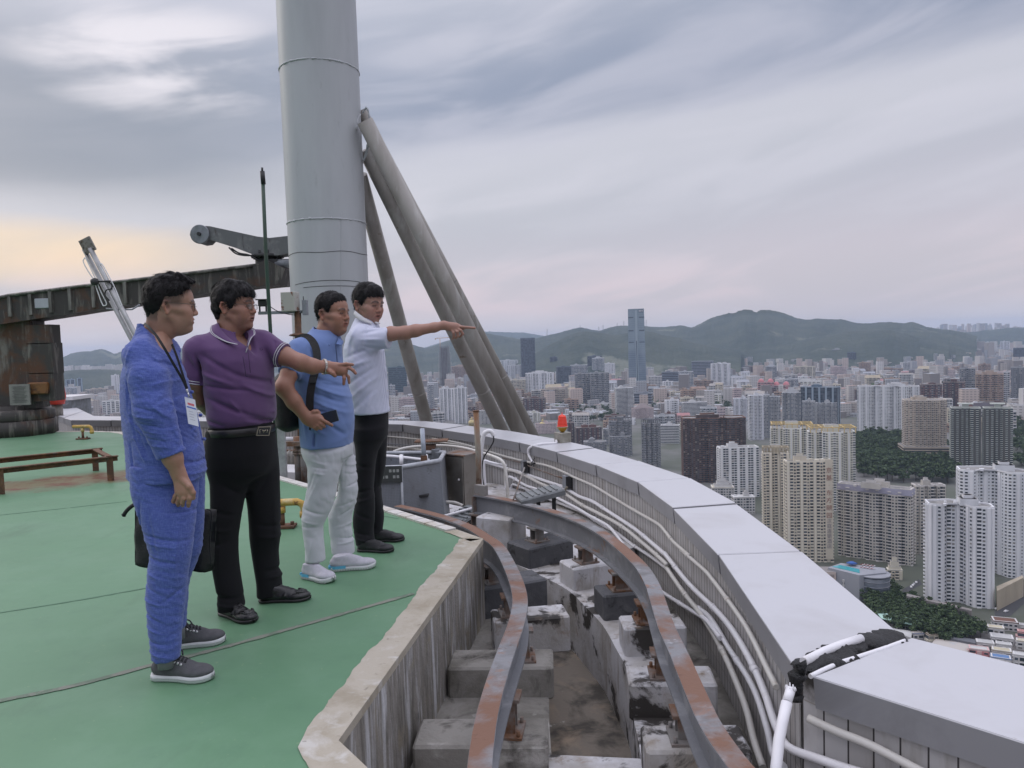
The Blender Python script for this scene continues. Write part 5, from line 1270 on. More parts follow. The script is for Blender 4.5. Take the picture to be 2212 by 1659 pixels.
def shoe(man,heel,toe,kind,w=.050,hgt=.075,name='shoe',ankle=None):
 h0 = np.array([heel[0],heel[1],0.]); t0 = np.array([toe[0],toe[1],0.]); L = np.linalg.norm(t0 - h0); f = (t0 - h0) / L; n = np.array([-f[1],f[0],0])
 st = .026 if kind in ('sneaker','runner') else .016
 out = []
 prof = [(0,.0),(.03,.55),(.10,.74),(.30,.70),(.50,.78),(.68,1.0),(.82,.96),(.92,.74),(.975,.42),(1.0,0)]
 tt = [0,.012,.03,.06,.1,.2,.3,.4,.5,.6,.7,.8,.87,.92,.955,.98,.995,1.0]
 hw = [np.interp(t,[p[0] for p in prof],[p[1] for p in prof]) * w for t in tt]; hw[0] = w * .22; hw[-1] = w * .22
 ring = lambda g,z,lift=0: [h0 + f * (t * L) + n * (x + g) + np.array([0,0,z + lift * max(0,(t - .75) / .25) ** 2 * .012]) for t,x in zip(tt,hw)] + [h0 + f * (t * L) - n * (x + g) + np.array([0,0,z + lift * max(0,(t - .75) / .25) ** 2 * .012]) for t,x in list(zip(tt,hw))[::-1]]
 m = MB(); li = 1.0 if kind == 'runner' else .4
 m.loft([ring(-.004,.001,li),ring(.0,.005,li),ring(.002,st * .6,li),ring(.001,st,li),ring(-.006,st + .001,li)],sm=True)
 S = Sculpt(np.minimum(h0,t0) - .07,np.maximum(h0,t0) + np.array([.07,.07,hgt + .07]),.0035)
 up = np.array([0,0,1.]); A = np.array([f,n,up]); P = lambda x,y,z: h0 + f * x * L + n * y + up * z
 S.ell(P(.17,0,st + hgt * .32),(L * .17,w * .74,hgt * .50),A,.01); S.ell(P(.42,0,st + hgt * .18),(L * .26,w * .76,hgt * .44),A,.025)
 S.ell(P(.73,0,st + .010),(L * .265,w * .97,.026),A,.020); S.cap(P(.20,0,st + hgt * .85),P(.62,0,st + .030),.032,.020,.02,u=n,flat=1.15)
 S.cut(P(0,0,st - .002),-up)
 if kind != 'loafer' or True: S.cut(P(.14,0,hgt + st * .7),np.array([-f[0] * .10,-f[1] * .10,1]))
 if kind == 'loafer':
  S.cap(P(.52,-w * .8,st + .020),P(.56,0,st + .052),.006,.006,.006); S.cap(P(.56,0,st + .052),P(.52,w * .8,st + .020),.006,.006,.006)
  for a in np.linspace(-1.2,1.2,9): S.ell(P(.70 + .20 * math.cos(a),w * .66 * math.sin(a) / .95,st + .038 - .008 * math.cos(a)),(.012,.004,.004),A,.003)
 V,Q = S.mesh()
 up_o = link('shoe',sk_mesh('shoe',[(V,Q)],{'sneaker': M_canvas,'runner': M_knit,'loafer': M_leather,'moccasin': M_suede}[kind]),man.o)
 so_ = m.build('sole',M_sole if kind in ('sneaker','runner') else M_soleblk,up_o)
 if kind == 'sneaker':
  mm = MB()
  zs_ = lambda x: st + hgt * .85 * (1 - (x - .2) / .42) + .030 * (x - .2) / .42 + .032 - .012 * (x - .2) / .42
  for i in range(5):
   x = .36 + i * .052; z = zs_(x) - .001
   mm.tube([P(x,-.018,z - .006),P(x + .012,0,z + .004),P(x + .024,.018,z - .006)],.0034,6); mm.tube([P(x,.018,z - .006),P(x + .012,0,z + .005),P(x + .024,-.018,z - .006)],.0034,6)
  for sg in (-1,1): mm.tube(spline([P(.38,0,zs_(.38)),P(.34,sg * .02,zs_(.34) + .012),P(.40,sg * .045,zs_(.40) + .004),P(.45,sg * .03,zs_(.45) - .006)],4),.0034,6)
  mm.build('laces',plain('dark_laces',(.03,.03,.034),.8),up_o)
  mm = MB()
  for i in range(4):
   for sg in (-1,1): mm.lathe(P(.38 + i * .052,sg * .026,zs_(.38 + i * .052) - .014),[(.0055,0),(.0055,.003),(.002,.004)],8,axis=tuple(n * sg + up * .6))
  mm.build('eyelets',plain('eyelet',(.6,.6,.6),.3,.6),up_o)
  mm = MB(); mm.tube(ring(.0025,st * .62),.0012,4); mm.build('sole_line',plain('sole_groove',(.35,.37,.36),.6),so_)
 if kind == 'runner':
  mm = MB(); mm.loft([[h0 + f * (t * L) + n * sg_ * (np.interp(t,[p[0] for p in prof],[p[1] for p in prof]) * w + .0035) + up * z for t in np.linspace(.02,.34,8)] for sg_,z in ((-1,.018),(-1,.036))],closed=False,cap=False)
  mm.loft([[h0 + f * (t * L) - n * -1 * (np.interp(t,[p[0] for p in prof],[p[1] for p in prof]) * w + .0035) + up * z for t in np.linspace(.02,.34,8)] for z in (.018,.036)],closed=False,cap=False)
  mm.tube([P(.006,-w * .5,.026),P(-.008,0,.027),P(.006,w * .5,.026)],.009,6); mm.build('cyan_heel',M_cyan,so_)
  mm = MB()
  for i in range(16):
   t = .06 + i * .055; x = np.interp(t,[p[0] for p in prof],[p[1] for p in prof]) * w + .001
   for sg in (-1,1): mm.box(P(t,sg * x,.010),(.004,.004,.011),axes=(f,n,up))
  mm.build('tread',plain('tread_grey',(.40,.40,.40),.6),so_)
  mm = MB()
  for i in range(4): mm.tube([P(.40 + i * .05,-.02,st + hgt * .66 - i * .008),P(.41 + i * .05,0,st + hgt * .74 - i * .008),P(.42 + i * .05,.02,st + hgt * .66 - i * .008)],.003,5)
  mm.tube(spline([P(.40,0,st + hgt * .8),P(.44,.02,st + hgt * .95),P(.50,.01,st + hgt * .75)],4),.0025,5); mm.build('laces',M_knit,up_o)
 return up_o
def eyes(man,H,open_=1.0):
 for sg in (-1,1):
  m = MB(); c = H.W(.0905,sg * .0305,.0102); m.lathe(c - H.A[0] * .0015,[(.0008,.0014),(.0046,.0010),(.0052 * open_,-.001)][::-1],12,axis=tuple(H.A[0])); m.build('eye',plain('dark_eye',(.006,.005,.005),.12),man.o)
def glasses(man,H,w=.026,h=.017,lens=True,z=.008):
 q = H.sc; m = MB()
 for sg in (-1,1):
  P = []
  for k in range(20):
   a = k / 20 * 2 * math.pi; ca,sa = math.cos(a),math.sin(a); ca = math.copysign(abs(ca) ** .6,ca); sa = math.copysign(abs(sa) ** .6,sa)
   P.append(H.W(.107 - .006 * abs(ca * w + .0) / w * (1 if ca > 0 else .3),sg * (.034 + ca * w * .95),z + sa * h))
  m.tube(P + P[:2],.0011 * q,6)
  m.tube([H.W(.102,sg * .060,z + .008),H.W(.094,sg * .071,z + .010),H.W(.02,sg * .079,z + .012),H.W(-.008,sg * .081,z + .012),H.W(-.022,sg * .083,z + .0)],.0013 * q,6)
 m.tube([H.W(.109,.009,z + .004),H.W(.112,0,z + .006),H.W(.109,-.009,z + .004)],.0011 * q,6)
 fr_ = m.build('glasses',M_glassf,man.o)
 if lens:
  for sg in (-1,1):
   m = MB(); m.add([H.W(.1065,sg * (.034 + x * w * .9),z + y * h * .95) for x,y in ((-1,-.8),(-.7,-1),(.7,-1),(1,-.8),(1,.8),(.7,1),(-.7,1),(-1,.8))] + [H.W(.1055,sg * (.034 + x * w * .9),z + y * h * .95) for x,y in ((-1,-.8),(-.7,-1),(.7,-1),(1,-.8),(1,.8),(.7,1),(-.7,1),(-1,.8))],
                              [tuple(range(8)),tuple(range(15,7,-1))] + [(k,8 + k,8 + (k + 1) % 8,(k + 1) % 8) for k in range(8)]); m.build('lens',M_lens,fr_)
def finish_body(man,H,torso,legs,arms,hands,fade=0,hl=None,stubble=.25,h_head=.0028):
 "body: head and neck, arms, hands, trunk and legs as one mesh"
 parts = []
 lo,hi = H.bounds(); lo = lo.copy(); lo[2] -= .06
 S = Sculpt(lo,hi,h_head); H.face(S)
 nk = man.neck; S.cap(H.W(-.022,0,-.035),nk,.055 * H.sc,.057,.012); S.cap(H.W(.03,0,-.085),nk + man.f * .015 + np.array([0,0,.03]),.034 + .012 * H.p['fat'],.040,.03)
 parts.append(S.mesh())
 for arm,hd in zip(arms,hands):
  pts = [a[0] for a in arm]; S = grid_for(pts + ([h_ for h_ in hd['box']] if hd else []),.075,.003 if hd else .006)
  for i in range(len(arm) - 1): S.cap(arm[i][0],arm[i + 1][0],arm[i][1],arm[i + 1][1],.02)
  if hd: hd['fn'](S)
  parts.append(S.mesh())
 S = stack_grid([torso] + legs,.02,.012)
 S.stack(torso,man.f,grow=-.024,z0=min(r[0] for r in torso) + .10)
 for lg in legs: S.stack(lg,man.f,grow=-.024,k=.03,z1=min(r[0] for r in torso) - .02)
 S.cap(np.array([torso[-1][1],torso[-1][2],min(r[0] for r in torso) - .05]),np.array([torso[-1][1],torso[-1][2],min(r[0] for r in torso) + .15]),.085,.085,.03)
 S.cap(nk - np.array([0,0,.03]),nk - np.array([0,0,.12]),.05,.06,.05)
 parts.append(S.mesh())
 sk = man.skin
 me = sk_mesh('body',parts,M_skin,lambda V: np.where((np.linalg.norm(V - H.c,axis=1) < .2)[:,None],H.color(V,sk,stubble,fade,hl),sk[None,:] * np.array([1.0,.96,.95])))
 return link('body',me,man.o)
def cap_chain(S,pts,k=.03):
 for i in range(len(pts) - 1): S.cap(pts[i][0],pts[i + 1][0],pts[i][1],pts[i + 1][1],k)
SK1,SK2,SK3,SK4 = (.36,.205,.145),(.31,.158,.110),(.33,.170,.115),(.36,.200,.150)
# ---------------- MAN 1: blue linen suit, lanyard, tote bag
M1 = Man(3.18,400,8,PZ(420,1440,0),'man in a wrinkled blue linen suit and glasses, lanyard with badge round his neck',SK1)
H1 = M1.head(zf1,655,772,3,-4,0,.91,p=dict(fat=.1,open=.5))
M1.neck = M1.P(zA,452,640,.0)
tor1 = M1.lev(zA,[(600,385,560,.08),(650,350,572,.12),(700,305,588,.165),(780,245,612,.195),(900,212,655,.20),(1050,210,695,.195),(1200,222,738,.19),(1350,243,768,.19),(1500,253,788,.20),(1612,250,797,.215)])
legR1 = M1.lev(zB,[(120,268,730,.10,-.07),(300,275,722,.10,-.08),(450,322,706,.10,-.10),(560,352,696,.095,-.11),(700,398,680,.085,-.12),(800,386,660,.08,-.125),(900,374,650,.075,-.13),(1000,371,640,.07,-.135),(1100,378,626,.068,-.14),(1200,386,613,.062,-.145),(1300,397,606,.06,-.15),(1400,410,600,.058,-.15)])
legL1 = M1.lev(zB,[(120,400,762,.10,.09),(300,420,762,.10,.10),(500,450,757,.09,.12),(600,470,750,.085,.13),(700,500,740,.08,.14),(800,515,695,.075,.15),(900,520,655,.07,.15),(1000,515,650,.065,.15),(1100,510,642,.062,.15),(1190,505,638,.06,.15)])
armR1 = [(M1.P(zA,400,800,-.15),.04),(M1.P(zA,425,1130,-.22),.042),(M1.P(zA,560,1450,-.20),.036),(M1.P(zB,585,190,-.19),.0265)]
def hand1(S):
 P = lambda x,y,d=0: M1.P(zB,x,y,-.19 + d)
 S.cap(P(583,185),P(628,300),.027,.036,.015,u=(0,1,0),flat=.62); S.cap(P(600,215),P(600,300),.02,.022,.01,u=(0,1,0),flat=.7)
 for pts in ([(588,300,.01),(566,338,.012),(552,372,.028),(556,392,.04)],[(608,312,.002),(592,350,-.002),(580,380,.012),(584,396,.028)],[(632,315,-.006),(622,352,-.012),(610,382,.0),(612,398,.02)],[(655,310,-.006),(660,350,-.012),(652,382,-.004),(650,402,.010)]):
  M1.finger(S,zB,[(x,y,-.19 + d) for x,y,d in pts],.0105,.0078)
 M1.finger(S,zB,[(605,225,-.20),(655,275,-.205),(680,315,-.20),(683,350,-.19)],.013,.0085,.006)
hl1 = hairline([(-.13,-.055),(-.09,-.050),(-.05,-.030),(-.02,.035),(.02,.050),(.045,.062),(.062,.080),(.085,.097),(.12,.10)],.030)
finish_body(M1,H1,tor1,[legR1,legL1],[armR1],[dict(fn=hand1,box=[M1.P(zB,540,420,-.2),M1.P(zB,690,200,-.18)])],fade=.72,hl=lambda x,y: np.where(x < -.05,-.06,.012) * np.ones_like(x) + 0 * y,stubble=.22)
def hx1(S,H):
 for a,b_,r in (((.05,.02,.145),(.098,-.01,.125),.016),((.03,-.03,.148),(.088,-.035,.118),.014),((.0,0,.152),(.06,.03,.142),.014),((-.05,.02,.14),(.01,.0,.155),.012),((-.03,-.045,.135),(.03,-.05,.13),.012),((.06,-.045,.11),(.075,-.06,.088),.009)):
  S.cap(H.W(*a),H.W(*b_),r,r * .5,.012)
hp = hair_mesh(H1,.0032,hl1,lambda x,y,z: np.interp(z,[-.05,.03,.08,.13],[.002,.006,.015,.020]),3,.0022,hx1,4200,(.014,.030),.0008,.10,(-.6,0,-.5))
link('hair',sk_mesh('hair',hp,M_hair),M1.o)
glasses(M1,H1,.024,.016); eyes(M1,H1,.6)
# jacket
S = stack_grid([tor1],.10,.0042,.03); S.stack(tor1,M1.f,k=.01,capr=.05)
sl1 = [(M1.P(zA,372,782,-.145),.068),(M1.P(zA,398,920,-.185),.074),(M1.P(zA,435,1130,-.21),.072),(M1.P(zA,552,1425,-.20),.055)]
cap_chain(S,sl1,.02); S.cap(sl1[-1][0],sl1[-1][0] + (sl1[-1][0] - sl1[-2][0]) * .12,.055,.055,.005)
cap_chain(S,[(M1.P(zA,345,785,.15),.068),(M1.P(zA,400,1130,.22),.070),(M1.P(zA,560,1380,.22),.055)],.03)
S.cap(M1.P(zA,430,670,0),M1.P(zA,365,760,-.13),.06,.06,.05); S.cap(M1.P(zA,430,670,0),M1.P(zA,350,760,.13),.06,.06,.05)
# stand collar
cn = M1.P(zA,445,600,0)
S.cap(M1.P(zA,458,500,0),M1.P(zA,484,650,0),.077,.090,.02)
_a,_b = M1.P(zA,372,524,0),M1.P(zA,566,706,0); _d = nrm(_b - _a); S.cut(_a,(-_d[2],0,_d[0]))
S.cap(M1.P(zA,440,400,0),M1.P(zA,466,580,0),.0705,.0705,.004,op='sub')
hemz = M1.P(zB,500,240,-.1)[2]; S.cut((0,0,hemz),(0,0,-1))
c_ = sl1[-1][0] + (sl1[-1][0] - sl1[-2][0]) * .03
S.ell(c_,(.002,.002,.002),k=0,op='add')
d_ = nrm(sl1[-1][0] - sl1[-2][0])
# cut the cuff square: remove what lies beyond it near the wrist
X = np.meshgrid(*S.ax,indexing='ij',sparse=True); pc = M1.P(zA,548,1432,-.20)
beyond = ((X[0] - pc[0]) * d_[0] + (X[1] - pc[1]) * d_[1] + (X[2] - pc[2]) * d_[2]); nearc = np.sqrt((X[0] - pc[0]) ** 2 + (X[1] - pc[1]) ** 2 + (X[2] - pc[2]) ** 2) - .085
torf = Sculpt(S.lo,S.ax[0][-1:].tolist() + S.ax[1][-1:].tolist() + S.ax[2][-1:].tolist(),S.h); torf.F = np.full_like(S.F,.3); torf.stack(tor1,M1.f,k=.01,capr=.05)
msk = (beyond > 0) & (nearc < 0); S.F = np.where(msk,np.minimum(np.maximum(S.F,beyond),np.maximum(torf.F,-.02) if True else S.F),S.F).astype(np.float32)
ym = M1.Y0 + .02
for a,b_,w,am in [((570,860),(470,790),16,5),((600,920),(500,960),14,-4),((350,830),(300,1000),20,4),((620,985),(540,1075),14,4),((520,1075),(620,1180),13,-5),((400,1090),(560,1130),14,5),((380,1150),(540,1170),12,-5),((395,1190),(600,1235),12,5),((420,1240),(600,1275),11,-4),((430,1290),(610,1320),11,4),((470,1350),(600,1355),10,-3),((640,820),(600,1010),14,5),
                     ((690,1050),(640,1220),16,6),((720,1200),(650,1380),16,6),((590,760),(640,960),14,-4),((250,900),(260,1150),16,5),((280,1150),(340,1350),15,5),((300,1300),(420,1500),14,-4),((270,1350),(300,1580),16,5),((560,1480),(760,1510),14,5),((540,1545),(740,1580),12,-4),((330,700),(290,830),15,-5),((430,740),(520,860),14,4),((445,700),(545,790),12,-3),((660,1300),(770,1420),14,5),((260,1200),(380,1290),14,-4)]:
 S.crease(M1.P(zA,*a,-.15),M1.P(zA,*b_,-.15),w * .00042,am * .0013,ym)
# sleeve/torso boundary
for a,b_ in (((565,880),(600,1180)),((600,1180),(655,1400)),((560,820),(450,700)),((255,940),(300,1180)),((300,1180),(420,1440))): S.crease(M1.P(zA,*a,-.15),M1.P(zA,*b_,-.15),.008,.006,ym)
S.ripple([.0013,.0012,.0010],[85,190,330],[(.3,.2,1),(.1,0,1),(.5,.3,.8)],3)
jk = link('jacket',sk_mesh('jacket',[S.mesh()],M_linen),M1.o)
# trousers
S = stack_grid([legR1,legL1],.03,.0045); S.stack(legR1,M1.f,k=.02,capr=.01); S.stack(legL1,M1.f,k=.02,capr=.01)
for a,b_,w,am in [((350,540),(690,610),14,5),((400,600),(640,640),12,-4),((400,330),(380,600),14,5),((560,420),(700,430),12,4),((430,700),(640,740),14,4),((400,790),(600,850),13,-4),((380,860),(560,940),14,4),((380,960),(600,1010),12,-4),((390,1040),(560,1110),13,5),((400,1130),(590,1190),11,-4),((410,1220),(580,1250),12,5),((420,1290),(590,1330),10,-4),((640,500),(620,900),15,-4),((450,380),(520,700),16,4),((655,900),(560,980),12,4)]:
 S.crease(M1.P(zB,*a,-.1),M1.P(zB,*b_,-.1),w * .00044,am * .0014,M1.Y0 + .02)
S.ripple([.0010,.0011,.0010],[75,180,320],[(.2,.1,1),(.3,0,1),(.5,.3,.8)],8)
link('trousers',sk_mesh('trousers',[S.mesh()],M_linen),M1.o)
shoe(M1,PZ(*zB(418,1528),0),PZ(*zB(815,1535),0),'sneaker',.051,.070); shoe(M1,PZ(*zB(500,1340),0),PZ(*zB(895,1285),0),'sneaker',.050,.070)
for lg,dy in ((legR1,0),(legL1,0)):
 z0_ = lg[-1]; m = MB(); m.lathe((z0_[1] + .0,z0_[2],.06),[(.034,0),(.034,z0_[0] - .02)],20); m.build('sock',plain('grey_sock',(.20,.20,.21),.9),M1.o)
# lanyard and badge
m = MB(); side = M1.P(zA,0,0,0) * 0
lp = [(zA,372,550,-.065),(zA,400,575,-.10),(zA,450,630,-.130),(zA,505,715,-.155),(zA,560,810,-.150),(zA,610,895,-.135),(zA,640,950,-.13),(zA,656,990,-.128)]
def strap(pts,w,t,man):
 P = np.array(spline([man.P(z_,x,y,d) for z_,x,y,d in pts],6)); m = MB(); T = np.gradient(P,axis=0); T /= np.linalg.norm(T,axis=1)[:,None]
 Nn = np.tile(np.array([0,-1.,.15]),(len(P),1)); Sd = np.cross(T,Nn); Sd /= np.linalg.norm(Sd,axis=1)[:,None]; Nn = np.cross(Sd,T)
 m.loft([[p - s_ * w / 2 - n_ * t / 2,p + s_ * w / 2 - n_ * t / 2,p + s_ * w / 2 + n_ * t / 2,p - s_ * w / 2 + n_ * t / 2] for p,s_,n_ in zip(P,Sd,Nn)]); return m
m = strap(lp,.010,.0015,M1); m2 = strap([(zA,556,690,-.06),(zA,585,760,-.085),(zA,615,850,-.10),(zA,640,930,-.115),(zA,658,985,-.124)],.009,.0015,M1); m.add(m2.v,m2.f)
ly = m.build('lanyard',M_nylon,M1.o)
m = MB(); m.tube([M1.P(zA,656,990,-.13),M1.P(zA,660,1010,-.13)],.0045,8); m.build('bead',M_white,ly)
m = MB(); m.tube([M1.P(zA,662,1012,-.13),M1.P(zA,672,1045,-.13)],.0035,8); m.build('clip',plain('chrome',(.5,.5,.5),.25,.9),ly)
q = [M1.P(zA,640,1042,-.135),M1.P(zA,710,1062,-.105),M1.P(zA,735,1242,-.115),M1.P(zA,665,1222,-.145)]
nb_ = np.cross(q[1] - q[0],q[3] - q[0]); nb_ /= np.linalg.norm(nb_); nb_ = nb_ if nb_[1] < 0 else -nb_
def card(poly,off,th,mat,name,par): m = MB(); m.add([p + nb_ * off for p in poly] + [p + nb_ * (off + th) for p in poly],[(0,1,2,3),(7,6,5,4),(0,4,5,1),(1,5,6,2),(2,6,7,3),(3,7,4,0)]); return m.build(name,mat,par)
bd = card(q,0,.002,plain('badge_white',(.62,.64,.70),.3),'badge',ly)
bl = lambda u,v: q[0] * (1 - u) * (1 - v) + q[1] * u * (1 - v) + q[2] * u * v + q[3] * (1 - u) * v
sub = lambda u0,u1,v0,v1: [bl(u0,v0),bl(u1,v0),bl(u1,v1),bl(u0,v1)]
card(sub(.08,.95,.33,.38),.002,.0006,plain('badge_blue',(.06,.15,.50),.4),'blue_band',bd)
m = MB()
for k in range(5):
 p = sub(.20 + k * .13,.30 + k * .13,.19,.27); m.add([x + nb_ * .0026 for x in p],[(0,1,2,3)])
m.build('red_lettering',plain('badge_red',(.60,.05,.08),.5),bd)
m = MB()
for k in range(4):
 p = sub(.22,.62 + .1 * (k % 2),.50 + k * .10,.515 + k * .10); m.add([x + nb_ * .0026 for x in p],[(0,1,2,3)])
m.build('small_print',plain('badge_grey',(.30,.32,.38),.5),bd)
# frog buttons down the front edge
m = MB()
for x,y in ((690,1010),(748,1165),(772,1325)):
 c = M1.P(zA,x,y,-.02); m.lathe(c,[(0.001,-.008),(.007,-.004),(.007,.004),(.001,.008)],10,axis=(1,-.5,0))
m.build('buttons',M_linen,jk)
# tote bag hanging from his far hand
tb = empty('tote_bag',M1.P(zB,560,830,.27),'black cloth tote bag hanging behind the legs of the man in blue linen','bag')
S = Sculpt(M1.P(zB,240,900,.10),M1.P(zB,880,350,.42),.006) if False else None
pts = [(zB,300,430),(zB,835,425),(zB,815,815),(zB,300,770)]
A,B,C,D_ = [M1.P(z_,x,y,.26) for z_,x,y in pts]
m = MB(); n_ = 14; rings = []
for i in range(n_ + 1):
 v = i / n_; r1 = A + (D_ - A) * v; r2 = B + (C - B) * v; th = .018 + .035 * math.sin(min(v * 1.15,1) * math.pi * .55); row = []
 N2 = 16
 for k in range(N2 + 1):
  u = k / N2; p = r1 + (r2 - r1) * u; t = th * (1 - (2 * u - 1) ** 6) ** .5; row.append(p + np.array([0,-t + .006 * math.sin(u * 17 + v * 9),.006 * math.sin(u * 9 + 2)]))
 for k in range(N2,-1,-1):
  u = k / N2; p = r1 + (r2 - r1) * u; t = th * (1 - (2 * u - 1) ** 6) ** .5; row.append(p + np.array([0,t,0]))
 rings.append(row)
m.loft(rings,sm=True); m.build('bag_body',M_nylon,tb)
m = MB(); m.tube(spline([M1.P(zB,x,y,.23) for x,y in [(225,465),(250,430),(285,400),(320,385),(345,380)]],5),[.006] * 4 + [.009] * 17 if False else .009,8); m.tube([M1.P(zB,228,462,.23),M1.P(zB,222,470,.23)],[.012,.004],6); m.build('strap_end',M_nylon,tb)
m = MB(); m.tube(spline([A + (B - A) * .25,A + (B - A) * .32 + np.array([0,0,.16]),A + (B - A) * .55 + np.array([0,0,.20]),A + (B - A) * .72 + np.array([0,0,.15]),A + (B - A) * .78],6),.008,8); m.build('handle',M_nylon,tb)
m = MB(); m.tube(spline([M1.P(zB,x,y,.20) for x,y in [(770,425),(800,440),(800,520),(790,640),(800,800)]],5),.003,5); m.build('seam_piping',M_nylon,tb)
# ---------------- MAN 2: purple polo shirt, pointing with a spread hand
M2 = Man(3.88,520,-46,PZ(575,1320,0),'man in a purple polo shirt and glasses reaching out with spread fingers',SK2)
H2 = M2.head(zf1,1487,782,-26,-2,0,.96,p=dict(fat=.6,open=.2))
M2.neck = M2.P(zA,945,640,.0)
tor2 = M2.lev(zA,[(610,870,1040,.075),(660,790,1110,.14),(710,735,1180,.185),(800,762,1228,.205),(900,770,1240,.205),(1000,776,1252,.20),(1100,796,1260,.20),(1180,800,1258,.20),(1238,818,1238,.19)])
hip2 = M2.lev(zA,[(1236,812,1240,.18),(1300,808,1248,.185),(1420,802,1258,.185),(1500,812,1248,.175),(1560,840,1210,.14),(1620,900,1130,.09)])
legR2 = M2.lev(zB,[(-70,802,1010,.10,-.03),(60,784,1060,.12,-.04),(200,795,1040,.11,-.06),(330,800,1022,.10,-.08),(400,801,1006,.095,-.09),(500,804,982,.09,-.10),(600,807,963,.085,-.10),(700,810,964,.08,-.11),(800,815,975,.078,-.11),(900,833,990,.076,-.12),(1000,848,1010,.075,-.12),(1075,846,1016,.078,-.12)])
legL2 = M2.lev(zB,[(-70,1020,1190,.10,.05),(60,1000,1222,.12,.06),(200,1010,1247,.11,.07),(330,1024,1252,.10,.08),(400,1034,1253,.095,.085),(500,1042,1255,.09,.09),(600,1046,1250,.085,.09),(700,1060,1242,.08,.10),(800,1080,1246,.078,.10),(900,1097,1262,.078,.10),(985,1098,1268,.08,.10)])
armL2 = [(M2.P(zA,1170,700,.12),.05),(M2.P(zA,1420,812,.02),.042),(M2.P(zA,1500,832,.05),.041),(M2.P(zh,1030,165,.10),.0265)]
armL2 = [(M2.P(zA,1170,700,.12),.05),(M2.P(zA,1310,768,.07),.047),(M2.P(zA,1425,815,.03),.042),(M2.P(zA,1500,838,.05),.038),(M2.P(zh,1015,163,.09),.0275),(M2.P(zh,1050,165,.09),.026)]
armR2 = [(M2.P(zA,715,760,-.12),.045),(M2.P(zA,705,940,-.12),.042),(M2.P(zA,735,1060,-.06),.036),(M2.P(zA,830,1160,.08),.03)]
def hand2(S):
 P = lambda x,y,d=0: M2.P(zh,x,y,.09 + d)
 S.cap(P(1045,165),P(1200,190),.030,.034,.015,u=(0,1,.2),flat=.75); S.cap(P(1080,185),P(1290,225),.026,.026,.015,u=(0,1,.2),flat=.8)
 F = lambda pts,a=.0105,b_=.0080: M2.finger(S,zh,[(x,y,.09 + d) for x,y,d in pts],a,b_,.005)
 F([(1150,165,-.01),(1240,135,-.012),(1340,122,-.006),(1432,132,.0)]); F([(1200,185,.006),(1300,182,.0),(1385,178,-.004),(1440,215,-.010),(1474,258,-.012)])
 F([(1230,230,.012),(1305,265,.0),(1310,330,-.012),(1304,412,-.006)],.0105,.0078); F([(1260,220,.022),(1330,262,.018),(1372,310,.008),(1382,395,.010)],.0095,.0072)
 F([(1075,200,-.015),(1115,240,-.030),(1150,262,-.034),(1176,292,-.032)],.0150,.0100)
hl2 = hairline([(-.13,-.070),(-.09,-.062),(-.05,-.045),(-.02,.030),(.012,.002),(.028,-.006),(.038,.030),(.055,.052),(.075,.060),(.12,.062)],.012)
finish_body(M2,H2,tor2,[legR2,legL2],[armL2,armR2],[dict(fn=hand2,box=[M2.P(zh,1500,100,.05),M2.P(zh,1150,440,.15)]),None],stubble=.35)
def hx2(S,H):
 for a,b_,r in (((.04,-.03,.125),(.092,-.045,.066),.015),((.05,.0,.128),(.105,-.005,.075),.014),((.05,.035,.12),(.098,.03,.066),.014),((-.08,0,.11),(-.02,-.02,.145),.02),((.0,-.04,.135),(.06,-.06,.09),.014),((-.09,-.03,.0),(-.07,-.05,-.05),.016)):
  S.cap(H.W(*a),H.W(*b_),r,r * .5,.02)
hp = hair_mesh(H2,.0034,hl2,lambda x,y,z: np.interp(z,[-.06,.0,.06,.13],[.004,.008,.015,.017]),5,.0030,hx2,4200,(.014,.034),.0009,.08,(-.5,0,-.9))
link('hair',sk_mesh('hair',hp,M_hair),M2.o)
glasses(M2,H2,.023,.014); eyes(M2,H2,.9)
# polo shirt
S = stack_grid([tor2],.16,.005,.05); S.stack(tor2,M2.f,k=.01,capr=.04)
slL2 = [(M2.P(zA,1150,700,.10),.070),(M2.P(zA,1310,768,.07),.064)]
slR2 = [(M2.P(zA,722,742,-.12),.062),(M2.P(zA,690,940,-.12),.056)]
cap_chain(S,slL2,.04); cap_chain(S,slR2,.035)
S.cap(M2.P(zA,945,650,0),M2.P(zA,760,715,-.10),.055,.058,.06); S.cap(M2.P(zA,945,650,0),M2.P(zA,1150,690,.09),.055,.060,.06)
def cuff(S,man,p,a,b_,rad=.085):
 "end a sleeve squarely at p, looking along a -> b"
 d = nrm(b_ - a); X = np.meshgrid(*S.ax,indexing='ij',sparse=True)
 s_ = ((X[0] - p[0]) * d[0] + (X[1] - p[1]) * d[1] + (X[2] - p[2]) * d[2]); r = np.sqrt((X[0] - p[0]) ** 2 + (X[1] - p[1]) ** 2 + (X[2] - p[2]) ** 2) - rad
 S.F = np.where((s_ > 0) & (r < 0),np.maximum(S.F,s_),S.F).astype(np.float32)
eL = M2.P(zA,1305,766,.07); eR = M2.P(zA,692,952,-.12)
cuff(S,M2,eL,slL2[0][0],slL2[1][0],.10); cuff(S,M2,eR,slR2[0][0],slR2[1][0],.068)
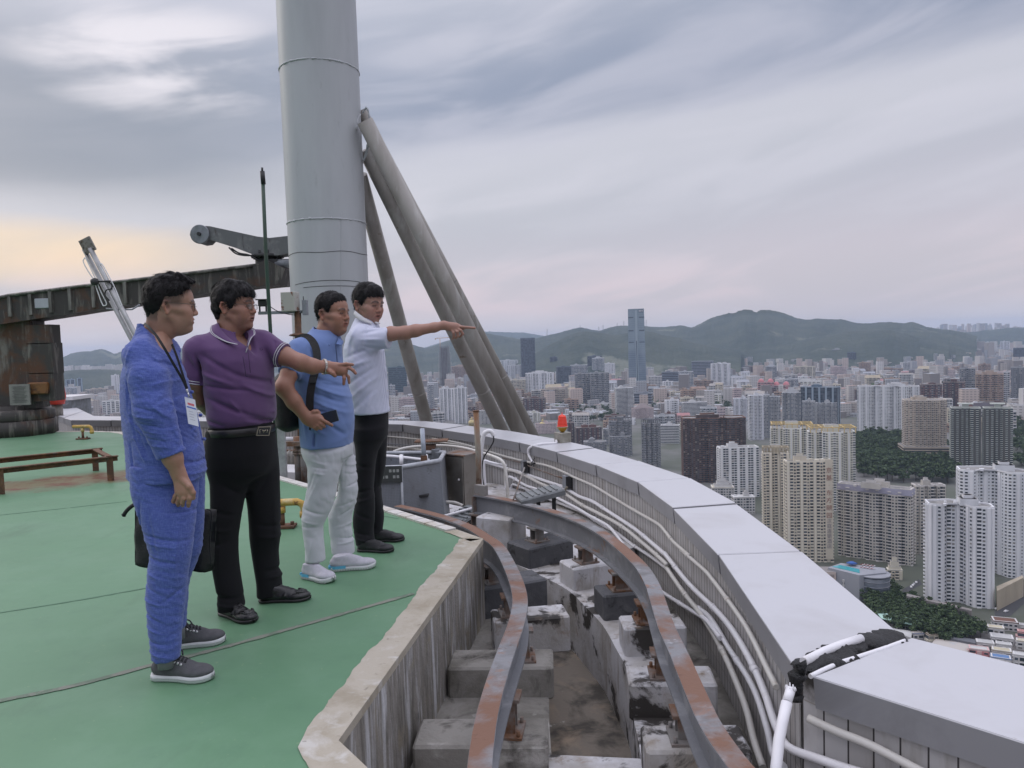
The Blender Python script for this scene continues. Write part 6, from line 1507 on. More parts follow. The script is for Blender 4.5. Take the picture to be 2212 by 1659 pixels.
# open neck: V at the front, collar leaf round it
nk0 = M2.P(zA,930,560,0); S.cap(M2.P(zA,925,470,0),M2.P(zA,950,700,0) + M2.f * .02,.060,.058,.006,op='sub')
vt = M2.P(zA,1030,775,0) + M2.f * .12
S.cap(M2.P(zA,975,650,0) + M2.f * .075,vt,.045,.004,.012,op='sub')
for a,b_,w,am in [((800,760),(1030,900),20,5),((790,880),(1000,960),18,-5),((800,960),(1080,1000),14,5),((980,880),(1230,980),20,5),((1050,960),(1240,1080),18,-5),((820,1040),(1040,1130),18,5),((1060,1180),(1180,1225),16,6),((820,1190),(940,1225),16,5),((1180,1150),(1240,1220),14,-5),((930,1090),(1150,1200),18,5),((1130,720),(1180,850),18,6),((1180,650),(1210,760),14,4),((770,800),(790,960),12,9),((760,760),(785,860),10,6),((700,760),(760,880),14,4),((1210,680),(1250,780),10,4),((1190,860),(1230,960),12,4),((985,1060),(1060,1180),14,-4)]:
 S.crease(M2.P(zA,*a,-.1),M2.P(zA,*b_,-.1),w * .0006,am * .0022,M2.Y0 + .05)
S.ripple([.0015,.0012],[60,110],[(.6,0,1),(1,.2,.4)],13)
po_ = link('polo_shirt',sk_mesh('polo_shirt',[S.mesh()],M_purple),M2.o)
def sheet(P,Q,th,name,mat,parent):
 "thin folded leaf between two edge lines"
 P = np.array(P); Q = np.array(Q); m = MB(); N_ = np.cross(np.gradient(P,axis=0),Q - P); N_ /= np.linalg.norm(N_,axis=1)[:,None] + 1e-9
 m.loft([[p - n_ * th / 2,(p + q) / 2 - n_ * th * .8,q - n_ * th / 2,q + n_ * th / 2,(p + q) / 2 + n_ * th * .8,p + n_ * th / 2] for p,q,n_ in zip(P,Q,N_)],sm=True); return m.build(name,mat,parent)
def collar(man,z_,top,bot,name,mat,trim=None,th=.004):
 T_ = spline([man.P(z_,x,y,d) for x,y,d in top],6); B_ = spline([man.P(z_,x,y,d) for x,y,d in bot],6)
 c = sheet(T_,B_,th,name,mat,man.o)
 if trim:
  for f_ in trim:
   P = [t_ + (b_ - t_) * f_ for t_,b_ in zip(T_,B_)]
   m = MB(); m.tube([p + np.array([-.001,-.004,.0]) for p in P],.0016,5); m.build('white_piping',M_trim,c)
 return c
collar(M2,zA,[(888,588,.05),(868,560,.0),(866,548,-.045),(880,580,-.085),(920,630,-.112),(965,668,-.125),(1000,684,-.128)],[(850,590,.06),(824,565,.0),(812,590,-.055),(822,622,-.100),(870,652,-.128),(925,675,-.140),(1000,692,-.134)],'collar',M_purple,(.80,.93))
collar(M2,zA,[(1040,600,.0),(1062,610,-.03),(1070,640,-.06),(1060,690,-.10),(1050,740,-.115)],[(1080,575,.02),(1112,590,-.02),(1118,622,-.05),(1090,650,-.095),(1056,745,-.118)],'collar',M_purple,(.80,.93))
def ringtrim(man,c,d,r,name,mat,parent,w=.0022,offs=(0,),u=None,flat=1.0):
 d = nrm(d); e1 = nrm(np.cross(d,[0,1,0.1])); e2 = np.cross(d,e1); m = MB()
 for o_ in offs: m.tube([c + d * o_ + (e1 * math.cos(a) + e2 * math.sin(a)) * r for a in np.linspace(0,2 * math.pi,40)],w,5,cap=False)
 return m.build(name,mat,parent)
ringtrim(M2,eL,slL2[1][0] - slL2[0][0],.0650,'cuff_piping',M_trim,po_,offs=(-.004,-.016)); ringtrim(M2,eR,slR2[1][0] - slR2[0][0],.0560,'cuff_piping',M_trim,po_,offs=(-.004,-.016))
m = MB(); pv = [M2.P(zA,1032,772,-.150),M2.P(zA,1045,850,-.152),M2.P(zA,1052,905,-.150)]; m.tube(spline(pv,4),.0022,5); m.tube([M2.P(zA,1052,905,-.150),M2.P(zA,1078,902,-.145)],.0020,5); m.tube([M2.P(zA,1062,690,-.118),M2.P(zA,1082,880,-.148)],.0018,5); m.build('placket',plain('placket_dark',(.055,.028,.075),.8),po_)
m = MB(); c = M2.P(zA,1155,722,-.110)
for dx,dz,w_,h_ in ((-.008,.006,.010,.003),(.004,.008,.008,.003),(-.006,-.001,.013,.003),(.007,-.002,.006,.008),(-.008,-.008,.007,.003),(.001,-.009,.009,.003)): m.box(c + np.array([dx * .7,.001,dz * .7]),(w_ * .7,.003,h_ * .6))
m.build('chest_emblem',plain('emblem_dark',(.045,.022,.06),.8),po_)
# trousers, belt, buckle
S = stack_grid([hip2,legR2,legL2],.03,.0055); S.stack(hip2,M2.f,k=.03,capr=.07,z1=max(r[0] for r in hip2) + .04); S.stack(legR2,M2.f,k=.07,capr=.012); S.stack(legL2,M2.f,k=.025,capr=.012)
for a,b_,w,am in [((830,400),(960,460),14,4),((815,520),(950,560),14,-4),((820,640),(940,620),14,4),((1050,560),(1240,600),14,4),((1060,640),(1230,680),14,-4),((900,250),(1000,340),14,5),((1120,240),(1060,350),14,5),((850,950),(1000,990),12,6),((860,1010),(1010,1040),12,-5),((1100,880),(1250,920),12,6),((1110,930),(1260,955),11,-5),((880,350),(890,850),12,-3),((1150,350),(1160,850),12,-3)]:
 S.crease(M2.P(zB,*a,-.1),M2.P(zB,*b_,-.1),w * .0008,am * .0015,None)
link('trousers',sk_mesh('trousers',[S.mesh()],M_trbk),M2.o)
h0_,h1_ = hip2[0],hip2[1]
m = MB(); rings = []
for zz_ in (0,1):
 for g in ((.004,.0) if zz_ == 0 else (.0,.004)): pass
ell_ring = lambda r_,z,g: [(r_[1] + M2.f[0] * (r_[3] + g) * math.cos(a) + M2.l[0] * (r_[4] + g) * math.sin(a),r_[2] + M2.f[1] * (r_[3] + g) * math.cos(a) + M2.l[1] * (r_[4] + g) * math.sin(a),z) for a in np.linspace(0,2 * math.pi,60,endpoint=False)]
bt,bb = M2.P(zA,1000,1240,0)[2],M2.P(zA,1000,1290,0)[2]
rr_ = (0,(h0_[1] + h1_[1]) / 2,(h0_[2] + h1_[2]) / 2,(h0_[3] + h1_[3]) / 2,(h0_[4] + h1_[4]) / 2)
m.loft([ell_ring(rr_,bb,.002),ell_ring(rr_,bb + .003,.007),ell_ring(rr_,bt - .003,.007),ell_ring(rr_,bt,.002)],sm=True,cap=False); belt = m.build('belt',M_belt,M2.o)
bc = (M2.P(zA,1168,1272,-.150)); q = [M2.P(zA,1133,1242,-.150),M2.P(zA,1218,1240,-.118),M2.P(zA,1206,1302,-.124),M2.P(zA,1120,1302,-.156)]
cn_ = nrm(np.cross(q[1] - q[0],q[3] - q[0])); cn_ = cn_ if cn_[1] < 0 else -cn_
def plate(poly,off,th,mat,name,par): m = MB(); m.add([p + cn_ * off for p in poly] + [p + cn_ * (off + th) for p in poly],[(0,1,2,3),(7,6,5,4),(0,4,5,1),(1,5,6,2),(2,6,7,3),(3,7,4,0)]); return m.build(name,mat,par)
bk = plate(q,-.006,.012,M_gold,'buckle',belt)
cq = sum(q) / 4; qi = [cq + (p - cq) * np.array([.90,.90,.84]) for p in q]; plate(qi,.006,.0012,M_black,'buckle_face',bk)
ux_ = nrm(q[1] - q[0]); uz_ = nrm(q[0] - q[3]); L_ = np.linalg.norm(q[1] - q[0]); m = MB()
def stroke(x0,y0,x1,y1,w=.0016): m.tube([cq + cn_ * .0085 + ux_ * x0 + uz_ * y0,cq + cn_ * .0085 + ux_ * x1 + uz_ * y1],w,5)
for a in ((-.021,-.008,-.021,.008),(-.021,.008,-.014,.008),(-.021,0,-.015,0),(-.021,-.008,-.014,-.008)): stroke(*a,.0011)       # E
for k in range(4):
 stroke(-.009 + k * .0022,.008 - k * .001,0,-.009 + k * .0035,.0008); stroke(.009 - k * .0022,.008 - k * .001,0,-.009 + k * .0035,.0008)
for a in ((.013,-.008,.0165,.008),(.0165,.008,.020,-.008),(.0145,-.002,.0185,-.002)): stroke(*a,.0011)       # A
m.build('buckle_letters',M_gold,bk)
# watch
wc = M2.P(zh,1018,163,.09); wd = nrm(armL2[-1][0] - armL2[-3][0]); e1 = nrm(np.cross(wd,[0,1,0.])); e2 = np.cross(wd,e1)
m = MB()
for k in range(26):
 a = k / 26 * 6.283; c = wc + (e1 * math.cos(a) * .0385 + e2 * math.sin(a) * .037); m.box(c,(.012,.0085,.005),axes=(wd,nrm(-e1 * math.sin(a) + e2 * math.cos(a)),nrm(e1 * math.cos(a) + e2 * math.sin(a))),bev=.001)
wt = m.build('watch',plain('watch_steel',(.45,.42,.38),.25,.9),M2.o)
ff = M2.P(zh,1105,100,.10); m = MB(); m.lathe(wc + (ff - wc) * .55 + np.array([0,0,.010]),[(.017,-.003),(.019,0),(.017,.004)],20,axis=tuple(nrm(np.array([-.1,-.3,1.0])))); m.build('watch_face',plain('watch_white',(.5,.5,.48),.2),wt)
shoe(M2,PZ(*zB(868,1105),0),PZ(*zB(1085,1168),0),'loafer',.050,.070); shoe(M2,PZ(*zB(1112,1032),0),PZ(*zB(1452,1010),0),'loafer',.050,.070)
# ---------------- MAN 3: light blue polo, backpack, phone
M3 = Man(4.50,715,-16,PZ(720,1235,0),'man in a light blue polo and white trousers, one hand at his belly',SK3)
H3 = M3.head(zf2,512,512,-36,-3,0,.955,p=dict(fat=.9,open=.5))
M3.neck = M3.P(zA,1580,640,0)
tor3 = M3.lev(zA,[(600,1505,1660,.075),(650,1425,1695,.14),(700,1385,1700,.18),(780,1365,1702,.20),(850,1365,1708,.205),(950,1372,1735,.205),(1050,1385,1765,.205),(1150,1400,1782,.21),(1230,1410,1784,.21),(1320,1416,1776,.205),(1366,1420,1772,.205)])
hip3 = M3.lev(zw,[(270,320,800,.16),(340,305,815,.17),(400,292,835,.175),(450,302,842,.175),(530,340,836,.16),(580,400,790,.12)])
legR3 = M3.lev(zw,[(480,310,745,.12,-.07),(650,352,722,.11,-.09),(750,356,692,.10,-.10),(850,350,672,.095,-.10),(950,330,655,.09,-.11),(1050,305,632,.085,-.11),(1150,292,585,.08,-.12),(1250,292,527,.075,-.12),(1350,305,520,.07,-.12),(1450,318,530,.07,-.13),(1550,325,540,.07,-.13),(1640,322,548,.07,-.13)])
legL3 = M3.lev(zw,[(380,600,800,.09,.06),(480,560,846,.12,.09),(650,640,872,.11,.10),(750,670,886,.10,.10),(850,680,891,.095,.10),(950,660,889,.09,.10),(1050,610,868,.085,.10),(1150,568,830,.08,.10),(1250,575,822,.075,.10),(1350,588,830,.07,.10),(1450,602,848,.07,.10),(1560,608,858,.07,.10)])
armR3 = [(M3.P(zA,1400,760,-.17),.05),(M3.P(zA,1345,880,-.24),.046),(M3.P(zA,1306,978,-.28),.047),(M3.P(zA,1375,1075,-.27),.042),(M3.P(zh,760,900,-.25),.031)]
armL3 = [(M3.P(zA,1600,760,.20),.05),(M3.P(zA,1640,1000,.22),.045),(M3.P(zA,1720,1100,.20),.03)]
def hand3(S):
 P = lambda x,y,d=0: M3.P(zh,x,y,-.25 + d)
 S.cap(P(765,900),P(925,940),.031,.037,.02,u=(0,1,0),flat=.62); S.cap(P(800,960),P(910,1020),.026,.024,.015,u=(0,1,0),flat=.7)
 F = lambda pts,a=.0115,b_=.0090,k=.006: M3.finger(S,zh,[(x,y,-.25 + d) for x,y,d in pts],a,b_,k)
 F([(900,900,-.005),(990,935,-.012),(1060,975,-.008),(1130,1012,.004)]); F([(900,950,-.005),(965,990,-.014),(1010,1018,-.006),(1022,1035,.012)])
 F([(880,985,-.003),(930,1020,-.014),(962,1050,-.006),(975,1062,.012)]); F([(850,1000,.0),(885,1040,-.010),(903,1062,.0),(912,1072,.012)],.0105,.0085)
 F([(820,850,.0),(870,818,.0),(915,812,.004),(945,835,.010)],.014,.0105)
hl3 = hairline([(-.13,-.050),(-.09,-.045),(-.05,-.020),(-.02,.040),(.010,.012),(.024,.010),(.040,.050),(.060,.075),(.080,.086),(.12,.088)],.018)
finish_body(M3,H3,tor3,[legR3,legL3],[armR3,armL3],[dict(fn=hand3,box=[M3.P(zh,1150,800,-.28),M3.P(zh,700,1090,-.2)]),None],fade=.55,hl=lambda x,y: np.where(x < -.05,-.05,.010) + 0 * x,stubble=.2)
hp = hair_mesh(H3,.0034,hl3,lambda x,y,z: np.interp(z,[-.05,.02,.08,.13],[.002,.005,.011,.015]),7,.0012,None,4200,(.007,.015),.0009,.55,(-.2,0,.2),1.0)
link('hair',sk_mesh('hair',hp,M_hair),M3.o); eyes(M3,H3,.8)
S = stack_grid([tor3],.18,.0055,.05); S.stack(tor3,M3.f,k=.01,capr=.012)
slR3 = [(M3.P(zA,1415,745,-.14),.066),(M3.P(zA,1345,880,-.235),.066)]
cap_chain(S,slR3,.035)
cap_chain(S,[(M3.P(zA,1560,745,.15),.066),(M3.P(zA,1610,880,.20),.066)],.035)
S.cap(M3.P(zA,1560,665,0),M3.P(zA,1420,730,-.12),.055,.060,.06); S.cap(M3.P(zA,1560,665,0),M3.P(zA,1560,730,.12),.055,.060,.06)
eR = M3.P(zA,1338,890,-.24); cuff(S,M3,eR,slR3[0][0],slR3[1][0],.10)
S.cap(M3.P(zA,1555,500,0),M3.P(zA,1590,700,0) + M3.f * .01,.060,.058,.006,op='sub')
for a,b_,w,am in [((1490,900),(1700,990),16,5),((1490,950),(1740,1060),15,-5),((1500,1000),(1700,1090),14,5),((1520,1060),(1720,1160),15,-4),((1500,1120),(1640,1150),12,5),((1620,1220),(1700,1300),14,5),((1500,1240),(1600,1290),14,-4),((1640,760),(1700,880),12,4),((1480,700),(1560,850),12,5),((1440,780),(1420,900),12,6),((1380,760),(1400,880),12,-4),((1430,1080),(1470,1330),14,-5),((1550,930),(1640,960),10,-4)]:
 S.crease(M3.P(zA,*a,-.15),M3.P(zA,*b_,-.15),w * .0007,am * .0022,M3.Y0 + .05)
S.crease(M3.P(zA,1512,1290,-.2),M3.P(zA,1505,1375,-.2),.006,.02,M3.Y0,.3)
S.ripple([.0014,.0012],[60,120],[(.4,0,1),(1,.2,.3)],23)
po3 = link('polo_shirt',sk_mesh('polo_shirt',[S.mesh()],M_blue),M3.o)
collar(M3,zA,[(1545,600,.06),(1512,575,.0),(1505,578,-.05),(1530,620,-.095),(1575,665,-.115),(1612,690,-.118)],[(1525,605,.07),(1494,590,.0),(1496,612,-.06),(1528,650,-.110),(1570,682,-.130),(1616,697,-.128)],'collar',M_blue)
collar(M3,zA,[(1655,640,-.02),(1668,652,-.05),(1664,670,-.075),(1655,690,-.09)],[(1690,655,.0),(1704,672,-.04),(1700,690,-.06),(1690,697,-.085)],'collar',M_blue)
m = MB(); m.tube(spline([M3.P(zA,1652,690,-.120),M3.P(zA,1660,760,-.145),M3.P(zA,1664,820,-.155)],4),.003,5); m.build('placket',plain('placket_navy',(.035,.055,.12),.8),po3)
ringtrim(M3,eR,slR3[1][0] - slR3[0][0],.0655,'cuff_seam',plain('seam_blue',(.08,.12,.27),.8),po3,w=.0014,offs=(-.022,))
S = stack_grid([hip3,legR3,legL3],.03,.0055); S.stack(hip3,M3.f,k=.03,capr=.07,z1=max(r[0] for r in hip3) + .04); S.stack(legR3,M3.f,k=.05,capr=.012); S.stack(legL3,M3.f,k=.025,capr=.008)
for a,b_,w,am in [((450,440),(520,520),14,5),((440,560),(600,600),13,-5),((450,620),(600,640),12,5),((450,680),(590,700),12,-4),((720,560),(860,600),12,5),((715,640),(850,700),12,-4),((700,740),(860,790),12,4),((380,900),(480,650),14,5),((400,980),(520,740),14,-4),((330,1060),(560,1120),14,6),((300,1180),(500,1220),12,-5),((300,1250),(500,1250),12,4),((600,1120),(800,1060),13,5),((620,1230),(800,1120),14,5),((600,1350),(800,1300),12,-4),((620,1450),(840,1500),12,6),((610,1530),(850,1500),11,-5),((330,1440),(380,1560),14,5),((480,1300),(420,1540),14,-4),((700,900),(860,850),12,4),((720,430),(700,900),12,4)]:
 S.crease(M3.P(zw,*a,-.1),M3.P(zw,*b_,-.1),w * .0005,am * .0012,None)
S.ripple([.0016,.0012],[70,140],[(.2,0,1),(1,.2,.6)],29)
link('trousers',sk_mesh('trousers',[S.mesh()],M_trwh),M3.o)
shoe(M3,PZ(*zB(1405,868),0),PZ(*zB(1600,905),0),'runner',.050,.072); shoe(M3,PZ(*zB(1575,828),0),PZ(*zB(1878,800),0),'runner',.050,.072)
# phone in his hand
pc = [M3.P(zh,945,850,-.235),M3.P(zh,1195,783,-.235),M3.P(zh,1238,945,-.235),M3.P(zh,985,1022,-.235)]
def slab(q,th,name,mats,r=.12,parent=None):
 c = sum(q) / 4; P = []
 for i in range(4):
  a,b_,d_ = q[i],q[(i + 1) % 4],q[i - 1]
  P += [a + (d_ - a) * r * .5,a + ((b_ - a) + (d_ - a)) * r * .12,a + (b_ - a) * r * .3]
 n_ = nrm(np.cross(q[1] - q[0],q[3] - q[0])); n_ = n_ if n_[1] < 0 else -n_; m = MB(); N2 = len(P)
 m.add([p - n_ * th / 2 for p in P] + [p + n_ * th / 2 for p in P],[tuple(range(N2)),tuple(range(2 * N2 - 1,N2 - 1,-1))] + [(k,N2 + k,N2 + (k + 1) % N2,(k + 1) % N2) for k in range(N2)])
 m.add([c + (p - c) * .95 + n_ * (th / 2 + .0004) for p in P],[tuple(range(N2))],1); return m.build(name,mats,parent)
ph = slab(pc,.008,'phone',[plain('phone_edge',(.10,.13,.15),.3,.5),plain('phone_screen',(.025,.032,.045),.12)]); tag(ph,'dark smartphone held in the hand at the blue shirt belly','phone')
# backpack
bp_ = empty('backpack',M3.P(zA,1330,1280,-.02),'black backpack on the back of the man in light blue','backpack')
bl3 = M3.lev(zA,[(870,1262,1420,.12),(950,1240,1440,.15),(1050,1242,1450,.155),(1150,1250,1470,.155),(1230,1262,1455,.15),(1270,1300,1420,.12)],dy=-.01)
S = stack_grid([bl3],.03,.006); S.stack(bl3,M3.f,capr=.05,grow=.004); S.ripple([.002,.0015],[50,90],[(1,0,.3),(.2,0,1)],31)
link('pack_body',sk_mesh('pack_body',[S.mesh()],M_nylon),bp_)
st3 = strap([(zA,1400,660,-.10),(zA,1430,645,-.125),(zA,1470,648,-.15),(zA,1510,690,-.175),(zA,1528,760,-.200),(zA,1522,850,-.222),(zA,1500,930,-.232),(zA,1482,1040,-.238),(zA,1480,1150,-.235),(zA,1480,1220,-.22)],.042,.006,M3); st3.build('shoulder_strap',M_nylon,bp_)
m = MB(); m.box(M3.P(zA,1500,930,-.240),(.036,.010,.030)); m.build('buckle',M_dark,bp_)
m = MB(); m.tube([M3.P(zh,815,1040,-.22),M3.P(zh,812,1080,-.22)],.006,6); m.build('strap_tail',M_nylon,bp_)
m = MB(); c = M3.P(zh,598,520,-.20); m.tube([c + np.array([-.01,0,.012]),c + np.array([.01,0,-.008])],.007,6); m.build('red_tag',plain('tag_red',(.6,.06,.03),.6),bp_)
# ---------------- MAN 4: white striped shirt, pointing
M4 = Man(5.05,800,-10,PZ(810,1180,0),'man in a white pinstriped shirt pointing with his arm fully outstretched',SK4)
H4 = M4.head(zf2,882,415,-46,-10,-.04,1.02,p=dict(fat=.1,open=.8))
M4.neck = M4.P(zA,1850,590,0)
tor4 = M4.lev(zA,[(520,1790,1925,.07),(570,1765,1945,.13),(620,1735,1960,.17),(700,1706,1975,.19),(800,1704,1990,.20),(900,1712,2000,.20),(1000,1725,2008,.20),(1100,1735,2014,.20),(1148,1735,2020,.20)])
hip4 = M4.lev(zw,[(40,850,1215,.17),(120,848,1216,.175),(220,850,1212,.175),(330,860,1195,.16),(380,900,1150,.12)])
legR4 = M4.lev(zw,[(250,852,1160,.12,-.06),(450,862,1110,.11,-.07),(600,864,1085,.10,-.08),(700,858,1078,.095,-.08),(850,868,1068,.09,-.09),(950,876,1070,.085,-.09),(1050,850,1072,.08,-.10),(1200,832,1070,.08,-.10),(1300,838,1055,.075,-.10),(1400,858,1065,.075,-.11),(1470,868,1075,.075,-.11)])
legL4 = M4.lev(zw,[(250,930,1208,.12,.08),(450,960,1196,.11,.09),(600,985,1188,.10,.10),(700,1000,1176,.095,.10),(850,1000,1140,.09,.10),(950,1010,1142,.085,.10),(1100,1000,1166,.08,.10),(1200,990,1168,.075,.10),(1330,990,1150,.072,.10)])
armR4 = [(M4.P(zA,1865,665,-.15),.036),(M4.P(zf2,1240,712,-.17),.044),(M4.P(zf2,1390,702,-.17),.041),(M4.P(zf2,1500,680,-.17),.038),(M4.P(zf2,1700,645,-.16),.029),(M4.P(zf2,1800,622,-.16),.0255)]
armL4 = [(M4.P(zA,1780,700,.16),.05),(M4.P(zA,1780,950,.2),.04),(M4.P(zA,1820,1150,.2),.03)]
def hand4(S):
 P = lambda x,y,d=0: M4.P(zf2,x,y,-.16 + d)
 S.cap(P(1800,622),P(1925,650),.026,.033,.015,u=(0,1,0),flat=.7)
 F = lambda pts,a=.0105,b_=.0078,k=.004: M4.finger(S,zf2,[(x,y,-.16 + d) for x,y,d in pts],a,b_,k)
 F([(1910,628,-.004),(1985,640,-.006),(2050,645,-.006),(2128,652,-.004)]); F([(1925,655,-.008),(1980,678,-.020),(2002,715,-.014),(1972,745,.004)])
 F([(1905,665,-.008),(1945,695,-.024),(1950,738,-.016),(1930,760,-.002)]); F([(1880,660,-.006),(1905,705,-.020),(1908,742,-.014),(1898,765,-.004)],.0098,.0075)
 F([(1840,620,.012),(1905,612,.020),(1960,625,.022),(2010,660,.018)],.012,.009)
hl4 = hairline([(-.13,-.060),(-.09,-.055),(-.05,-.035),(-.02,.035),(.010,.004),(.024,.0),(.036,.040),(.055,.060),(.078,.070),(.12,.072)],.015)
finish_body(M4,H4,tor4,[legR4,legL4],[armR4,armL4],[dict(fn=hand4,box=[M4.P(zf2,2145,600,-.2),M4.P(zf2,1800,780,-.1)]),None],fade=.3,hl=lambda x,y: np.where(x < -.05,-.06,.005) + 0 * x,stubble=.12)
def hx4(S,H):
 for a,b_,r in (((.04,-.03,.125),(.090,-.040,.074),.011),((.05,.0,.128),(.100,.0,.080),.011),((.05,.03,.12),(.092,.035,.074),.011)): S.cap(H.W(*a),H.W(*b_),r,r * .45,.02)
hp = hair_mesh(H4,.0036,hl4,lambda x,y,z: np.interp(z,[-.06,.02,.08,.13],[.003,.006,.015,.022]),9,.0018,hx4,4000,(.012,.026),.0010,.22,(-.3,0,-.6),1.2)
link('hair',sk_mesh('hair',hp,M_hair),M4.o); eyes(M4,H4,.35)
S = stack_grid([tor4],.24,.006,.05); S.stack(tor4,M4.f,k=.01,capr=.012)
slR4 = [(M4.P(zA,1855,662,-.14),.072),(M4.P(zA,2010,648,-.17),.069)]
cap_chain(S,slR4,.05)
cap_chain(S,[(M4.P(zA,1790,680,.15),.066),(M4.P(zA,1790,850,.2),.066)],.04)
S.cap(M4.P(zA,1850,590,0),M4.P(zA,1830,640,-.12),.055,.062,.06); S.cap(M4.P(zA,1850,590,0),M4.P(zA,1800,650,.12),.055,.062,.06)
eR = M4.P(zA,2012,642,-.17); cuff(S,M4,eR,slR4[0][0],M4.P(zA,2010,672,-.17),.10)
S.cap(M4.P(zA,1855,470,0),M4.P(zA,1870,640,0) + M4.f * .01,.058,.056,.006,op='sub')
for a,b_,w,am in [((1800,560),(1740,700),14,-5),((1830,620),(1990,590),12,5),((1820,660),(1980,660),12,-5),((1830,700),(1960,720),12,5),((1720,780),(1880,720),14,5),((1730,850),(1900,790),14,-5),((1740,960),(1920,840),14,5),((1760,1050),(1940,900),15,-5),((1780,1130),(1930,980),15,5),((1980,800),(1970,1100),14,4),((1900,1000),(1860,1140),13,-4),((1870,560),(1860,700),12,4),((1760,650),(1760,800),14,4)]:
 S.crease(M4.P(zA,*a,-.15),M4.P(zA,*b_,-.15),w * .0009,am * .0018,M4.Y0 + .05)
S.ripple([.0016,.0012],[55,110],[(.6,0,1),(1,.2,.3)],33)
def su4(V):
 a,b_ = slR4[0][0],slR4[1][0]; d = b_ - a; t = ((V - a) @ d) / (d @ d); w = V - a - np.clip(t,0,1.3)[:,None] * d; near = (np.linalg.norm(w,axis=1) < .085) & (t > .12) & (V[:,1] < M4.Y0 - .03)
 return np.where(near,V[:,2] * .9 + V[:,0] * .1 + 5,(V @ M4.f) + (V[:,2]) * .06 + 5)
sh4 = link('shirt',sk_mesh('shirt',[S.mesh()],M_stripe,attrs=dict(su=su4)),M4.o)
def colr(V): return V[:,2] + 5
c = collar(M4,zf2,[(905,505,.03),(868,470,.0),(862,468,-.05),(900,500,-.095),(960,545,-.11),(1030,592,-.115)],[(880,520,.05),(845,500,.0),(850,515,-.07),(895,560,-.115),(960,590,-.130),(1040,610,-.122)],'collar',M_trim)
collar(M4,zf2,[(1065,590,-.08),(1085,578,-.05)],[(1090,606,-.08),(1125,605,-.04)],'collar',M_trim)
m = MB();
for y in (500,620,760): m.lathe(M4.P(zA,2000 + (y - 500) * 0,1000 - 620 + y,-.02),[(.006,0),(.006,.002)],8,axis=(1,-.3,0))
m.build('buttons',M_white,sh4)
S = stack_grid([hip4,legR4,legL4],.03,.006); S.stack(hip4,M4.f,k=.03,capr=.07,z1=max(r[0] for r in hip4) + .04); S.stack(legR4,M4.f,k=.07,capr=.012); S.stack(legL4,M4.f,k=.025,capr=.008)
for a,b_,w,am in [((870,600),(1040,640),13,5),((880,900),(1060,860),13,5),((880,1000),(1060,960),13,-5),((850,1100),(1050,1180),13,5),((850,1300),(1040,1350),12,6),((870,1380),(1050,1410),12,-5),((1060,900),(1140,930),12,5),((1070,1150),(1160,1180),12,4),((1080,450),(1050,1000),12,4)]:
 S.crease(M4.P(zw,*a,-.1),M4.P(zw,*b_,-.1),w * .0008,am * .0015,None)
link('trousers',sk_mesh('trousers',[S.mesh()],M_trbk2),M4.o)
shoe(M4,PZ(*zw(885,1535),0),PZ(*zw(1270,1545),0),'moccasin',.050,.060); shoe(M4,PZ(*zw(1020,1435),0),PZ(*zw(1385,1425),0),'moccasin',.050,.060)
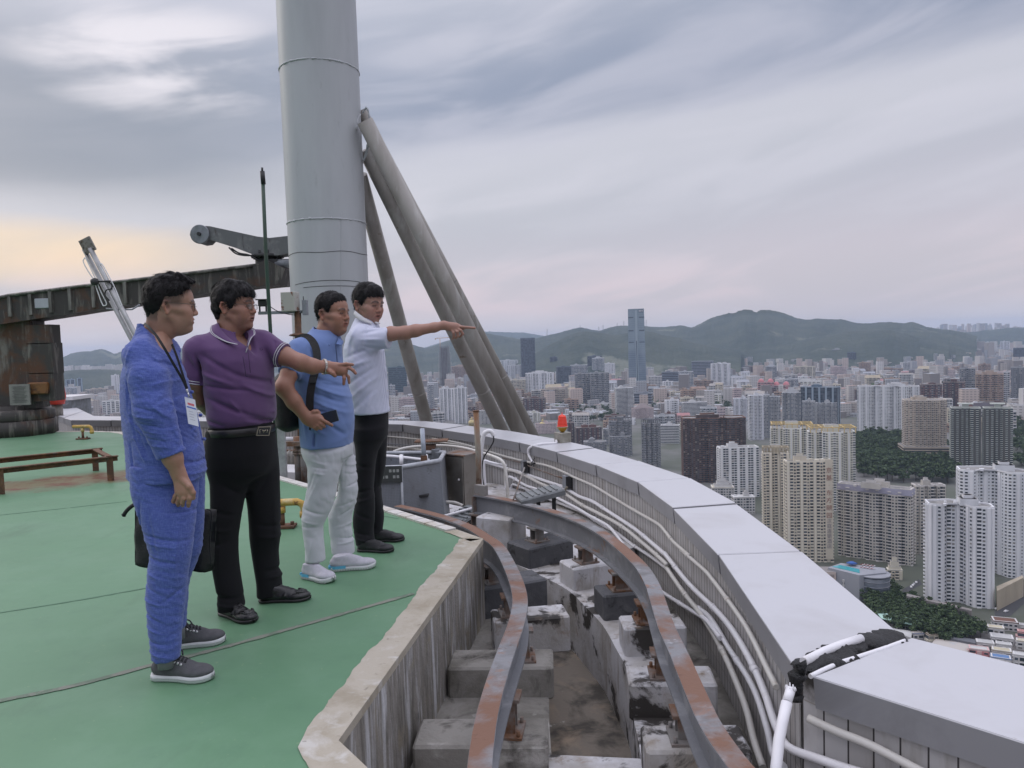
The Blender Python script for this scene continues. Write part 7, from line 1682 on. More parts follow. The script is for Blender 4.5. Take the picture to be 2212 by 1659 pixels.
# ================================================================== THE CITY BELOW
GZ = -220.0
zp = cv_(1500,1200,2.212); zq = cv_(2400,1350,2.4578); zn = cv_(3200,1700,2.0733); zm = cv_(3300,2300,3.0219); zl = cv_(200,1350,4.7406)
def gl(name,c,rough=.18): return plain(name,c,rough,.0,.25,.15)
GLS = [gl('window_dark',(.035,.045,.055)),gl('window_mid',(.085,.10,.12)),plain('window_curtain',(.24,.23,.21),.6)]
def wallm(name,c,v=.16): return patchy(name,[c,(tuple(x * (1 - v * 1.6) for x in c),.05,.45,.7,(1,1,.3)),(tuple(min(x * (1 + v * .8),.8) for x in c),.02,.5,.8)],.8,bump=0)
M_roofg = patchy('roof_grey',[(.26,.25,.24),((.16,.155,.15),.08,.5,.65),((.38,.36,.33),.15,.6,.7)],.85,bump=0)
STY = {  # wall, trim, secondary wall, pattern, bay width, floor height, curtain share
 'white':   ((.68,.69,.71),(.76,.76,.78),(.34,.35,.38),'wpnwwbwp',3.2,3.0,.2),
 'whiteb':  ((.68,.69,.73),(.76,.77,.80),(.30,.33,.40),'bwnwb',2.9,3.0,.25),
 'grid':    ((.72,.72,.72),(.78,.78,.78),(.20,.24,.30),'WWp',3.6,3.2,.15),
 'cream':   ((.62,.56,.45),(.70,.65,.54),(.40,.34,.24),'bwbp',3.1,3.0,.25),
 'yellow':  ((.66,.64,.54),(.74,.74,.72),(.62,.47,.22),'bwpw',3.0,3.0,.25),
 'lilac':   ((.52,.49,.44),(.60,.57,.54),(.36,.35,.44),'Bwwb',3.0,3.0,.3),
 'beige':   ((.52,.44,.36),(.62,.56,.50),(.34,.24,.19),'bw',3.0,3.0,.25),
 'brown':   ((.085,.062,.058),(.20,.115,.085),(.05,.045,.05),'WbW',2.8,3.0,.08),
 'redbr':   ((.16,.075,.065),(.30,.26,.24),(.07,.06,.07),'wbs',3.2,3.1,.15),
 'grey':    ((.27,.28,.29),(.38,.39,.41),(.17,.175,.19),'bwsw',3.0,3.0,.2),
 'greyl':   ((.46,.47,.49),(.58,.59,.61),(.24,.26,.28),'wbsb',3.2,3.0,.2),
 'greendk': ((.36,.36,.30),(.52,.55,.50),(.10,.10,.09),'BBsBs',3.4,3.0,.05),
 'strip':   ((.66,.66,.66),(.72,.72,.73),(.12,.13,.15),'r',6.0,3.4,.05),
 'office':  ((.22,.24,.28),(.33,.35,.38),(.14,.16,.20),'r',5.0,3.8,.0),
 'dkglass': ((.060,.078,.100),(.12,.145,.17),(.05,.065,.085),'gr',4.0,4.0,.0),
 'blglass': ((.11,.165,.22),(.30,.36,.42),(.09,.13,.18),'ggp',5.0,4.2,.0),
 'teal':    ((.045,.085,.100),(.08,.13,.15),(.04,.07,.09),'rr',5.0,4.0,.0),
 'pink':    ((.60,.24,.25),(.62,.42,.40),(.60,.22,.23),'wbp',3.4,3.1,.2),
 'pinkw':   ((.60,.50,.50),(.56,.46,.45),(.44,.22,.22),'ww',3.2,3.1,.2),
 'bare':    ((.36,.34,.33),(.46,.45,.44),(.30,.22,.17),'BBp',4.0,3.8,.0),
 'tan':     ((.36,.25,.19),(.44,.33,.26),(.30,.20,.15),'wbw',3.0,3.0,.2),
 'low':     ((.56,.55,.54),(.64,.63,.62),(.36,.33,.30),'wWw',3.4,3.2,.2)}
SM = {k: [wallm('wall_' + k,v[0])] + GLS + [wallm('trim_' + k,v[1],.08),wallm('accent_' + k,v[2]),M_roofg] for k,v in STY.items()}
def bayq(kind,bw,fh):
 "quads of one bay on one floor: (u0, u1, v0, v1, n0, n1) boxes or flats -> list of (4 x 3 (u, n, v), slot)"
 q = []
 def flat(u0,u1,v0,v1,n,s): q.append(([(u0,n,v0),(u1,n,v0),(u1,n,v1),(u0,n,v1)],s))
 def boxq(u0,u1,v0,v1,n,s):
  flat(u0,u1,v0,v1,n,s); q.append(([(u0,0,v1),(u1,0,v1),(u1,n,v1),(u0,n,v1)],s)); q.append(([(u0,0,v0),(u1,0,v0),(u1,n,v0),(u0,n,v0)],s))
  q.append(([(u0,0,v0),(u0,n,v0),(u0,n,v1),(u0,0,v1)],s)); q.append(([(u1,0,v0),(u1,n,v0),(u1,n,v1),(u1,0,v1)],s))
 if kind == 'w': flat(.22 * bw,.78 * bw,.28 * fh,.80 * fh,.06,'G'); boxq(.18 * bw,.82 * bw,.80 * fh,.86 * fh,.35,4)
 elif kind == 'W': flat(.08 * bw,.92 * bw,.22 * fh,.84 * fh,.06,'G'); boxq(0,bw,.90 * fh,fh,.3,4)
 elif kind == 'n': flat(.36 * bw,.62 * bw,.35 * fh,.72 * fh,.06,'G')
 elif kind == 'b': flat(.04 * bw,.96 * bw,.36 * fh,.95 * fh,.05,'G'); boxq(.02 * bw,.98 * bw,0,.34 * fh,1.1,4)
 elif kind == 'B': flat(0,bw,.30 * fh,fh,.05,'D'); boxq(0,bw,.0,.26 * fh,1.2,4)
 elif kind == 's': flat(0,bw,0,fh,.04,5)
 elif kind == 'g': flat(.02 * bw,.98 * bw,.04 * fh,.96 * fh,.10,'M')
 elif kind == 'r': flat(0,bw,.30 * fh,.78 * fh,.10,'D')
 elif kind == 'p': boxq(.15 * bw,.85 * bw,0,fh,.7,4)
 return q
SHAPES = {
 'rect': [(-.5,-.5),(.5,-.5),(.5,.5),(-.5,.5)],
 'notch': [(-.5,-.5),(-.16,-.5),(-.16,-.34),(.16,-.34),(.16,-.5),(.5,-.5),(.5,.5),(.16,.5),(.16,.36),(-.16,.36),(-.16,.5),(-.5,.5)],
 'teeth': [(-.5,-.42),(-.38,-.42),(-.38,-.5),(-.22,-.5),(-.22,-.38),(-.10,-.38),(-.10,-.5),(.08,-.5),(.08,-.38),(.20,-.38),(.20,-.5),(.38,-.5),(.38,-.40),(.5,-.40),(.5,.5),(-.5,.5)],
 'vee': [(-.5,-.22),(-.44,-.30),(-.30,-.34),(-.20,-.14),(.02,-.10),(.16,-.46),(.22,-.50),(.44,-.50),(.5,-.42),(.5,.0),(.2,.42),(-.1,.5),(-.5,.3)],
 'oct': [(-.5,-.25),(-.3,-.5),(.3,-.5),(.5,-.25),(.5,.25),(.3,.5),(-.3,.5),(-.5,.25)],
 'cross': [(-.22,-.5),(.22,-.5),(.22,-.24),(.5,-.24),(.5,.24),(.22,.24),(.22,.5),(-.22,.5),(-.22,.24),(-.5,.24),(-.5,-.24),(-.22,-.24)]}
FOOT = []      # footprints already taken: (x, y, radius)
class QB:
 def __init__(s): s.Q = []; s.m = []
 def add(s,Q,m): Q = np.asarray(Q,np.float32).reshape(-1,4,3); s.Q.append(Q); s.m.append(np.full(len(Q),m,np.int32) if np.isscalar(m) else np.asarray(m,np.int32))
 def mesh(s,name,mats):
  Q = np.vstack(s.Q); n = len(Q); me = bpy.data.meshes.new(name); me.vertices.add(4 * n); me.vertices.foreach_set('co',Q.ravel()); me.loops.add(4 * n); me.loops.foreach_set('vertex_index',np.arange(4 * n,dtype=np.int32))
  me.polygons.add(n); me.polygons.foreach_set('loop_start',np.arange(0,4 * n,4,dtype=np.int32)); me.polygons.foreach_set('loop_total',np.full(n,4,np.int32)); me.polygons.foreach_set('material_index',np.concatenate(s.m))
  for m in mats: me.materials.append(m)
  me.update(calc_edges=True); return me
 def box(s,c,sx,sy,z0,z1,ca,sa,m,mt=None):
  P = [(c[0] + x * sx / 2 * ca - y * sy / 2 * sa,c[1] + x * sx / 2 * sa + y * sy / 2 * ca) for x,y in ((-1,-1),(1,-1),(1,1),(-1,1))]
  for k in range(4): a,b_ = P[k],P[(k + 1) % 4]; s.add([(*a,z0),(*b_,z0),(*b_,z1),(*a,z1)],m)
  s.add([(*p,z1) for p in P],m if mt is None else mt)
def make_building(cx,cy,Wd,Dp,rot,z0,H,style,shape='rect',seed=0,roof='hut',podium=None,coarse=1,split=False,crown=None):
 wall,trim,acc,pat,bw,fh,cur = STY[style]; r = np.random.RandomState(seed); B = QB(); Wn = QB(); ca,sa = math.cos(rot),math.sin(rot)
 poly = [(cx + (x * Wd) * ca - (y * Dp) * sa,cy + (x * Wd) * sa + (y * Dp) * ca) for x,y in SHAPES[shape]]; z1 = z0 + H
 fh2 = fh * coarse; nf = max(1,int(round(H / fh2))); fh2 = H / nf; wins = []
 off = r.randint(0,10)
 for k in range(len(poly)):
  a = np.array(poly[k]); b_ = np.array(poly[(k + 1) % len(poly)]); L = np.linalg.norm(b_ - a); u = (b_ - a) / L; n = np.array([u[1],-u[0]])
  B.add([(*a,z0),(*b_,z0),(*b_,z1),(*a,z1)],0)
  mid = (a + b_) / 2
  if np.dot(n,mid) > 0: continue            # faces turned away from this side of town stay plain
  bwc = bw * (1 if coarse == 1 else 1.3); nb = max(1,int(round(L / bwc))); w = L / nb
  for j in range(nb):
   kind = pat[(j + off) % len(pat)] if nb > 2 else pat[(j + off) % min(2,len(pat))]
   T = bayq(kind,w,fh2); o = a + u * w * j
   for q,s_ in T:
    P = np.array([[o[0] + u[0] * uu + n[0] * nn,o[1] + u[1] * uu + n[1] * nn,z0 + vv] for uu,nn,vv in q],np.float32)
    Qs = np.repeat(P[None],nf,0); Qs[:,:,2] += (np.arange(nf) * fh2)[:,None]
    if s_ == 'G': m = np.where(r.rand(nf) < cur,3,np.where(r.rand(nf) < .35,2,1))
    elif s_ == 'D': m = np.where(r.rand(nf) < .12,2,1)
    elif s_ == 'M': m = np.where(r.rand(nf) < .5,2,1)
    else: m = s_
    if split and s_ == 'G' and isinstance(m,np.ndarray):
     for f in range(nf): wins.append((Qs[f],int(m[f])))
    else: B.add(Qs,m)
 # roof: slab, rim, huts
 cen = np.mean(poly,0); inn = [tuple(cen + (np.array(p) - cen) * (1 - 1.2 / max(8,np.linalg.norm(np.array(p) - cen)))) for p in poly]; n_ = len(poly); rf = MB()
 rim_h = 1.3 * coarse
 for k in range(n_):
  j = (k + 1) % n_; B.add([(*poly[k],z1),(*poly[j],z1),(*poly[j],z1 + rim_h),(*poly[k],z1 + rim_h)],4); B.add([(*poly[k],z1 + rim_h),(*poly[j],z1 + rim_h),(*inn[j],z1 + rim_h),(*inn[k],z1 + rim_h)],4); B.add([(*inn[k],z1),(*inn[j],z1),(*inn[j],z1 + rim_h),(*inn[k],z1 + rim_h)],4)
 R_ = QB()
 if roof in ('hut','huts'):
  for q in range(2 if roof == 'huts' else 1):
   hx,hy = cx + r.uniform(-.2,.2) * Wd * ca,cy + r.uniform(-.2,.2) * Wd * sa
   R_.box((hx,hy),Wd * .26,min(Dp * .4,12),z1,z1 + 5.5,ca,sa,0,6); R_.box((hx,hy),Wd * .13,Dp * .2,z1 + 5.5,z1 + 8,ca,sa,4,6)
  for q in range(6):
   R_.box((cx + r.uniform(-.38,.38) * Wd * ca,cy + r.uniform(-.3,.3) * Dp),r.uniform(1.5,4),r.uniform(1.5,3),z1,z1 + r.uniform(1,2.5),ca,sa,4,4)
 if roof == 'frame':      # open pergola crown
  for q in np.linspace(-.48,.48,9):
   for s_ in (-.46,.46): R_.box((cx + q * Wd * ca - s_ * Dp * sa,cy + q * Wd * sa + s_ * Dp * ca),.9,.9,z1,z1 + 6,ca,sa,5,5)
  for s_ in (-.46,0,.46): R_.box((cx - s_ * Dp * sa,cy + s_ * Dp * ca),Wd,1.0,z1 + 6,z1 + 7.2,ca,sa,5,5)
  for q in np.linspace(-.48,.48,5): R_.box((cx + q * Wd * ca,cy + q * Wd * sa),1.0,Dp,z1 + 6,z1 + 7.1,ca,sa,5,5)
  R_.box((cx,cy),Wd * .3,Dp * .4,z1,z1 + 9,ca,sa,0,6)
 if roof == 'dish':       # flaring slab on a stem
  R_.box((cx,cy),Wd * .22,Dp * .3,z1,z1 + 6,ca,sa,4,4); R_.box((cx,cy),Wd * .52,Dp * .5,z1 + 6,z1 + 7.5,ca,sa,4,4)
 if roof == 'steps':
  for q,hh in ((.8,4),(.55,8),(.3,12)): R_.box((cx,cy),Wd * q,Dp * q,z1,z1 + hh,ca,sa,4,6)
 if roof == 'dome':
  for dx in (-.3,.3):
   ddx = cx + dx * Wd * ca,cy + dx * Wd * sa
   for i in range(6):
    r0,r1 = Wd * .20 * math.cos(i * .26),Wd * .20 * math.cos((i + 1) * .26)
    for j in range(12):
     a0,a1 = j * .5236,(j + 1) * .5236; h0,h1 = Wd * .26 * math.sin(i * .26),Wd * .26 * math.sin((i + 1) * .26)
     R_.add([(ddx[0] + r0 * math.cos(a0),ddx[1] + r0 * math.sin(a0),z1 + h0),(ddx[0] + r0 * math.cos(a1),ddx[1] + r0 * math.sin(a1),z1 + h0),(ddx[0] + r1 * math.cos(a1),ddx[1] + r1 * math.sin(a1),z1 + h1),(ddx[0] + r1 * math.cos(a0),ddx[1] + r1 * math.sin(a0),z1 + h1)],5)
 if roof == 'gable':
  e = [np.array([cx + x * Wd * .54 * ca - y * Dp * .54 * sa,cy + x * Wd * .54 * sa + y * Dp * .54 * ca]) for x,y in ((-1,-1),(1,-1),(1,1),(-1,1))]; hh = min(Wd,Dp) * .35
  m1,m2 = (e[0] + e[3]) / 2,(e[1] + e[2]) / 2; z_ = z1 + .3
  R_.add([(*e[0],z_),(*e[1],z_),(*m2,z_ + hh),(*m1,z_ + hh)],5); R_.add([(*e[2],z_),(*e[3],z_),(*m1,z_ + hh),(*m2,z_ + hh)],5); R_.add([(*e[0],z_),(*e[3],z_),(*m1,z_ + hh),(*m1,z_ + hh)],0); R_.add([(*e[1],z_),(*e[2],z_),(*m2,z_ + hh),(*m2,z_ + hh)],0)
 pr = MB();
 if crown: R_.box((cx,cy),Wd * 1.02,Dp * 1.02,z1 - crown,z1 + .6,ca,sa,5,6)
 if podium:
  pw,pd,phh = podium; B.box((cx,cy),Wd * pw,Dp * pd,z0,z0 + phh,ca,sa,0,6)
  for q in range(int(phh // 4)):
   for sgn in (1,):
    P = [(cx + x * (Wd * pw / 2 + .1) * ca - y * (Dp * pd / 2 + .1) * sa,cy + x * (Wd * pw / 2 + .1) * sa + y * (Dp * pd / 2 + .1) * ca) for x,y in ((-1,-1),(1,-1),(1,1),(-1,1))]
    for k in range(4): a,b_ = P[k],P[(k + 1) % 4]; B.add([(*a,z0 + q * 4 + 1.2),(*b_,z0 + q * 4 + 1.2),(*b_,z0 + q * 4 + 3.2),(*a,z0 + q * 4 + 3.2)],1)
 top = (poly,z1); FOOT.append((cx,cy,max(Wd,Dp) * .62))
 return B,R_,wins,top
def roof_poly(B,top):
 poly,z1 = top; n = len(poly); c = np.mean(poly,0)
 for k in range(n): B.add([(*poly[k],z1 + .05),(*poly[(k + 1) % n],z1 + .05),(c[0],c[1],z1 + .05),(c[0],c[1],z1 + .05)],6)
NB_ = 0
def T(zf,x0,x1,yt,yb,style,th,label,shape='notch',roof='hut',dr=.55,name='apartment_tower',cat='building',podium=None,near=False,crown=None,group=None,hmax=None):
 "a building from its outline in the photo: left, right, roof line and foot"
 global NB_; NB_ += 1
 a,b_ = zf(x0,yb),zf(x1,yb); xm = (a[0] + b_[0]) / 2; g = PZ(xm,a[1],GZ); dist = np.hypot(g[0],g[1])
 A,C = PY(a[0],a[1],g[1]),PY(b_[0],b_[1],g[1]); phi = math.atan2(g[0],g[1]); wt = abs(C[0] - A[0]) * math.cos(phi)
 t = R(th); Wd = wt / (abs(math.cos(t)) + dr * abs(math.sin(t))); Dp = Wd * dr
 ztop = PY(zf((x0 + x1) / 2,yt)[0],zf(x0,yt)[1],g[1])[2]; H = ztop - GZ
 v = np.array([g[0],g[1]]) / dist; c = np.array([g[0],g[1]]) + v * (Wd * abs(math.sin(t)) + Dp * abs(math.cos(t))) / 2
 coarse = 1 if dist < 1300 else (1 if dist < 2200 else 2)
 B,R_,wins,top = make_building(c[0],c[1],Wd,Dp,t - phi,GZ,H,style,shape,NB_,roof,podium,coarse,near,crown)
 if not near:
  roof_poly(B,top)
  for q,m_ in zip(R_.Q,R_.m): B.add(q,m_)
  o = link(name,B.mesh(name,SM[style])); tag(o,label,cat,group); return o,c,Wd,Dp,t - phi,H
 o = empty(name,(c[0],c[1],GZ),label,cat,group)
 link('facade',B.mesh('facade',SM[style]),o)
 Rb = QB(); roof_poly(Rb,top); rf = link('roof',Rb.mesh('roof',SM[style]),o)
 if R_.Q: link('roof_hut',R_.mesh('roof_hut',SM[style]),rf)
 wins.sort(key=lambda w: -w[0][:,2].mean())
 idx = sorted(set(np.linspace(0,len(wins) - 1,90).astype(int).tolist())) if len(wins) > 90 else range(len(wins))
 if len(wins):
  sset = set(idx); rest = QB()
  for k,(q,m_) in enumerate(wins):
   if k in sset: w_ = QB(); w_.add(q,0); link('window',w_.mesh('window',[GLS[m_ - 1]]),o)
   else: rest.add(q,m_)
  if rest.Q: tag(link('windows',rest.mesh('windows',SM[style]),o),None,None,None,'stuff')
 return o,c,Wd,Dp,t - phi,H
# --- the nearest towers
T(zn,886,1486,628,1440,'white',12,'white slab tower with concave middle, nearest the lower right, ends above a street wall','vee','huts',.62,near=True)
T(zn,1140,1790,345,1195,'white',10,'white tower behind the nearest white one, cut off by the right edge of the photo','vee','huts',.62,near=True)
T(zn,195,830,470,1075,'lilac',-16,'long beige apartment slab with lilac roof parapets behind the swimming pool','teeth','huts',.20,near=True,crown=5)
T(zn,800,1092,455,1010,'lilac',20,'right wing of the beige and lilac slab, turned away behind the nearest white tower','teeth','hut',.5)
c4 = T(z8,752,1056,345,955,'cream',14,'cream tower with a vertical sign on its end wall','rect','hut',.30,near=True)
T(z8,622,790,290,800,'cream',6,'cream block behind and left of the tower with the vertical sign','notch','frame',.5)
T(z8,882,1198,165,640,'yellow',10,'pale tower with a yellow pergola crown, right one of a pair','cross','frame',.6,near=True)
T(z8,668,936,140,560,'yellow',4,'pale tower with a yellow pergola crown, left one of the pair','cross','frame',.6)
T(z8,345,604,258,560,'grid',16,'white tower with blue strip windows and a row of roof openings','rect','hut',.35,near=True,name='office_tower')
T(z8,125,528,78,470,'brown',8,'dark brown tower with orange-brown balcony frames','teeth','huts',.35,near=True)
T(z7,1165,1572,920,1440,'beige',12,'tower striped beige, white and blue standing on a grey podium','oct','huts',.6,podium=(1.12,1.25,26))
T(z7,1583,1848,985,1500,'greendk',5,'left one of twin dark green balcony towers with a flaring white roof slab','notch','dish',.6)
T(z7,1856,2116,985,1510,'greendk',5,'right one of twin dark green balcony towers with a flaring white roof slab','notch','dish',.6)
T(z7,797,1328,800,1205,'white',-6,'long white balcony slab behind the wooded park','teeth','huts',.25)
T(z7,1330,1522,785,1010,'redbr',8,'brown stepped block left of its taller brown neighbour, behind the striped tower','teeth','huts',.5)
T(z7,1525,1718,765,1000,'redbr',-8,'taller brown stepped block behind the twin green towers','notch','frame',.5)
T(z7,1800,2040,700,955,'tan',5,'tan tower with white balconies rising behind the twin green towers','teeth','steps',.5)
T(z7,1668,1800,650,930,'grey',0,'slim dark grey tower immediately left of the tan tower','notch','hut',.6)
T(z7,2098,2225,640,915,'grey',0,'slim dark grey tower at the right edge beside the tan tower','notch','hut',.6)
T(z7,2040,2090,680,930,'greyl',0,'narrow pale flank between the tan tower and the grey one at the edge','rect','hut',.8)
T(z7,325,664,808,1135,'blglass',-16,'blue glass office block with a white frame and stepped corner','rect','hut',.4,name='office_tower')
T(z7,168,335,855,1190,'greyl',6,'grey-green tower with a green glass crown','cross','steps',.7)
T(z7,340,452,925,1150,'greyl',-6,'pale grey tower left of two before the blue glass office','notch','hut',.6)
T(z7,455,638,940,1140,'greyl',8,'pale grey tower right in front of the blue glass office','teeth','hut',.5)
T(z7,66,160,885,1215,'greyl',0,'slim light grey tower below the pink domed blocks','notch','hut',.7)
T(z6,1870,2010,905,1290,'whiteb',14,'very slim white-grey tower with a blank side wall, nearest below the pink domes','notch','hut',.7)
T(z6,2005,2062,900,1270,'greyl',0,'narrow blank grey slab tower next to the slim white-grey tower','rect','hut',.9)
T(z6,1742,1880,930,1120,'whiteb',0,'low white tower left of the slim white-grey tower','cross','hut',.6)
T(z6,1955,2098,790,905,'pink',4,'left pink block with rounded pink roof domes','teeth','dome',.4)
T(z7,95,236,790,875,'pink',4,'right pink block with rounded pink roof domes','teeth','dome',.4)
T(z7,240,505,758,800,'yellow',-4,'pale yellow hall roof behind the blue glass office','rect','steps',.4,name='hall')
# --- middle ground
T(z6,945,1114,1150,1530,'grey',-14,'grey tower under a buff roof frame, right of the warning lamp, the nearer of two','teeth','frame',.6)
T(z6,662,865,1130,1420,'grey',6,'grey tower under a long buff roof rail, farther of the two right of the lamp','teeth','frame',.4)
T(z6,668,856,1262,1430,'grey',0,'low angular grey block with white roof rims, right half, before the grey tower','oct','hut',.7)
T(z6,440,640,1310,1445,'grey',0,'low angular grey block with white roof rims, left half, just over the coping','oct','hut',.7)
T(z6,612,690,1195,1330,'greyl',0,'slim pale stair tower behind the low angular blocks','rect','hut',.8)
T(z6,362,600,1185,1350,'redbr',10,'dark grey block with red lettering behind the low angular blocks','rect','huts',.5)
T(z6,300,362,1140,1330,'redbr',0,'reddish block immediately right of the warning lamp','rect','hut',.6)
T(z6,1110,1280,1165,1320,'strip',-8,'white office with dark window bands left of the brown tower','rect','hut',.5,name='office_block')
T(z6,1120,1250,1062,1160,'redbr',0,'white block with a red facade panel behind the white banded office','rect','hut',.5)
T(z6,1290,1518,965,1100,'strip',14,'white slab with black window bands and a tall blank end, above the brown tower','rect','hut',.4,name='office_block')
T(z6,1520,1640,895,1000,'yellow',-8,'pale yellow ended block among trees right of the banded slab','rect','hut',.5)
T(z6,855,1050,1015,1100,'pinkw',5,'white hotel block with a salmon pink stepped roof','notch','steps',.4)
T(z6,712,876,840,1088,'strip',10,'white tower with a dark banded right half and rooftop box','notch','hut',.6)
T(z6,880,1043,885,1000,'office',-10,'grey office with glass bands right of the white and dark tower','rect','hut',.5,name='office_block')
T(z6,365,500,715,995,'grey',6,'left one of twin white-striped dark residential towers','teeth','hut',.5)
T(z6,500,666,710,1000,'grey',6,'right one of twin white-striped dark residential towers','teeth','hut',.5)
T(z6,0,186,712,870,'white',-6,'white residential cluster with three roof boxes left of the twin striped towers','cross','huts',.5)
T(z6,70,280,860,985,'tan',0,'greyish tan slab below the white cluster with three roof boxes','teeth','huts',.3)
T(z6,282,372,855,930,'cream',0,'low cream block at the foot of the twin striped towers','rect','hut',.6)
T(z6,200,332,655,825,'dkglass',10,'dark office with two red vertical signs','rect','hut',.6,name='office_tower')
T(z6,325,476,640,810,'greyl',0,'grey residential tower right of the office with red signs','notch','hut',.5)
T(z6,148,212,568,730,'dkglass',0,'dark blue office tower with a cut corner below the ridge','rect','hut',.8,name='office_tower')
T(z6,90,146,600,720,'dkglass',0,'dark banded office left of the dark blue one','rect','hut',.8,name='office_tower')
T(z6,474,600,560,740,'dkglass',0,'dark slab tower behind the twin striped towers','rect','hut',.4,name='office_tower')
T(z6,514,622,580,745,'greyl',4,'grey tower with a pointed roof box behind the twin striped towers','notch','steps',.6)
T(z6,622,715,625,775,'white',0,'white tower just left of the plain slim white one','teeth','hut',.5)
T(z6,745,806,580,722,'white',0,'slim white tower with a domed cap standing alone','notch','steps',.7)
T(z6,1010,1122,738,845,'low',0,'blank pale box building at the right foot of the tallest tower','rect','hut',.7,name='hall')
T(z6,1120,1268,700,820,'office',-6,'long grey office with dark bands right of the blank pale box','rect','hut',.4,name='office_block')
T(z6,1265,1396,698,832,'greyl',0,'pale grey twin-fronted block in front of the long grey office','notch','hut',.5)
T(z6,1260,1385,585,700,'grey',0,'grey tower with lilac top left of the big office slab','teeth','hut',.5)
T(z6,1380,1575,606,765,'office',-12,'big slanted grey office slab below the green field','rect','none',.35,name='office_block')
T(z6,1150,1232,588,690,'strip',0,'white tower with a framed top left of the grey lilac-topped tower','rect','hut',.7)
T(z6,1546,1722,628,822,'white',4,'broad white residential tower below the green field','teeth','huts',.5)
T(z6,1400,1545,775,845,'tan',0,'tan block left of the broad white residential tower','teeth','hut',.4)
for k,(x0,x1,yt) in enumerate(((1138,1190,442),(1192,1250,436),(1252,1312,448),(1314,1380,458))):
 T(z6,x0,x1,yt,655,'tan',6,('first','second','third','fourth')[k] + ' from the left in the row of beige hillside towers','notch','steps',.6,group='row of beige towers on the hillside')
T(z6,1190,1280,872,950,'cream',0,'small cream block in the low quarter left of its grey neighbours','rect','hut',.5)
T(z6,1285,1388,862,945,'greyl',0,'small grey block with white strips beside the small cream block','teeth','hut',.5)
T(z6,1098,1180,885,955,'redbr',0,'small brown block in the low quarter above the salmon-roofed hotel','rect','hut',.5)
T(z6,2022,2122,650,765,'greyl',0,'grey tower with a turret above the pink domes','cross','steps',.7)
T(z7,276,452,632,725,'cream',0,'cream striped block above the pale yellow arched roof','teeth','hut',.4)
T(z7,578,716,635,740,'pinkw',0,'pinkish residential block right of the cream striped one','teeth','hut',.5)
T(z7,818,918,600,695,'tan',0,'round-cornered tan block before the dark trees','oct','hut',.7)
T(z7,942,1190,650,690,'tan',0,'long low tan row with four roof boxes before the dark trees','teeth','huts',.2)
T(z7,818,922,395,600,'teal',0,'teal netted tower left of the dark office below the ridge','rect','none',.6,name='office_tower')
T(z7,884,1012,460,600,'dkglass',0,'dark broad office right of the teal netted tower','rect','hut',.5,name='office_tower')
T(z7,1096,1190,500,600,'dkglass',0,'short dark office with white vertical streaks','rect','none',.7,name='office_tower')
T(z7,594,676,488,625,'grey',0,'grey tower with a pale cap left of the slim dark office','rect','steps',.7)
T(z7,720,796,512,640,'dkglass',0,'slim dark green-glass office with a pale frame','rect','hut',.7,name='office_tower')
T(z7,1138,1192,315,470,'redbr',0,'tall unfinished brown tower on the skyline, left of a pair','rect','none',.8)
T(z7,1196,1248,325,470,'redbr',0,'tall unfinished brown tower on the skyline, right of a pair','rect','none',.8)
T(z7,1265,1350,420,530,'pinkw',0,'stout white and pink tower right of the unfinished pair','oct','steps',.8)
T(z7,1618,1706,402,490,'white',0,'pale tower with crossing cranes far right, first of four','notch','hut',.6)
T(z7,1752,1826,400,490,'white',0,'pale tower far right, second of four','notch','hut',.6)
T(z7,1880,1945,425,500,'white',0,'pale tower far right, third of four','notch','hut',.6)
T(z7,2010,2092,420,500,'white',0,'pale tower far right, fourth of four','notch','hut',.6)
T(z7,2120,2215,475,625,'dkglass',0,'dark glass tower with pale stripes at the far right edge','rect','none',.7,name='office_tower')
# --- between the mast braces and the warning lamp
T(zp,1222,1350,292,662,'dkglass',4,'tall dark tower with a white lattice strip below the ridge','rect','none',.7,name='office_tower')
T(zp,65,232,548,795,'teal',6,'dark teal glass block behind the white shirt','rect','hut',.5,name='office_tower')
T(zp,515,642,735,1010,'white',8,'white residential tower right of the left brace, left half of a pair','teeth','huts',.6)
T(zp,642,762,728,1035,'white',8,'white residential tower right of the left brace, right half of a pair','teeth','huts',.6)
T(zp,415,472,700,980,'greyl',0,'blank white-sided slab seen beside the left brace','rect','hut',.9)
T(zp,470,512,680,820,'tan',0,'striped brown slab at the foot of the tower under construction','teeth','none',.8)
T(zp,140,322,822,920,'pinkw',4,'pink and white block just over the coping by the left brace','teeth','huts',.4)
T(zp,78,128,705,830,'greyl',0,'grey-white tower beside the white shirt','notch','hut',.7)
T(zp,612,782,540,655,'tan',0,'wide tan block with arched roof frames between the braces','teeth','steps',.3)
T(zp,384,476,462,560,'greyl',0,'pale stepped tower in front of the far hill between braces','notch','hut',.6)
T(zp,345,386,410,555,'tan',0,'dim brownish tower left of the pale stepped tower','rect','hut',.8)
T(zp,585,630,405,520,'tan',0,'dim brownish tower right of the tower under construction','rect','hut',.8)
T(zp,1260,1512,600,765,'white',-4,'broad white residential group with cream roof boxes left of the office with red signs','teeth','steps',.4)
T(zp,1105,1232,530,655,'white',0,'white towers behind the right brace','teeth','huts',.5)
T(zp,1030,1196,486,600,'white',0,'farther white towers peeping over the ones behind the right brace','cross','huts',.5)
T(zp,1100,1262,660,775,'cream',0,'cream slab directly right of the braces','teeth','hut',.3)
T(zp,1240,1440,820,965,'redbr',-8,'red-brown terraced block right of the braces','notch','huts',.5)
T(zp,1395,1608,740,880,'beige',4,'greyish row of flats behind the red-brown terraced block','teeth','huts',.25)
T(zp,1160,1250,745,870,'tan',0,'slim brownish flats hard against the right brace','notch','hut',.6)
T(zp,850,930,760,890,'tan',0,'slim brownish tower between the middle and right braces','notch','hut',.6)
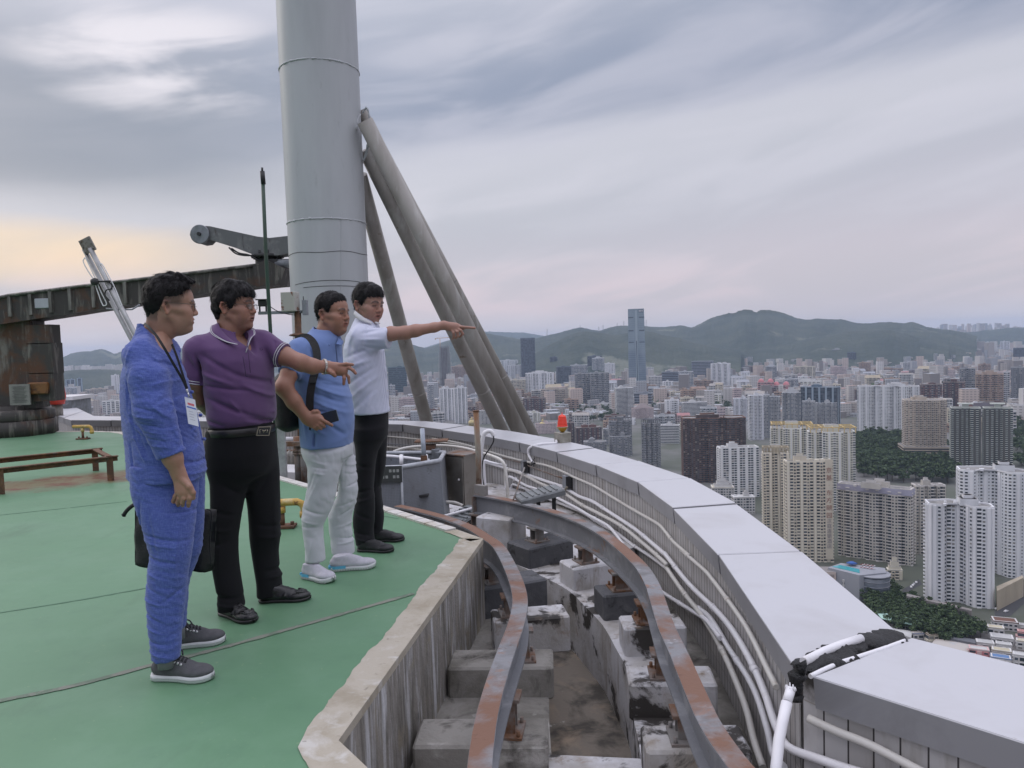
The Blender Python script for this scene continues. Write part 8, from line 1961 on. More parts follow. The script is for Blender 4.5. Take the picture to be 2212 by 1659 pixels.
T(zp,840,970,925,1040,'low',5,'grey office block just over the coping left of the cream dome','rect','hut',.5)
T(zp,1272,1392,945,1020,'yellow',-12,'yellowish block with a blue roof garden behind the cream dome','rect','hut',.6)
T(zp,1345,1530,1040,1125,'pinkw',6,'salmon building under the cream dome left of the warning lamp','oct','hut',.5)
for x,yb,lb in ((790,1032,'cream dome with a ball on top beside the rusty pole'),(1410,1048,'cream dome with a ball on top left of the warning lamp')):
 q = PY(*zp(x,yb),PZ(*zp(1400,1125),GZ)[1] + 12); m = MB(); s_ = .1503 * 1.35
 m.lathe((q[0],q[1],q[2]),[(36 * s_,-40 * s_),(36 * s_,0),(40 * s_,2 * s_),(38 * s_,14 * s_),(30 * s_,30 * s_),(14 * s_,38 * s_),(8 * s_,40 * s_),(8 * s_,44 * s_),(14 * s_,50 * s_),(12 * s_,60 * s_),(3 * s_,66 * s_),(1 * s_,74 * s_)],24)
 tag(m.build('dome',wallm('dome_cream',(.56,.46,.22))),lb,'dome','cream domes')
# --- left of the men
T(zl,285,475,690,960,'blglass',0,'blue glass tower left of two behind the crane','rect','hut',.6,name='office_tower')
T(zl,500,604,665,960,'blglass',0,'blue glass tower right of two behind the crane','rect','hut',.7,name='office_tower')
T(zl,285,498,845,1075,'greyl',4,'white framed tower in front of the blue glass towers','rect','hut',.5)
T(zl,865,1030,695,860,'white',0,'white tower left of the stepped white row by the blue sleeve','notch','hut',.6)
T(zl,1034,1160,685,860,'white',0,'white tower in the middle of the row by the blue sleeve','notch','hut',.6)
T(zl,1145,1300,610,1010,'white',0,'tallest white tower touching the blue sleeve','teeth','hut',.6)
T(zl,650,1110,868,1030,'beige',2,'long curved pale slab with a stepped roof at left','teeth','huts',.2)
T(zl,972,1312,1095,1365,'grid',4,'pale building with a bold white window grid just over the coping at left','rect','huts',.4)
T(zl,805,1032,1225,1365,'pinkw',0,'white block with red window panels just over the coping at left','teeth','steps',.5)
T(zl,400,520,1095,1290,'white',0,'white-striped block behind the far coping corner','notch','hut',.6)
T(zl,520,690,1085,1330,'grey',0,'dark and white striped block behind the far coping','teeth','hut',.6)
T(zl,480,640,1215,1290,'low',0,'small white roofed block before the striped ones','rect','hut',.6)
T(zl,1300,1500,1120,1365,'cream',0,'cream block hidden mostly behind the blue sleeve','rect','hut',.5)
# --- the tallest tower, its own shape
def tall():
 g = PZ(*z6(920,840),GZ); X0,X1 = PY(*z6(836,840),g[1])[0],PY(*z6(1000,840),g[1])[0]; Wd = (X1 - X0) * .93; H = PY(*z6(905,145),g[1])[2] - GZ
 phi = math.atan2(g[0],g[1]); o = empty('glass_tower',(g[0],g[1],GZ),'the tallest tower, pale blue-grey glass with dark horizontal slots and a bright centre seam','skyscraper')
 Mg = NB('tower_glass'); b = Mg; s = b.n('ShaderNodeSeparateXYZ'); b.put(s.inputs[0],b.obj)
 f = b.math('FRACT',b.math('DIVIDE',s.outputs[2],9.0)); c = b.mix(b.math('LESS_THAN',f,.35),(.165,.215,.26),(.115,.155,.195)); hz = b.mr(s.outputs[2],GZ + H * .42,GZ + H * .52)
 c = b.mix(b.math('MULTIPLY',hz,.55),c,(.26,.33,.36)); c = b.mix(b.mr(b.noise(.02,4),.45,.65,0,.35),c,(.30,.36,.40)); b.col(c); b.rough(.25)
 B = QB(); ca,sa = math.cos(-phi),math.sin(-phi); cy = g[1] + Wd * .45
 def sec(z0,z1,w0,w1,d0,d1,m=0):
  P0 = [(g[0] + x * w0 * ca - y * d0 * sa,cy + x * w0 * sa + y * d0 * ca,z0) for x,y in ((-.5,-.5),(.5,-.5),(.5,.5),(-.5,.5))]; P1 = [(g[0] + x * w1 * ca - y * d1 * sa,cy + x * w1 * sa + y * d1 * ca,z1) for x,y in ((-.5,-.5),(.5,-.5),(.5,.5),(-.5,.5))]
  for k in range(4): B.add([P0[k],P0[(k + 1) % 4],P1[(k + 1) % 4],P1[k]],m)
  B.add(P1,m)
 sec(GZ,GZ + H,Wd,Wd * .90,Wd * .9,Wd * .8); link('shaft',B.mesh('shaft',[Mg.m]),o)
 B = QB(); sec(GZ,GZ + H * .98,Wd * .14,Wd * .12,Wd * .94,Wd * .84); link('centre_seam',B.mesh('centre_seam',[plain('seam_pale',(.30,.37,.40),.3)]),o)
 B = QB(); sec(GZ,GZ + H * .60,Wd * .05,Wd * .05,Wd * .955,Wd * .89); link('centre_slot',B.mesh('centre_slot',[plain('slot_dark',(.04,.06,.08),.3)]),o)
 for fz in (.885,.72,.575):
  for sd in (-1,1):
   B = QB(); cxx = g[0] + sd * Wd * .30 * ca; cyy = cy + sd * Wd * .30 * sa; dd = Wd * (.9 - .1 * fz) + .6; B.box((cxx,cyy),Wd * .29,dd,GZ + H * fz,GZ + H * fz + 5,ca,sa,0); link('slot',B.mesh('slot',[plain('slot_dark',(.04,.06,.08),.3)]),o)
 B = QB(); sec(GZ + H * .955,GZ + H * .99,Wd * .25,Wd * .25,Wd * .83,Wd * .83)
 for q in B.Q: q[:,:,0] += Wd * .27 * ca; q[:,:,1] += Wd * .27 * sa
 sg = link('sign_panel',B.mesh('sign_panel',[plain('slot_dark',(.04,.06,.08),.3)]),o)
 B = QB()
 for k,w_ in enumerate((.05,.05,.05)): B.box((g[0] + Wd * (.19 + k * .08) * ca,cy + Wd * (.19 + k * .08) * sa),Wd * w_,Wd * .845,GZ + H * .962,GZ + H * .983,ca,sa,0)
 link('sign_letters',B.mesh('sign_letters',[M_white]),sg)
 FOOT.append((g[0],cy,Wd))
tall()
# --- tower under construction with its crane
def construction():
 g = PZ(*zp(560,722),GZ); s = PY(*zp(615,722),g[1])[0] - PY(*zp(497,722),g[1])[0]; H = PY(*zp(560,352),g[1])[2] - GZ; o = empty('tower_under_construction',(g[0],g[1],GZ),'bare concrete tower under construction with a tower crane on top','building')
 B = QB(); n = 34
 for k in range(n + 1):
  z = GZ + H * k / n; w = s * (1 if k < n * .6 else (.92 if k < n * .85 else .72)); B.box((g[0],g[1] + s * .4),w,s * .8,z - 1.2,z,1,0,0,0)
 link('floor_slabs',B.mesh('floor_slabs',[wallm('bare_concrete',(.36,.35,.34))]),o)
 B = QB();
 for x in np.linspace(-.33,.33,7):
  for y in (.05,.4,.75): B.box((g[0] + x * s,g[1] + y * s),1.6,1.6,GZ,GZ + H * .97,1,0,0)
 link('columns',B.mesh('columns',[wallm('bare_concrete',(.36,.35,.34))]),o)
 B = QB(); B.box((g[0] - .02 * s,g[1] + .4 * s),s * .45,s * .5,GZ,GZ + H * .93,1,0,0); link('core',B.mesh('core',[wallm('core_brown',(.20,.15,.13))]),o)
 cr_ = empty('tower_crane',(g[0] - s * .25,g[1] + .2 * s,GZ + H),'yellow tower crane on the unfinished tower between the braces','crane')
 p = np.array([g[0] - s * .28,g[1] + .2 * s,GZ + H]); h = PY(*zp(515,290),g[1])[2] - (GZ + H); m = MB(); m.tube([p - np.array([0,0,20]),p + np.array([0,0,h])],1.4,4); m.build('crane_mast',plain('crane_orange',(.50,.30,.14),.6),cr_)
 m = MB(); top = p + np.array([0,0,h]); L1 = PY(*zp(468,290),g[1])[0]; L2 = PY(*zp(610,282),g[1])[0]; m.tube([(L1,top[1],top[2] - 2),(L2,top[1],top[2] + 2)],1.1,4); m.tube([top + np.array([0,0,5]),(L1,top[1],top[2] - 1)],.5,4); m.tube([top + np.array([0,0,5]),(L2,top[1],top[2] + 2)],.5,4); m.box((L1 + 2,top[1],top[2] - 5),(5,3,4)); m.build('jib',plain('crane_orange',(.50,.30,.14),.6),cr_)
 FOOT.append((g[0],g[1] + s * .4,s))
construction()
# --- vertical sign characters on the cream tower's end wall
def sign():
 o,c,Wd,Dp,rot,H = c4; ux = np.array([math.cos(rot),math.sin(rot)]); uy = np.array([-math.sin(rot),math.cos(rot)])
 # the band stands just proud of the front face near its right end
 col_ = MB(); p = c + ux * Wd * .40 - uy * (Dp / 2 + 1.25); col_.box((p[0],p[1],GZ + H * .53),(Wd * .16,.5,H * 1.0),axes=(np.array([*ux,0]),np.array([*uy,0]),np.array([0,0,1.]))); bd_ = col_.build('sign_band',SM['cream'][0],o)
 txt = '京基·东方颐园'; t2 = '汉庭连锁酒店'; sz = 5.6
 red,gry = plain('sign_red',(.28,.12,.08),.6),plain('sign_grey',(.24,.22,.24),.6)
 for s_,z0,mt,st in ((txt,.90,red,7.2),(t2,.40,gry,4.9)):
  for k,ch in enumerate(s_):
   cu = bpy.data.curves.new('letter','FONT'); cu.body = ch; cu.size = sz if st > 6 else 4.6; cu.align_x = 'CENTER'; cu.extrude = .08; cu.resolution_u = 1; cu.materials.append(mt)
   q = p - uy * .40; t_ = bpy.data.objects.new('letter',cu); COL.objects.link(t_); t_.matrix_world = Matrix.LocRotScale(Vector((q[0],q[1],GZ + H * z0 - k * st)),Matrix.Rotation(rot,3,'Z').to_quaternion() @ Matrix.Rotation(math.pi / 2,3,'X').to_quaternion(),None)
   bpy.context.view_layer.update(); me = bpy.data.meshes.new_from_object(t_.evaluated_get(bpy.context.evaluated_depsgraph_get())); me.transform(t_.matrix_world); bpy.data.objects.remove(t_); me.materials.clear(); me.materials.append(mt); link('letter',me,bd_)
sign()
# ================================================================== GROUND, HILLS, LOW QUARTERS, TREES
b = NB('city_ground'); v = b.n('ShaderNodeTexVoronoi'); b.put(v.inputs['Vector'],b.obj); v.inputs['Scale'].default_value = .012
c = b.mix(b.mr(v.outputs['Color'] if False else b.noise(.004,5,.6),.42,.58),(.17,.165,.16),(.085,.095,.07)); c = b.mix(b.mr(v.outputs['Distance'],0,.35),(.16,.155,.15),c)
b.col(c); b.rough(.9); M_ground = b.m
m = MB(); n = 48; ring = lambda r_,z: [(r_ * math.cos(2 * math.pi * k / n),r_ * math.sin(2 * math.pi * k / n),z) for k in range(n)]
m.add(ring(21000,GZ),[tuple(range(n))]); tag(m.build('ground',M_ground),'city ground far below the tower',kind='structure')
b = NB('forest_hills'); c = b.mix(b.mr(b.noise(.0035,7,.68),.4,.6),(.020,.036,.022),(.050,.064,.040)); c = b.mix(b.mr(b.noise(.0013,6,.6),.60,.635),c,(.13,.14,.10)); b.col(c); b.rough(.95); b.bump(b.noise(.006,6,.7),.9,30.0); M_hill = b.m
def hill(pts,d0,w,seed,front=1.0,spread=.5):
 xs = np.array([p[0] for p in pts]); r = np.random.RandomState(seed)
 X = np.arange(xs.min(),xs.max() + 1,2.5); Yp = np.interp(X,xs,[p[1] for p in pts]); kr = np.ones(3) / 3; Yp = np.convolve(np.pad(Yp,1,mode='edge'),kr,'valid')
 ts = np.r_[np.linspace(-1,0,22),np.linspace(.08,1,8)]; rows = []
 ph = r.rand(8) * 6.28
 az = []
 for t in ts:
  row = []
  for x,y in zip(X,Yp):
   d = ray(x,y); hd = math.hypot(d[0],d[1]); e = d[2] / hd; a_ = math.atan2(d[0],d[1]); dist = d0 + t * w * (front if t < 0 else 1)
   zr = HC + e * d0; base = GZ - 4
   fall = (.5 + .5 * math.cos(math.pi * t)) ** (.75 if t < 0 else 1.2)
   spur = (math.sin(a_ * 38 + ph[0] + 2 * t) + .6 * math.sin(a_ * 90 + ph[1] - 3 * t) + .35 * math.sin(a_ * 210 + ph[2] + 5 * t)) * (1 - fall) * fall * 2.2
   z = base + (zr - base) * min(1,max(0,fall + .10 * spur)) + (r.randn() * .0008 * d0 if abs(t) > .01 else r.randn() * .0003 * d0) * (.4 if fall > .02 else 0)
   row.append((dist * math.sin(a_),dist * math.cos(a_),z))
  rows.append(row)
 m = MB(); m.loft(rows,sm=True,closed=False,cap=False); return m
hz_ = [(838,738),(860,735),(897,746),(917,752),(930,750),(962,738),(1000,726),(1046,719),(1071,724),(1108,730),(1125,733),(1158,731.5),(1180,725),(1207,719),(1232,712),(1254,707),(1277,712),(1294,715),(1319,707),(1339,703.7),(1356,704),(1395,705),(1425,707),(1450,705),(1474,703),(1494,708),(1512,700),(1534,688),(1554,682),(1574,677),(1586,677),(1596,672),(1611,668.6),(1623,670.6),(1633,676),(1643,670.6),(1660,670),(1680,673),(1700,679),(1722,688),(1748,691),(1763,687.7),(1789,690),(1820,690),(1850,698),(1876,699),(1902,696),(1927,696),(1953,698.7),(1971,695.4),(1986,700),(2004,707),(2030,711),(2055,713),(2081,718),(2110,726)]
tag(hill([(700,755),(760,745),(800,742)] + hz_,7400,2500,1).build('hills',M_hill),'main wooded ridge behind the city with the highest twin summit',kind='structure')
tag(hill([(860,765),(917,751),(962,737),(977,733),(1010,722),(1046,716.6),(1103,718),(1135,719),(1170,725),(1230,735)],13500,2500,2).build('hills',M_hill),'faint far ridge between the braces',kind='structure')
tag(hill([(1100,790),(1158,762),(1195,740),(1220,729),(1244,719),(1257,716),(1282,716),(1306,720),(1331,724),(1370,716),(1400,715),(1437,725),(1469,730),(1499,741),(1540,748),(1600,757)],5300,1300,3).build('hills',M_hill),'nearer dark green hills left of the tallest tower',kind='structure')
tag(hill([(1480,768),(1560,748),(1640,744),(1700,738),(1760,728),(1825,716),(1876,714),(1915,711.5),(1932,715),(1975,726),(2010,736),(2050,745)],6000,1500,4).build('hills',M_hill),'lower green foothills right of the green field',kind='structure')
tag(hill([(2010,730),(2081,718),(2107,716.7),(2132,713),(2158,711),(2183,708),(2212,708),(2260,712)],10500,1800,5).build('hills',M_hill),'low ridge at the far right edge',kind='structure')
tag(hill([(-40,800),(60,785),(119,776),(130,775),(142,769),(153,764),(167,761),(181,759),(197,759),(208,755.6),(216,754),(225,755),(237,760),(248,765),(258,761),(269,757),(300,750),(360,756),(430,748),(500,752),(600,746),(700,742),(760,746)],9500,2600,6).build('hills',M_hill),'hazy blue ridge at far left behind the crane',kind='structure')
tag(hill([(-40,812),(60,808),(119,805),(150,800),(179,798.5),(225,798),(258,800),(320,806),(400,800),(500,812)],5600,900,7).build('hills',M_hill),'low dark wooded hill at left below the far ridge',kind='structure')
# green field on the hillside
q = [PY(*z6(x,y),5150 + (560 - y) * 7) for x,y in [(1440,565),(1465,535),(1600,522),(1725,530),(1700,560),(1580,572)]]; m = MB(); m.add(q,[tuple(range(6))]); m.add([p - np.array([0,0,20]) for p in q],[tuple(range(5,-1,-1))]);
for k in range(6): m.add([q[k],q[(k + 1) % 6],q[(k + 1) % 6] - np.array([0,0,20]),q[k] - np.array([0,0,20])],[(0,1,2,3)])
tag(m.build('grass_field',plain('field_green',(.12,.18,.07),.9,var=.3,sc=.01)),'pale green field on the hillside above the big office slab','field')
# pylons on the ridge
for x,y0,y1 in ((120,318,372),(407,285,308),(570,300,350),(608,285,325),(730,268,292),(788,250,290),(983,238,300),(690,350,420)):
 p0,p1 = PY(*z6(x,y1),6800),PY(*z6(x,y0),6800); h = p1[2] - p0[2]; m = MB()
 for s_ in (-1,1): m.tube([p0 + np.array([s_ * h * .12,0,-20]),p1],[1.1,.6],4)
 for f in (.55,.72,.88): m.tube([p0 + (p1 - p0) * f - np.array([h * .16,0,0]),p0 + (p1 - p0) * f + np.array([h * .16,0,0])],.6,4)
 for f in (.1,.3,.5): m.tube([p0 + (p1 - p0) * f - np.array([h * .12 * (1 - f),0,0]),p0 + (p1 - p0) * (f + .15) + np.array([h * .12 * (1 - f),0,0])],.5,4)
 tag(m.build('pylon',plain('pylon_grey',(.2,.2,.21),.6)),'faint lattice power pylon on the ridge left of the tallest tower','pylon','power pylons on the ridge')
# --- individual low blocks filling the quarters
rc = np.random.RandomState(77)
def ok(x,y,r_):
 for a in FOOT:
  if (a[0] - x) ** 2 + (a[1] - y) ** 2 < (a[2] + r_) ** 2: return False
 return True
parks = [[(1850,948),(2056,948),(2056,1022),(1850,1022)],[(1870,1270),(2130,1330),(2110,1390),(1870,1330)],[(1150,880),(1215,880),(1215,905),(1150,905)],[(1530,870),(1590,868),(1590,895),(1530,895)],[(1270,882),(1320,882),(1320,915),(1200,915)],[(2188,860),(2230,860),(2230,1010),(2188,1010)],[(1850,765),(2200,765),(2200,790),(1850,800)]]
def inpoly(x,y,P):
 c = False
 for i in range(len(P)):
  a,d = P[i],P[i - 1]
  if (a[1] > y) != (d[1] > y) and x < (d[0] - a[0]) * (y - a[1]) / (d[1] - a[1]) + a[0]: c = not c
 return c
def pix(p):
 v = RC.T @ (np.array(p,float) - np.array([0,0,HC])); return CX - FPX * v[0] / v[2],CY + FPX * v[1] / v[2]
zones = [('in the quarter between the braces',840,1150,790,920,50),('in the quarter left of the warning lamp',1130,1230,790,900,26),('in the quarter around the tallest tower',1230,1560,775,930,95),('in the quarter before the green field',1540,1900,765,890,90),('in the right-hand quarter',1880,2212,765,945,70),('in the quarter behind the crane',110,300,815,900,34)]
cols = {'low': 'grey-white','cream': 'cream','pinkw': 'pinkish','greyl': 'pale grey','tan': 'tan','white': 'white','redbr': 'brown'}
for zn_,x0,x1,y0,y1,cnt in zones:
 made = 0
 for tr in range(cnt * 12):
  if made >= cnt: break
  px,py = rc.uniform(x0,x1),y0 + (y1 - y0) * rc.rand() ** 1.2
  if any(inpoly(px,py,P) for P in parks): continue
  g = PZ(px,py,GZ); d = math.hypot(g[0],g[1]); Wd = rc.uniform(22,55); r_ = Wd * .55
  if not ok(g[0],g[1],r_): continue
  H = rc.choice([14,18,24,30,42]) * rc.uniform(.9,1.2); st = rc.choice(list(cols)); phi = math.atan2(g[0],g[1])
  B,R_,_,top = make_building(g[0],g[1],Wd,Wd * rc.uniform(.35,.7),R(rc.uniform(-25,25)) - phi,GZ,H,st,rc.choice(['rect','notch','teeth']),500 + made,rc.choice(['hut','huts','gable']),coarse=1 if d < 1500 else 2)
  roof_poly(B,top)
  for q,m_ in zip(R_.Q,R_.m): B.add(q,m_)
  FOOT[-1] = (g[0],g[1],r_); made += 1
  tag(link('low_block',B.mesh('low_block',SM[st])),'%s %s block %s' % ('low' if H < 22 else 'mid-height',cols[st],zn_),'building','low blocks ' + zn_)
# far quarters: nobody could count them
B = QB(); rr2 = np.random.RandomState(5); cnt = 0
while cnt < 7500:
 px = rr2.uniform(-60,2280); d = rr2.uniform(2100,5200) if rr2.rand() < .55 else rr2.uniform(4200,13000); a_ = math.atan((px - CX) / FPX)
 x,y = d * math.sin(a_),d * math.cos(a_)
 P_ = pix((x,y,GZ))
 if 5200 > d > 3900 and 1100 < px < 1560: continue
 if d > 4700 and px < 1900 and not (d < 5300 and 1560 < px): continue
 if px < 700 and not (d < 4600 or (6800 < d < 7600)): continue
 if not ok(x,y,25): continue
 H = rr2.choice([9,14,20,30,60],p=[.35,.3,.2,.1,.05]) * rr2.uniform(.8,1.2) * (1 if d < 6000 else 1.7); s_ = rr2.uniform(14,42) * (1 if d < 6000 else 1.4); ro = rr2.uniform(-.5,.5)
 B.box((x,y),s_,s_ * rr2.uniform(.4,1),GZ,GZ + H,math.cos(ro),math.sin(ro),rr2.randint(0,6),rr2.randint(4,8)); cnt += 1
# streets of low houses directly below the parapet, seen only by leaning over
cxs,cys = [800,1191,1284,1378,1490,1590,1730,1935,2212],[900,946,967,995,1033,1087,1190,1362,1444]
for k in range(5200):
 d = math.sqrt(rr2.uniform(150 ** 2,1900 ** 2)); a_ = rr2.uniform(-.9,.75); x,y = d * math.sin(a_),d * math.cos(a_); P_ = pix((x,y,GZ + 22))
 if 0 < P_[1] < np.interp(P_[0],cxs,cys) + 6 or not ok(x,y,16) or (abs(x) < 40 and y < 60): continue
 s_ = rr2.uniform(12,30); ro = rr2.uniform(-.3,.3); B.box((x,y),s_,s_ * rr2.uniform(.5,1),GZ,GZ + rr2.choice([7,10,14,20]),math.cos(ro),math.sin(ro),rr2.randint(0,5),rr2.randint(4,8))
farm = []
for k,c_ in enumerate(((.54,.52,.50),(.64,.62,.60),(.42,.38,.35),(.56,.47,.42),(.38,.39,.41),(.24,.22,.21),(.36,.25,.21),(.40,.42,.44))):
 b = NB('far_wall_%d' % k); s = b.n('ShaderNodeSeparateXYZ'); b.put(s.inputs[0],b.obj); fz = b.math('LESS_THAN',b.math('FRACT',b.math('DIVIDE',s.outputs[2],6.4)),.42); fx = b.math('LESS_THAN',b.math('FRACT',b.math('DIVIDE',b.math('ADD',s.outputs[0],b.math('MULTIPLY',s.outputs[1],.3)),8.0)),.6)
 b.col(b.mix(b.math('MULTIPLY',b.math('MULTIPLY',fz,fx),.6 if k < 5 else 0),c_,tuple(v * .3 for v in c_))); b.rough(.85); farm.append(b.m)
tag(link('distant_city',B.mesh('distant_city',farm)),'countless small pale buildings spreading to the hills','city',kind='stuff')
# far skyline towers at the right horizon
B = QB(); r3 = np.random.RandomState(8)
for k in range(120):
 px = r3.uniform(2020,2240); d = r3.uniform(12500,15500); a_ = math.atan((px - CX) / FPX); B.box((d * math.sin(a_),d * math.cos(a_)),r3.uniform(25,60),25,GZ,GZ + r3.uniform(90,230) * (1.15 if px < 2180 else .9),1,0,r3.randint(0,5))
for k in range(160):
 px = r3.uniform(100,300); d = r3.uniform(6900,7500); a_ = math.atan((px - CX) / FPX); B.box((d * math.sin(a_),d * math.cos(a_)),r3.uniform(25,60),25,GZ,GZ + r3.uniform(40,130),1,0,r3.randint(0,2))
tag(link('far_skyline',B.mesh('far_skyline',farm)),'pale haze-dimmed towers on the far horizon','city',kind='stuff')
# --- trees
M_leaf = []
for k,c_ in enumerate(((.018,.036,.014),(.040,.074,.026),(.078,.120,.042))):
 M_leaf.append(plain('foliage_%d' % k,c_,.75,var=.35,sc=.4))
M_bark = plain('bark',(.09,.07,.05),.9)
def tree_mesh(seed,h=11.0,w=10.0):
 r = np.random.RandomState(seed); P = []; mi = []
 cl = [(r.uniform(-.5,.5) * w * .8,r.uniform(-.5,.5) * w * .8,h * r.uniform(.42,.88)) for _ in range(26)]
 for (x,y,z) in cl:
  rad = r.uniform(.9,1.9) * w / 10;
  for k in range(34):
   v = r.randn(3); v /= np.linalg.norm(v); v[2] = abs(v[2]) * 1.0 - .25 if r.rand() < .7 else v[2]; c = np.array([x,y,z]) + v * rad * r.uniform(.75,1.15) * np.array([1.2,1.2,.8])
   a = r.randn(3); a -= v * (a @ v) * .6; a /= np.linalg.norm(a); b_ = np.cross(v,a); s = r.uniform(.35,.75) * w / 10
   P.append([c - a * s - b_ * s * .6,c + a * s - b_ * s * .7,c + a * s * .8 + b_ * s * .8,c - a * s * .7 + b_ * s * .6]); mi.append(int(r.choice([0,1,1,2])))
 q = QB(); q.add(np.array(P),np.array(mi)); crown = q.mesh('crown',M_leaf)
 m = MB(); m.tube([(0,0,-1),(0,0,h * .25),(.2,.1,h * .6)],[.35,.28,.12],6)
 for k in range(4): a = k * 1.57 + r.rand(); m.tube([(0,0,h * .3),(math.cos(a) * w * .25,math.sin(a) * w * .25,h * .62)],[.18,.06],5)
 return crown,m.mesh('trunk',M_bark)
TV = [tree_mesh(k,11 + (k % 3) * 2,10 + (k % 2) * 3) for k in range(4)]
def plant(x,y,s,k,label,group,z=GZ):
 o = bpy.data.objects.new('tree',None); COL.objects.link(o); o.location = (x,y,z); o.rotation_euler = (0,0,(k * 2.39) % 6.28); o.scale = (s,s,s * (.9 + .2 * ((k * 7) % 5) / 5)); tag(o,label,'tree',group)
 for nme,me in zip(('crown','trunk'),TV[k % 4]): c = bpy.data.objects.new(nme,me); COL.objects.link(c); c.parent = o
rt = np.random.RandomState(12); nT = 0
def grove(P,step,label,group,s=(.9,1.3),mx=120):
 global nT
 xs = [p[0] for p in P]; ys = [p[1] for p in P]; got = [];
 for tr in range(4000):
  if len(got) >= mx: break
  px,py = rt.uniform(min(xs),max(xs)),rt.uniform(min(ys),max(ys))
  if not inpoly(px,py,P): continue
  g = PZ(px,py,GZ)
  if any((g[0] - a) ** 2 + (g[1] - b_) ** 2 < step ** 2 for a,b_ in got) or not ok(g[0],g[1],1): continue
  got.append((g[0],g[1])); nT += 1; plant(g[0],g[1],rt.uniform(*s),nT,label,group)
grove([(1868,1300),(1930,1292),(2000,1322),(2108,1360),(2122,1385),(2050,1392),(1940,1365),(1890,1345)],6.0,'dark green broadleaf tree in the dense row along the street below the white tower','street trees below the white tower',(.75,1.05),110)
grove([(1852,1258),(1900,1262),(1945,1275),(1935,1300),(1870,1290)],9,'dark green tree beside the pool building','trees beside the pool building',(.6,.8),16)
grove([(1850,948),(1945,940),(2056,985),(2056,1022),(1850,1010)],11.5,'dark green tree in the wooded park between the towers','park trees between the towers',(1.4,2.1),130)
grove([(1850,1010),(2056,1015),(2056,1045),(1850,1040)],14,'large spreading tree at the near side of the park','park trees between the towers',(1.6,2.2),30)
grove([(2186,880),(2230,880),(2230,1010),(2186,1010)],12,'dark tree at the right edge beyond the green towers','trees at the right edge',(1.4,2.0),36)
grove([(1222,886),(1330,880),(1330,915),(1222,915)],20,'tree behind the warning lamp','trees around the pitched-roof estate',(1.3,1.8),18)
grove([(1530,866),(1592,864),(1592,890),(1530,890)],22,'tree in the small wood above the brown tower','small wood above the brown tower',(1.5,2.1),14)
grove([(1120,868),(1225,868),(1225,880),(1120,880)],26,'tree in the green strip between the braces and the lamp','green strip trees',(1.5,2.1),12)
B = QB(); r4 = np.random.RandomState(4)
for (x0,x1,d0,d1,cnt) in ((1870,2210,2900,3600,900),(1380,1640,4000,4500,500),(840,1240,3300,4000,500),(1180,1500,2300,2700,160),(100,300,3300,3900,300)):
 for k in range(cnt):
  px = r4.uniform(x0,x1); d = r4.uniform(d0,d1); a_ = math.atan((px - CX) / FPX); x,y = d * math.sin(a_),d * math.cos(a_)
  if not ok(x,y,10): continue
  for j_ in range(5):
   c_ = np.array([x,y,GZ + 6]) + r4.randn(3) * np.array([8,8,4]); u = r4.randn(3); u /= np.linalg.norm(u); v = np.cross(u,r4.randn(3)); v /= np.linalg.norm(v); s = r4.uniform(4,9); B.add([c_ - u * s - v * s * .5,c_ + u * s - v * s * .6,c_ + u * s * .7 + v * s * .7,c_ - u * s * .8 + v * s * .6],int(r4.randint(0,3)))
tag(link('woodland',B.mesh('woodland',M_leaf)),'dark belts of trees between the far quarters','woodland',kind='stuff')
# --- things at the foot of the near towers
def flatquad(pts,z,name,mat,label,cat=None,kind='structure'):
 m = MB(); m.add([PZ(x,y,z) for x,y in pts],[tuple(range(len(pts)))]); return tag(m.build(name,mat),label,cat,kind=kind)
M_road = plain('asphalt',(.060,.060,.063),.9,var=.2,sc=.05)
flatquad([zm(850,520),zm(2212,620),zm(2212,1400),zm(400,560)],GZ + .15,'paved_yard',plain('yard',(.14,.13,.125),.9,var=.3,sc=.05),'dusty paved ground around the old houses')
flatquad([zm(1870,380),zm(1860,330),zm(2300,-60),zm(2300,150),zm(2050,380)],GZ + .2,'car_park',M_road,'asphalt car park beside the white towers')
flatquad([zm(700,200),zm(780,60),zm(960,-60),zm(1000,0),zm(830,90),zm(820,230)],GZ + .2,'side_road',M_road,'narrow road left of the nearest white tower')
# cars
def car_mesh(col):
 m = MB(); sec = [(-2.2,.35,.75),(-2.15,.3,.95),(-1.4,.3,1.02),(-.9,.3,1.45),(.5,.3,1.48),(1.15,.3,1.02),(2.05,.3,.88),(2.2,.35,.6)]
 rings = [[(x,-.85,z0),(x,-.88,z0 + (z1 - z0) * .5),(x,-.66 if z1 > 1.2 else -.8,z1),(x,.66 if z1 > 1.2 else .8,z1),(x,.88,z0 + (z1 - z0) * .5),(x,.85,z0)] for x,z0,z1 in sec]
 m.loft(rings)
 m.add([(-.95,-.70,1.0),(1.0,-.76,1.0),(.5,-.69,1.42),(-.8,-.69,1.40)],[(0,1,2,3)],1); m.add([(-.95,.70,1.0),(1.0,.76,1.0),(.5,.69,1.42),(-.8,.69,1.40)],[(0,1,2,3)],1)
 m.add([(.55,-.66,1.47),(.55,.66,1.47),(1.17,.74,1.06),(1.17,-.74,1.06)],[(0,1,2,3)],1)
 for x in (-1.35,1.35):
  for y in (-.9,.72): m.lathe((x,y,.33),[(.33,0),(.33,.18)],10,axis=(0,1,0),mi=2)
 return m.mesh('car',[plain('car_' + col,{'white': (.6,.6,.6),'silver': (.35,.36,.37),'black': (.03,.03,.035),'red': (.4,.05,.04)}[col],.3),GLS[0],M_black])
CM = {c: car_mesh(c) for c in ('white','silver','black','red')}
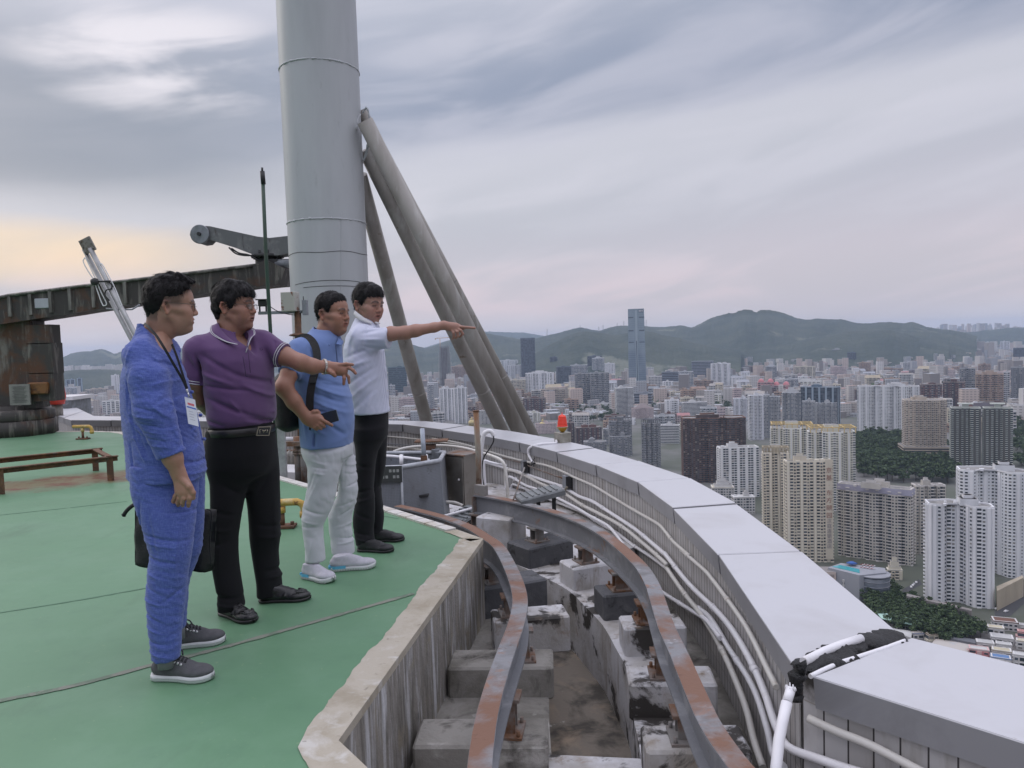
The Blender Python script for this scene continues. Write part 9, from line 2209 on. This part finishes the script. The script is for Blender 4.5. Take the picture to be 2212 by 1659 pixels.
cars = [(1890,300,'white'),(1920,275,'black'),(1945,262,'silver'),(1975,250,'white'),(2010,225,'white'),(2040,205,'black'),(2075,195,'white'),(2100,175,'black'),(2130,160,'black'),(2165,140,'silver'),(2000,330,'white'),(1905,255,'black'),(2060,185,'silver'),(870,40,'white'),(890,20,'white'),(905,5,'silver'),(715,130,'white'),(930,-15,'white')]
for k,(x,y,c_) in enumerate(cars):
 g = PZ(*zm(x,y),GZ + .2); o = bpy.data.objects.new('parked_car',CM[c_]); COL.objects.link(o); o.location = tuple(g); o.rotation_euler = (0,0,.35 + (.1 * (k % 3)) if x > 1500 else 1.1);
 tag(o,'%s car parked %s' % (c_,'in the car park right of the nearest white tower' if x > 1500 else 'on the side road left of the nearest white tower'),'car','parked cars')
# pool building
def slabpoly(zf,pts,z0,z1,name,mats,label,cat,parent=None,side=None):
 P = [PZ(*zf(x,y),z1) for x,y in pts]; m = MB(); m.prism([(p[0],p[1]) for p in P],z0,z1,0,side); o = m.build(name,mats,parent)
 if parent is None: tag(o,label,cat)
 return o
pb = empty('pool_building',PZ(*zn(260,1230),GZ),'grey building with a turquoise swimming pool on its roof and a round glazed corner','building')
slabpoly(zn,[(125,1108),(230,1072),(590,1112),(600,1150),(380,1172)],GZ,GZ + 22,'main_block',[wallm('pool_walls',(.30,.31,.34))],'','',pb)
slabpoly(zn,[(160,1100),(225,1087),(382,1122),(384,1152)],GZ + 22,GZ + 22.3,'pool_water',[plain('pool_blue',(.06,.34,.38),.1)],'','',pb)
q = PZ(*zn(490,1162),GZ + 20); m = MB(); m.lathe((q[0],q[1],GZ),[(13,0),(13,20)],24,mi=1); m.lathe((q[0],q[1],GZ + 20),[(13.5,0),(13.5,1)],24)
for k in range(5): m.lathe((q[0],q[1],GZ + 4 * k),[(13.2,0),(13.2,.6)],24)
m.build('round_corner',[wallm('pool_walls',(.30,.31,.34)),GLS[1]],pb)
for k in range(16):
 q = PZ(*zn(400 + (k % 8) * 14,1085 + (k // 8) * 22 + (k % 8) * 2),GZ + 22.5); m = MB(); m.box(q + np.array([0,0,.2]),(2.2,.9,.3)); m.box(q + np.array([.9,0,.6]),(.3,.9,.7)); m.build('sun_lounger',[plain('lounge_red',(.25,.06,.06),.8),M_white][k % 2],pb)
q = PZ(*zn(320,1072),GZ + 24); m = MB(); m.lathe(q,[(.15,-2),(.15,0),(4.5,0),(.2,1.6)],10,cap=False); m.build('blue_parasol',plain('blue_cloth',(.06,.15,.45),.8),pb)
def hut(zf,x0,x1,yt,yb,style,th,label,roofc=None,dr=.6,roof='none',name='house',group=None):
 o,c,Wd,Dp,rot,H = T(zf,x0,x1,yt,yb,style,th,label,'rect',roof,dr,name,group=group)
 if roofc:
  m = MB(); m.box((c[0],c[1],GZ + H + .8),(Wd * 1.04,Dp * 1.04,.5),rz=rot); m.build('roof',roofc,o)
R_red,R_blue,R_cream,R_mint,R_gry = wallm('roof_redbrown',(.17,.085,.06)),wallm('roof_blue',(.12,.22,.42)),wallm('roof_cream',(.52,.47,.34)),wallm('roof_mint',(.42,.62,.54),.06),wallm('roof_palegrey',(.50,.50,.49))
hut(zm,1815,2145,470,560,'low',10,'white house with a brown mossy roof at lower right',R_red); hut(zm,1765,1980,540,612,'low',8,'small white house with a cream roof in front of the brown-roofed one',R_cream)
hut(zm,1800,2090,660,720,'low',6,'white flat-roofed house, middle of the lower right cluster',R_gry); hut(zm,1635,1860,720,800,'low',6,'greyish flat-roofed house left of the middle white one',R_gry); hut(zm,1870,2070,740,810,'low',6,'second greyish flat-roofed house below the middle white one',R_gry)
hut(zm,1545,1800,800,890,'pink',6,'pink house with a white roof rim near the coping',R_gry); hut(zm,1810,2060,900,975,'low',4,'small house with a bright blue roof near the coping',R_blue); hut(zm,1825,2065,815,870,'low',4,'cream flat-roofed house behind the blue-roofed one',R_cream)
hut(zm,2075,2300,870,1000,'low',4,'white house with balconies at the right edge near the coping',R_gry); hut(zm,2115,2300,700,790,'low',4,'cream-roofed white house at the right edge',R_cream); hut(zm,2130,2300,590,650,'pink',4,'house with a pink roof at the right edge',wallm('roof_pink',(.45,.22,.20)))
hut(zm,2150,2300,510,580,'low',4,'white house beside the brown-roofed one at the right edge',R_gry)
hut(zm,1040,1200,625,690,'cream',30,'small hut with a rust-brown roof by the coping',R_red); hut(zm,860,1020,610,660,'low',25,'small hut with a dark blue roof by the coping',wallm('roof_dkblue',(.05,.09,.24)),roof='gable'); hut(zm,930,1080,585,640,'low',10,'pale blue-roofed shed behind the huts',wallm('roof_palblue',(.34,.45,.52)))
hut(zm,1165,1275,560,620,'low',8,'grey corrugated shed left of the long dark roof',R_gry); hut(zm,1060,1330,470,530,'redbr',-8,'low brown shed behind the mint roof',wallm('roof_dkgrey',(.13,.12,.115)),.3); hut(zm,620,870,490,545,'low',-12,'low shed with reddish roof patches left of the huts',R_red,.3)
slabpoly(zm,[(450,322),(1025,435),(960,495),(515,405)],GZ + 7.5,GZ + 8.1,'mint_roof',[R_mint],'long mint green sheet roof behind the parapet','roof')
slabpoly(zm,[(1245,590),(1640,660),(1640,705),(1240,625)],GZ + 2.5,GZ + 5,'shed',[wallm('shed_dark',(.13,.135,.15))],'long low shed with a dark grey roof','shed')
slabpoly(zm,[(1160,650),(1500,680),(1630,740),(1520,830),(1100,720)],GZ,GZ + 3.4,'stained_roof',[patchy('stained_roof',[(.46,.43,.40),((.28,.23,.20),.05,.5,.65),((.30,.38,.46),.03,.6,.68)],.9,bump=0)],'broad stained pale flat roof next to the coping','roof')
slabpoly(zm,[(640,520),(880,560),(870,640),(720,580)],GZ,GZ + 4,'shed_roof',[R_gry],'pale grey sheet roof right at the coping corner','roof')
slabpoly(zn,[(770,1320),(1300,1448),(1296,1462),(765,1340)],GZ,GZ + 11,'street_wall',[wallm('street_wall',(.24,.22,.21)),wallm('street_red',(.32,.07,.06))],'brown and red shop wall at the foot of the nearest white tower','wall')
slabpoly(zn,[(1500,1262),(1712,1172),(1722,1190),(1505,1300)],GZ,GZ + 16,'podium_wall',[wallm('podium_beige',(.42,.36,.27))],'beige arcaded podium wall beside the car park','wall')
slabpoly(zn,[(1085,1395),(1165,1415),(1165,1428),(1085,1408)],GZ + 4,GZ + 10,'red_signboard',[wallm('sign_red2',(.42,.05,.05))],'red shop signboard on the street wall','sign')
hut(zn,120,240,1160,1290,'low',20,'white roofed block left of the pool building',R_gry,.5); hut(zn,225,372,1225,1360,'low',16,'white six-storey block peeping over the coping below the pool',R_gry,.7,'hut'); hut(z8,430,578,560,660,'low',14,'white block with a barrel roof over the coping, left of the cream block',R_gry,.6,'hut'); hut(z8,308,450,500,590,'low',5,'creamy white curved hall just over the coping',R_cream,.7,'steps')
hut(zn,600,735,1140,1210,'cream',10,'small terraced pavilion right of the round glazed corner',R_gry,.6,'steps')
# pitched-roof estate behind the lamp
for k in range(12):
 hut(z6,280 + k * 29,318 + k * 29,1030 + (k * 13) % 34,1085 + (k * 13) % 34,'white',15 * (-1) ** k,'white terrace house with steep grey gabled roof behind the warning lamp',None,.7,'gable','terrace_house','terrace houses behind the lamp')
# cloth fence of air between
ha = MB(); ha.box((0,6500,-45),(36000,19500,360)); b = NB('air'); b.t.nodes.remove(b.p); vp = b.n('ShaderNodeVolumePrincipled'); vp.inputs['Color'].default_value = (.62,.76,1.0,1); vp.inputs['Density'].default_value = 4.8e-5; vp.inputs['Anisotropy'].default_value = .2
b.t.links.new(vp.outputs[0],b.t.nodes['Material Output'].inputs['Volume']); b.m.cycles.homogeneous_volume = True if hasattr(b.m.cycles,'homogeneous_volume') else False
tag(ha.build('haze',b.m),'thin blue-grey haze over the whole city','haze',kind='stuff')
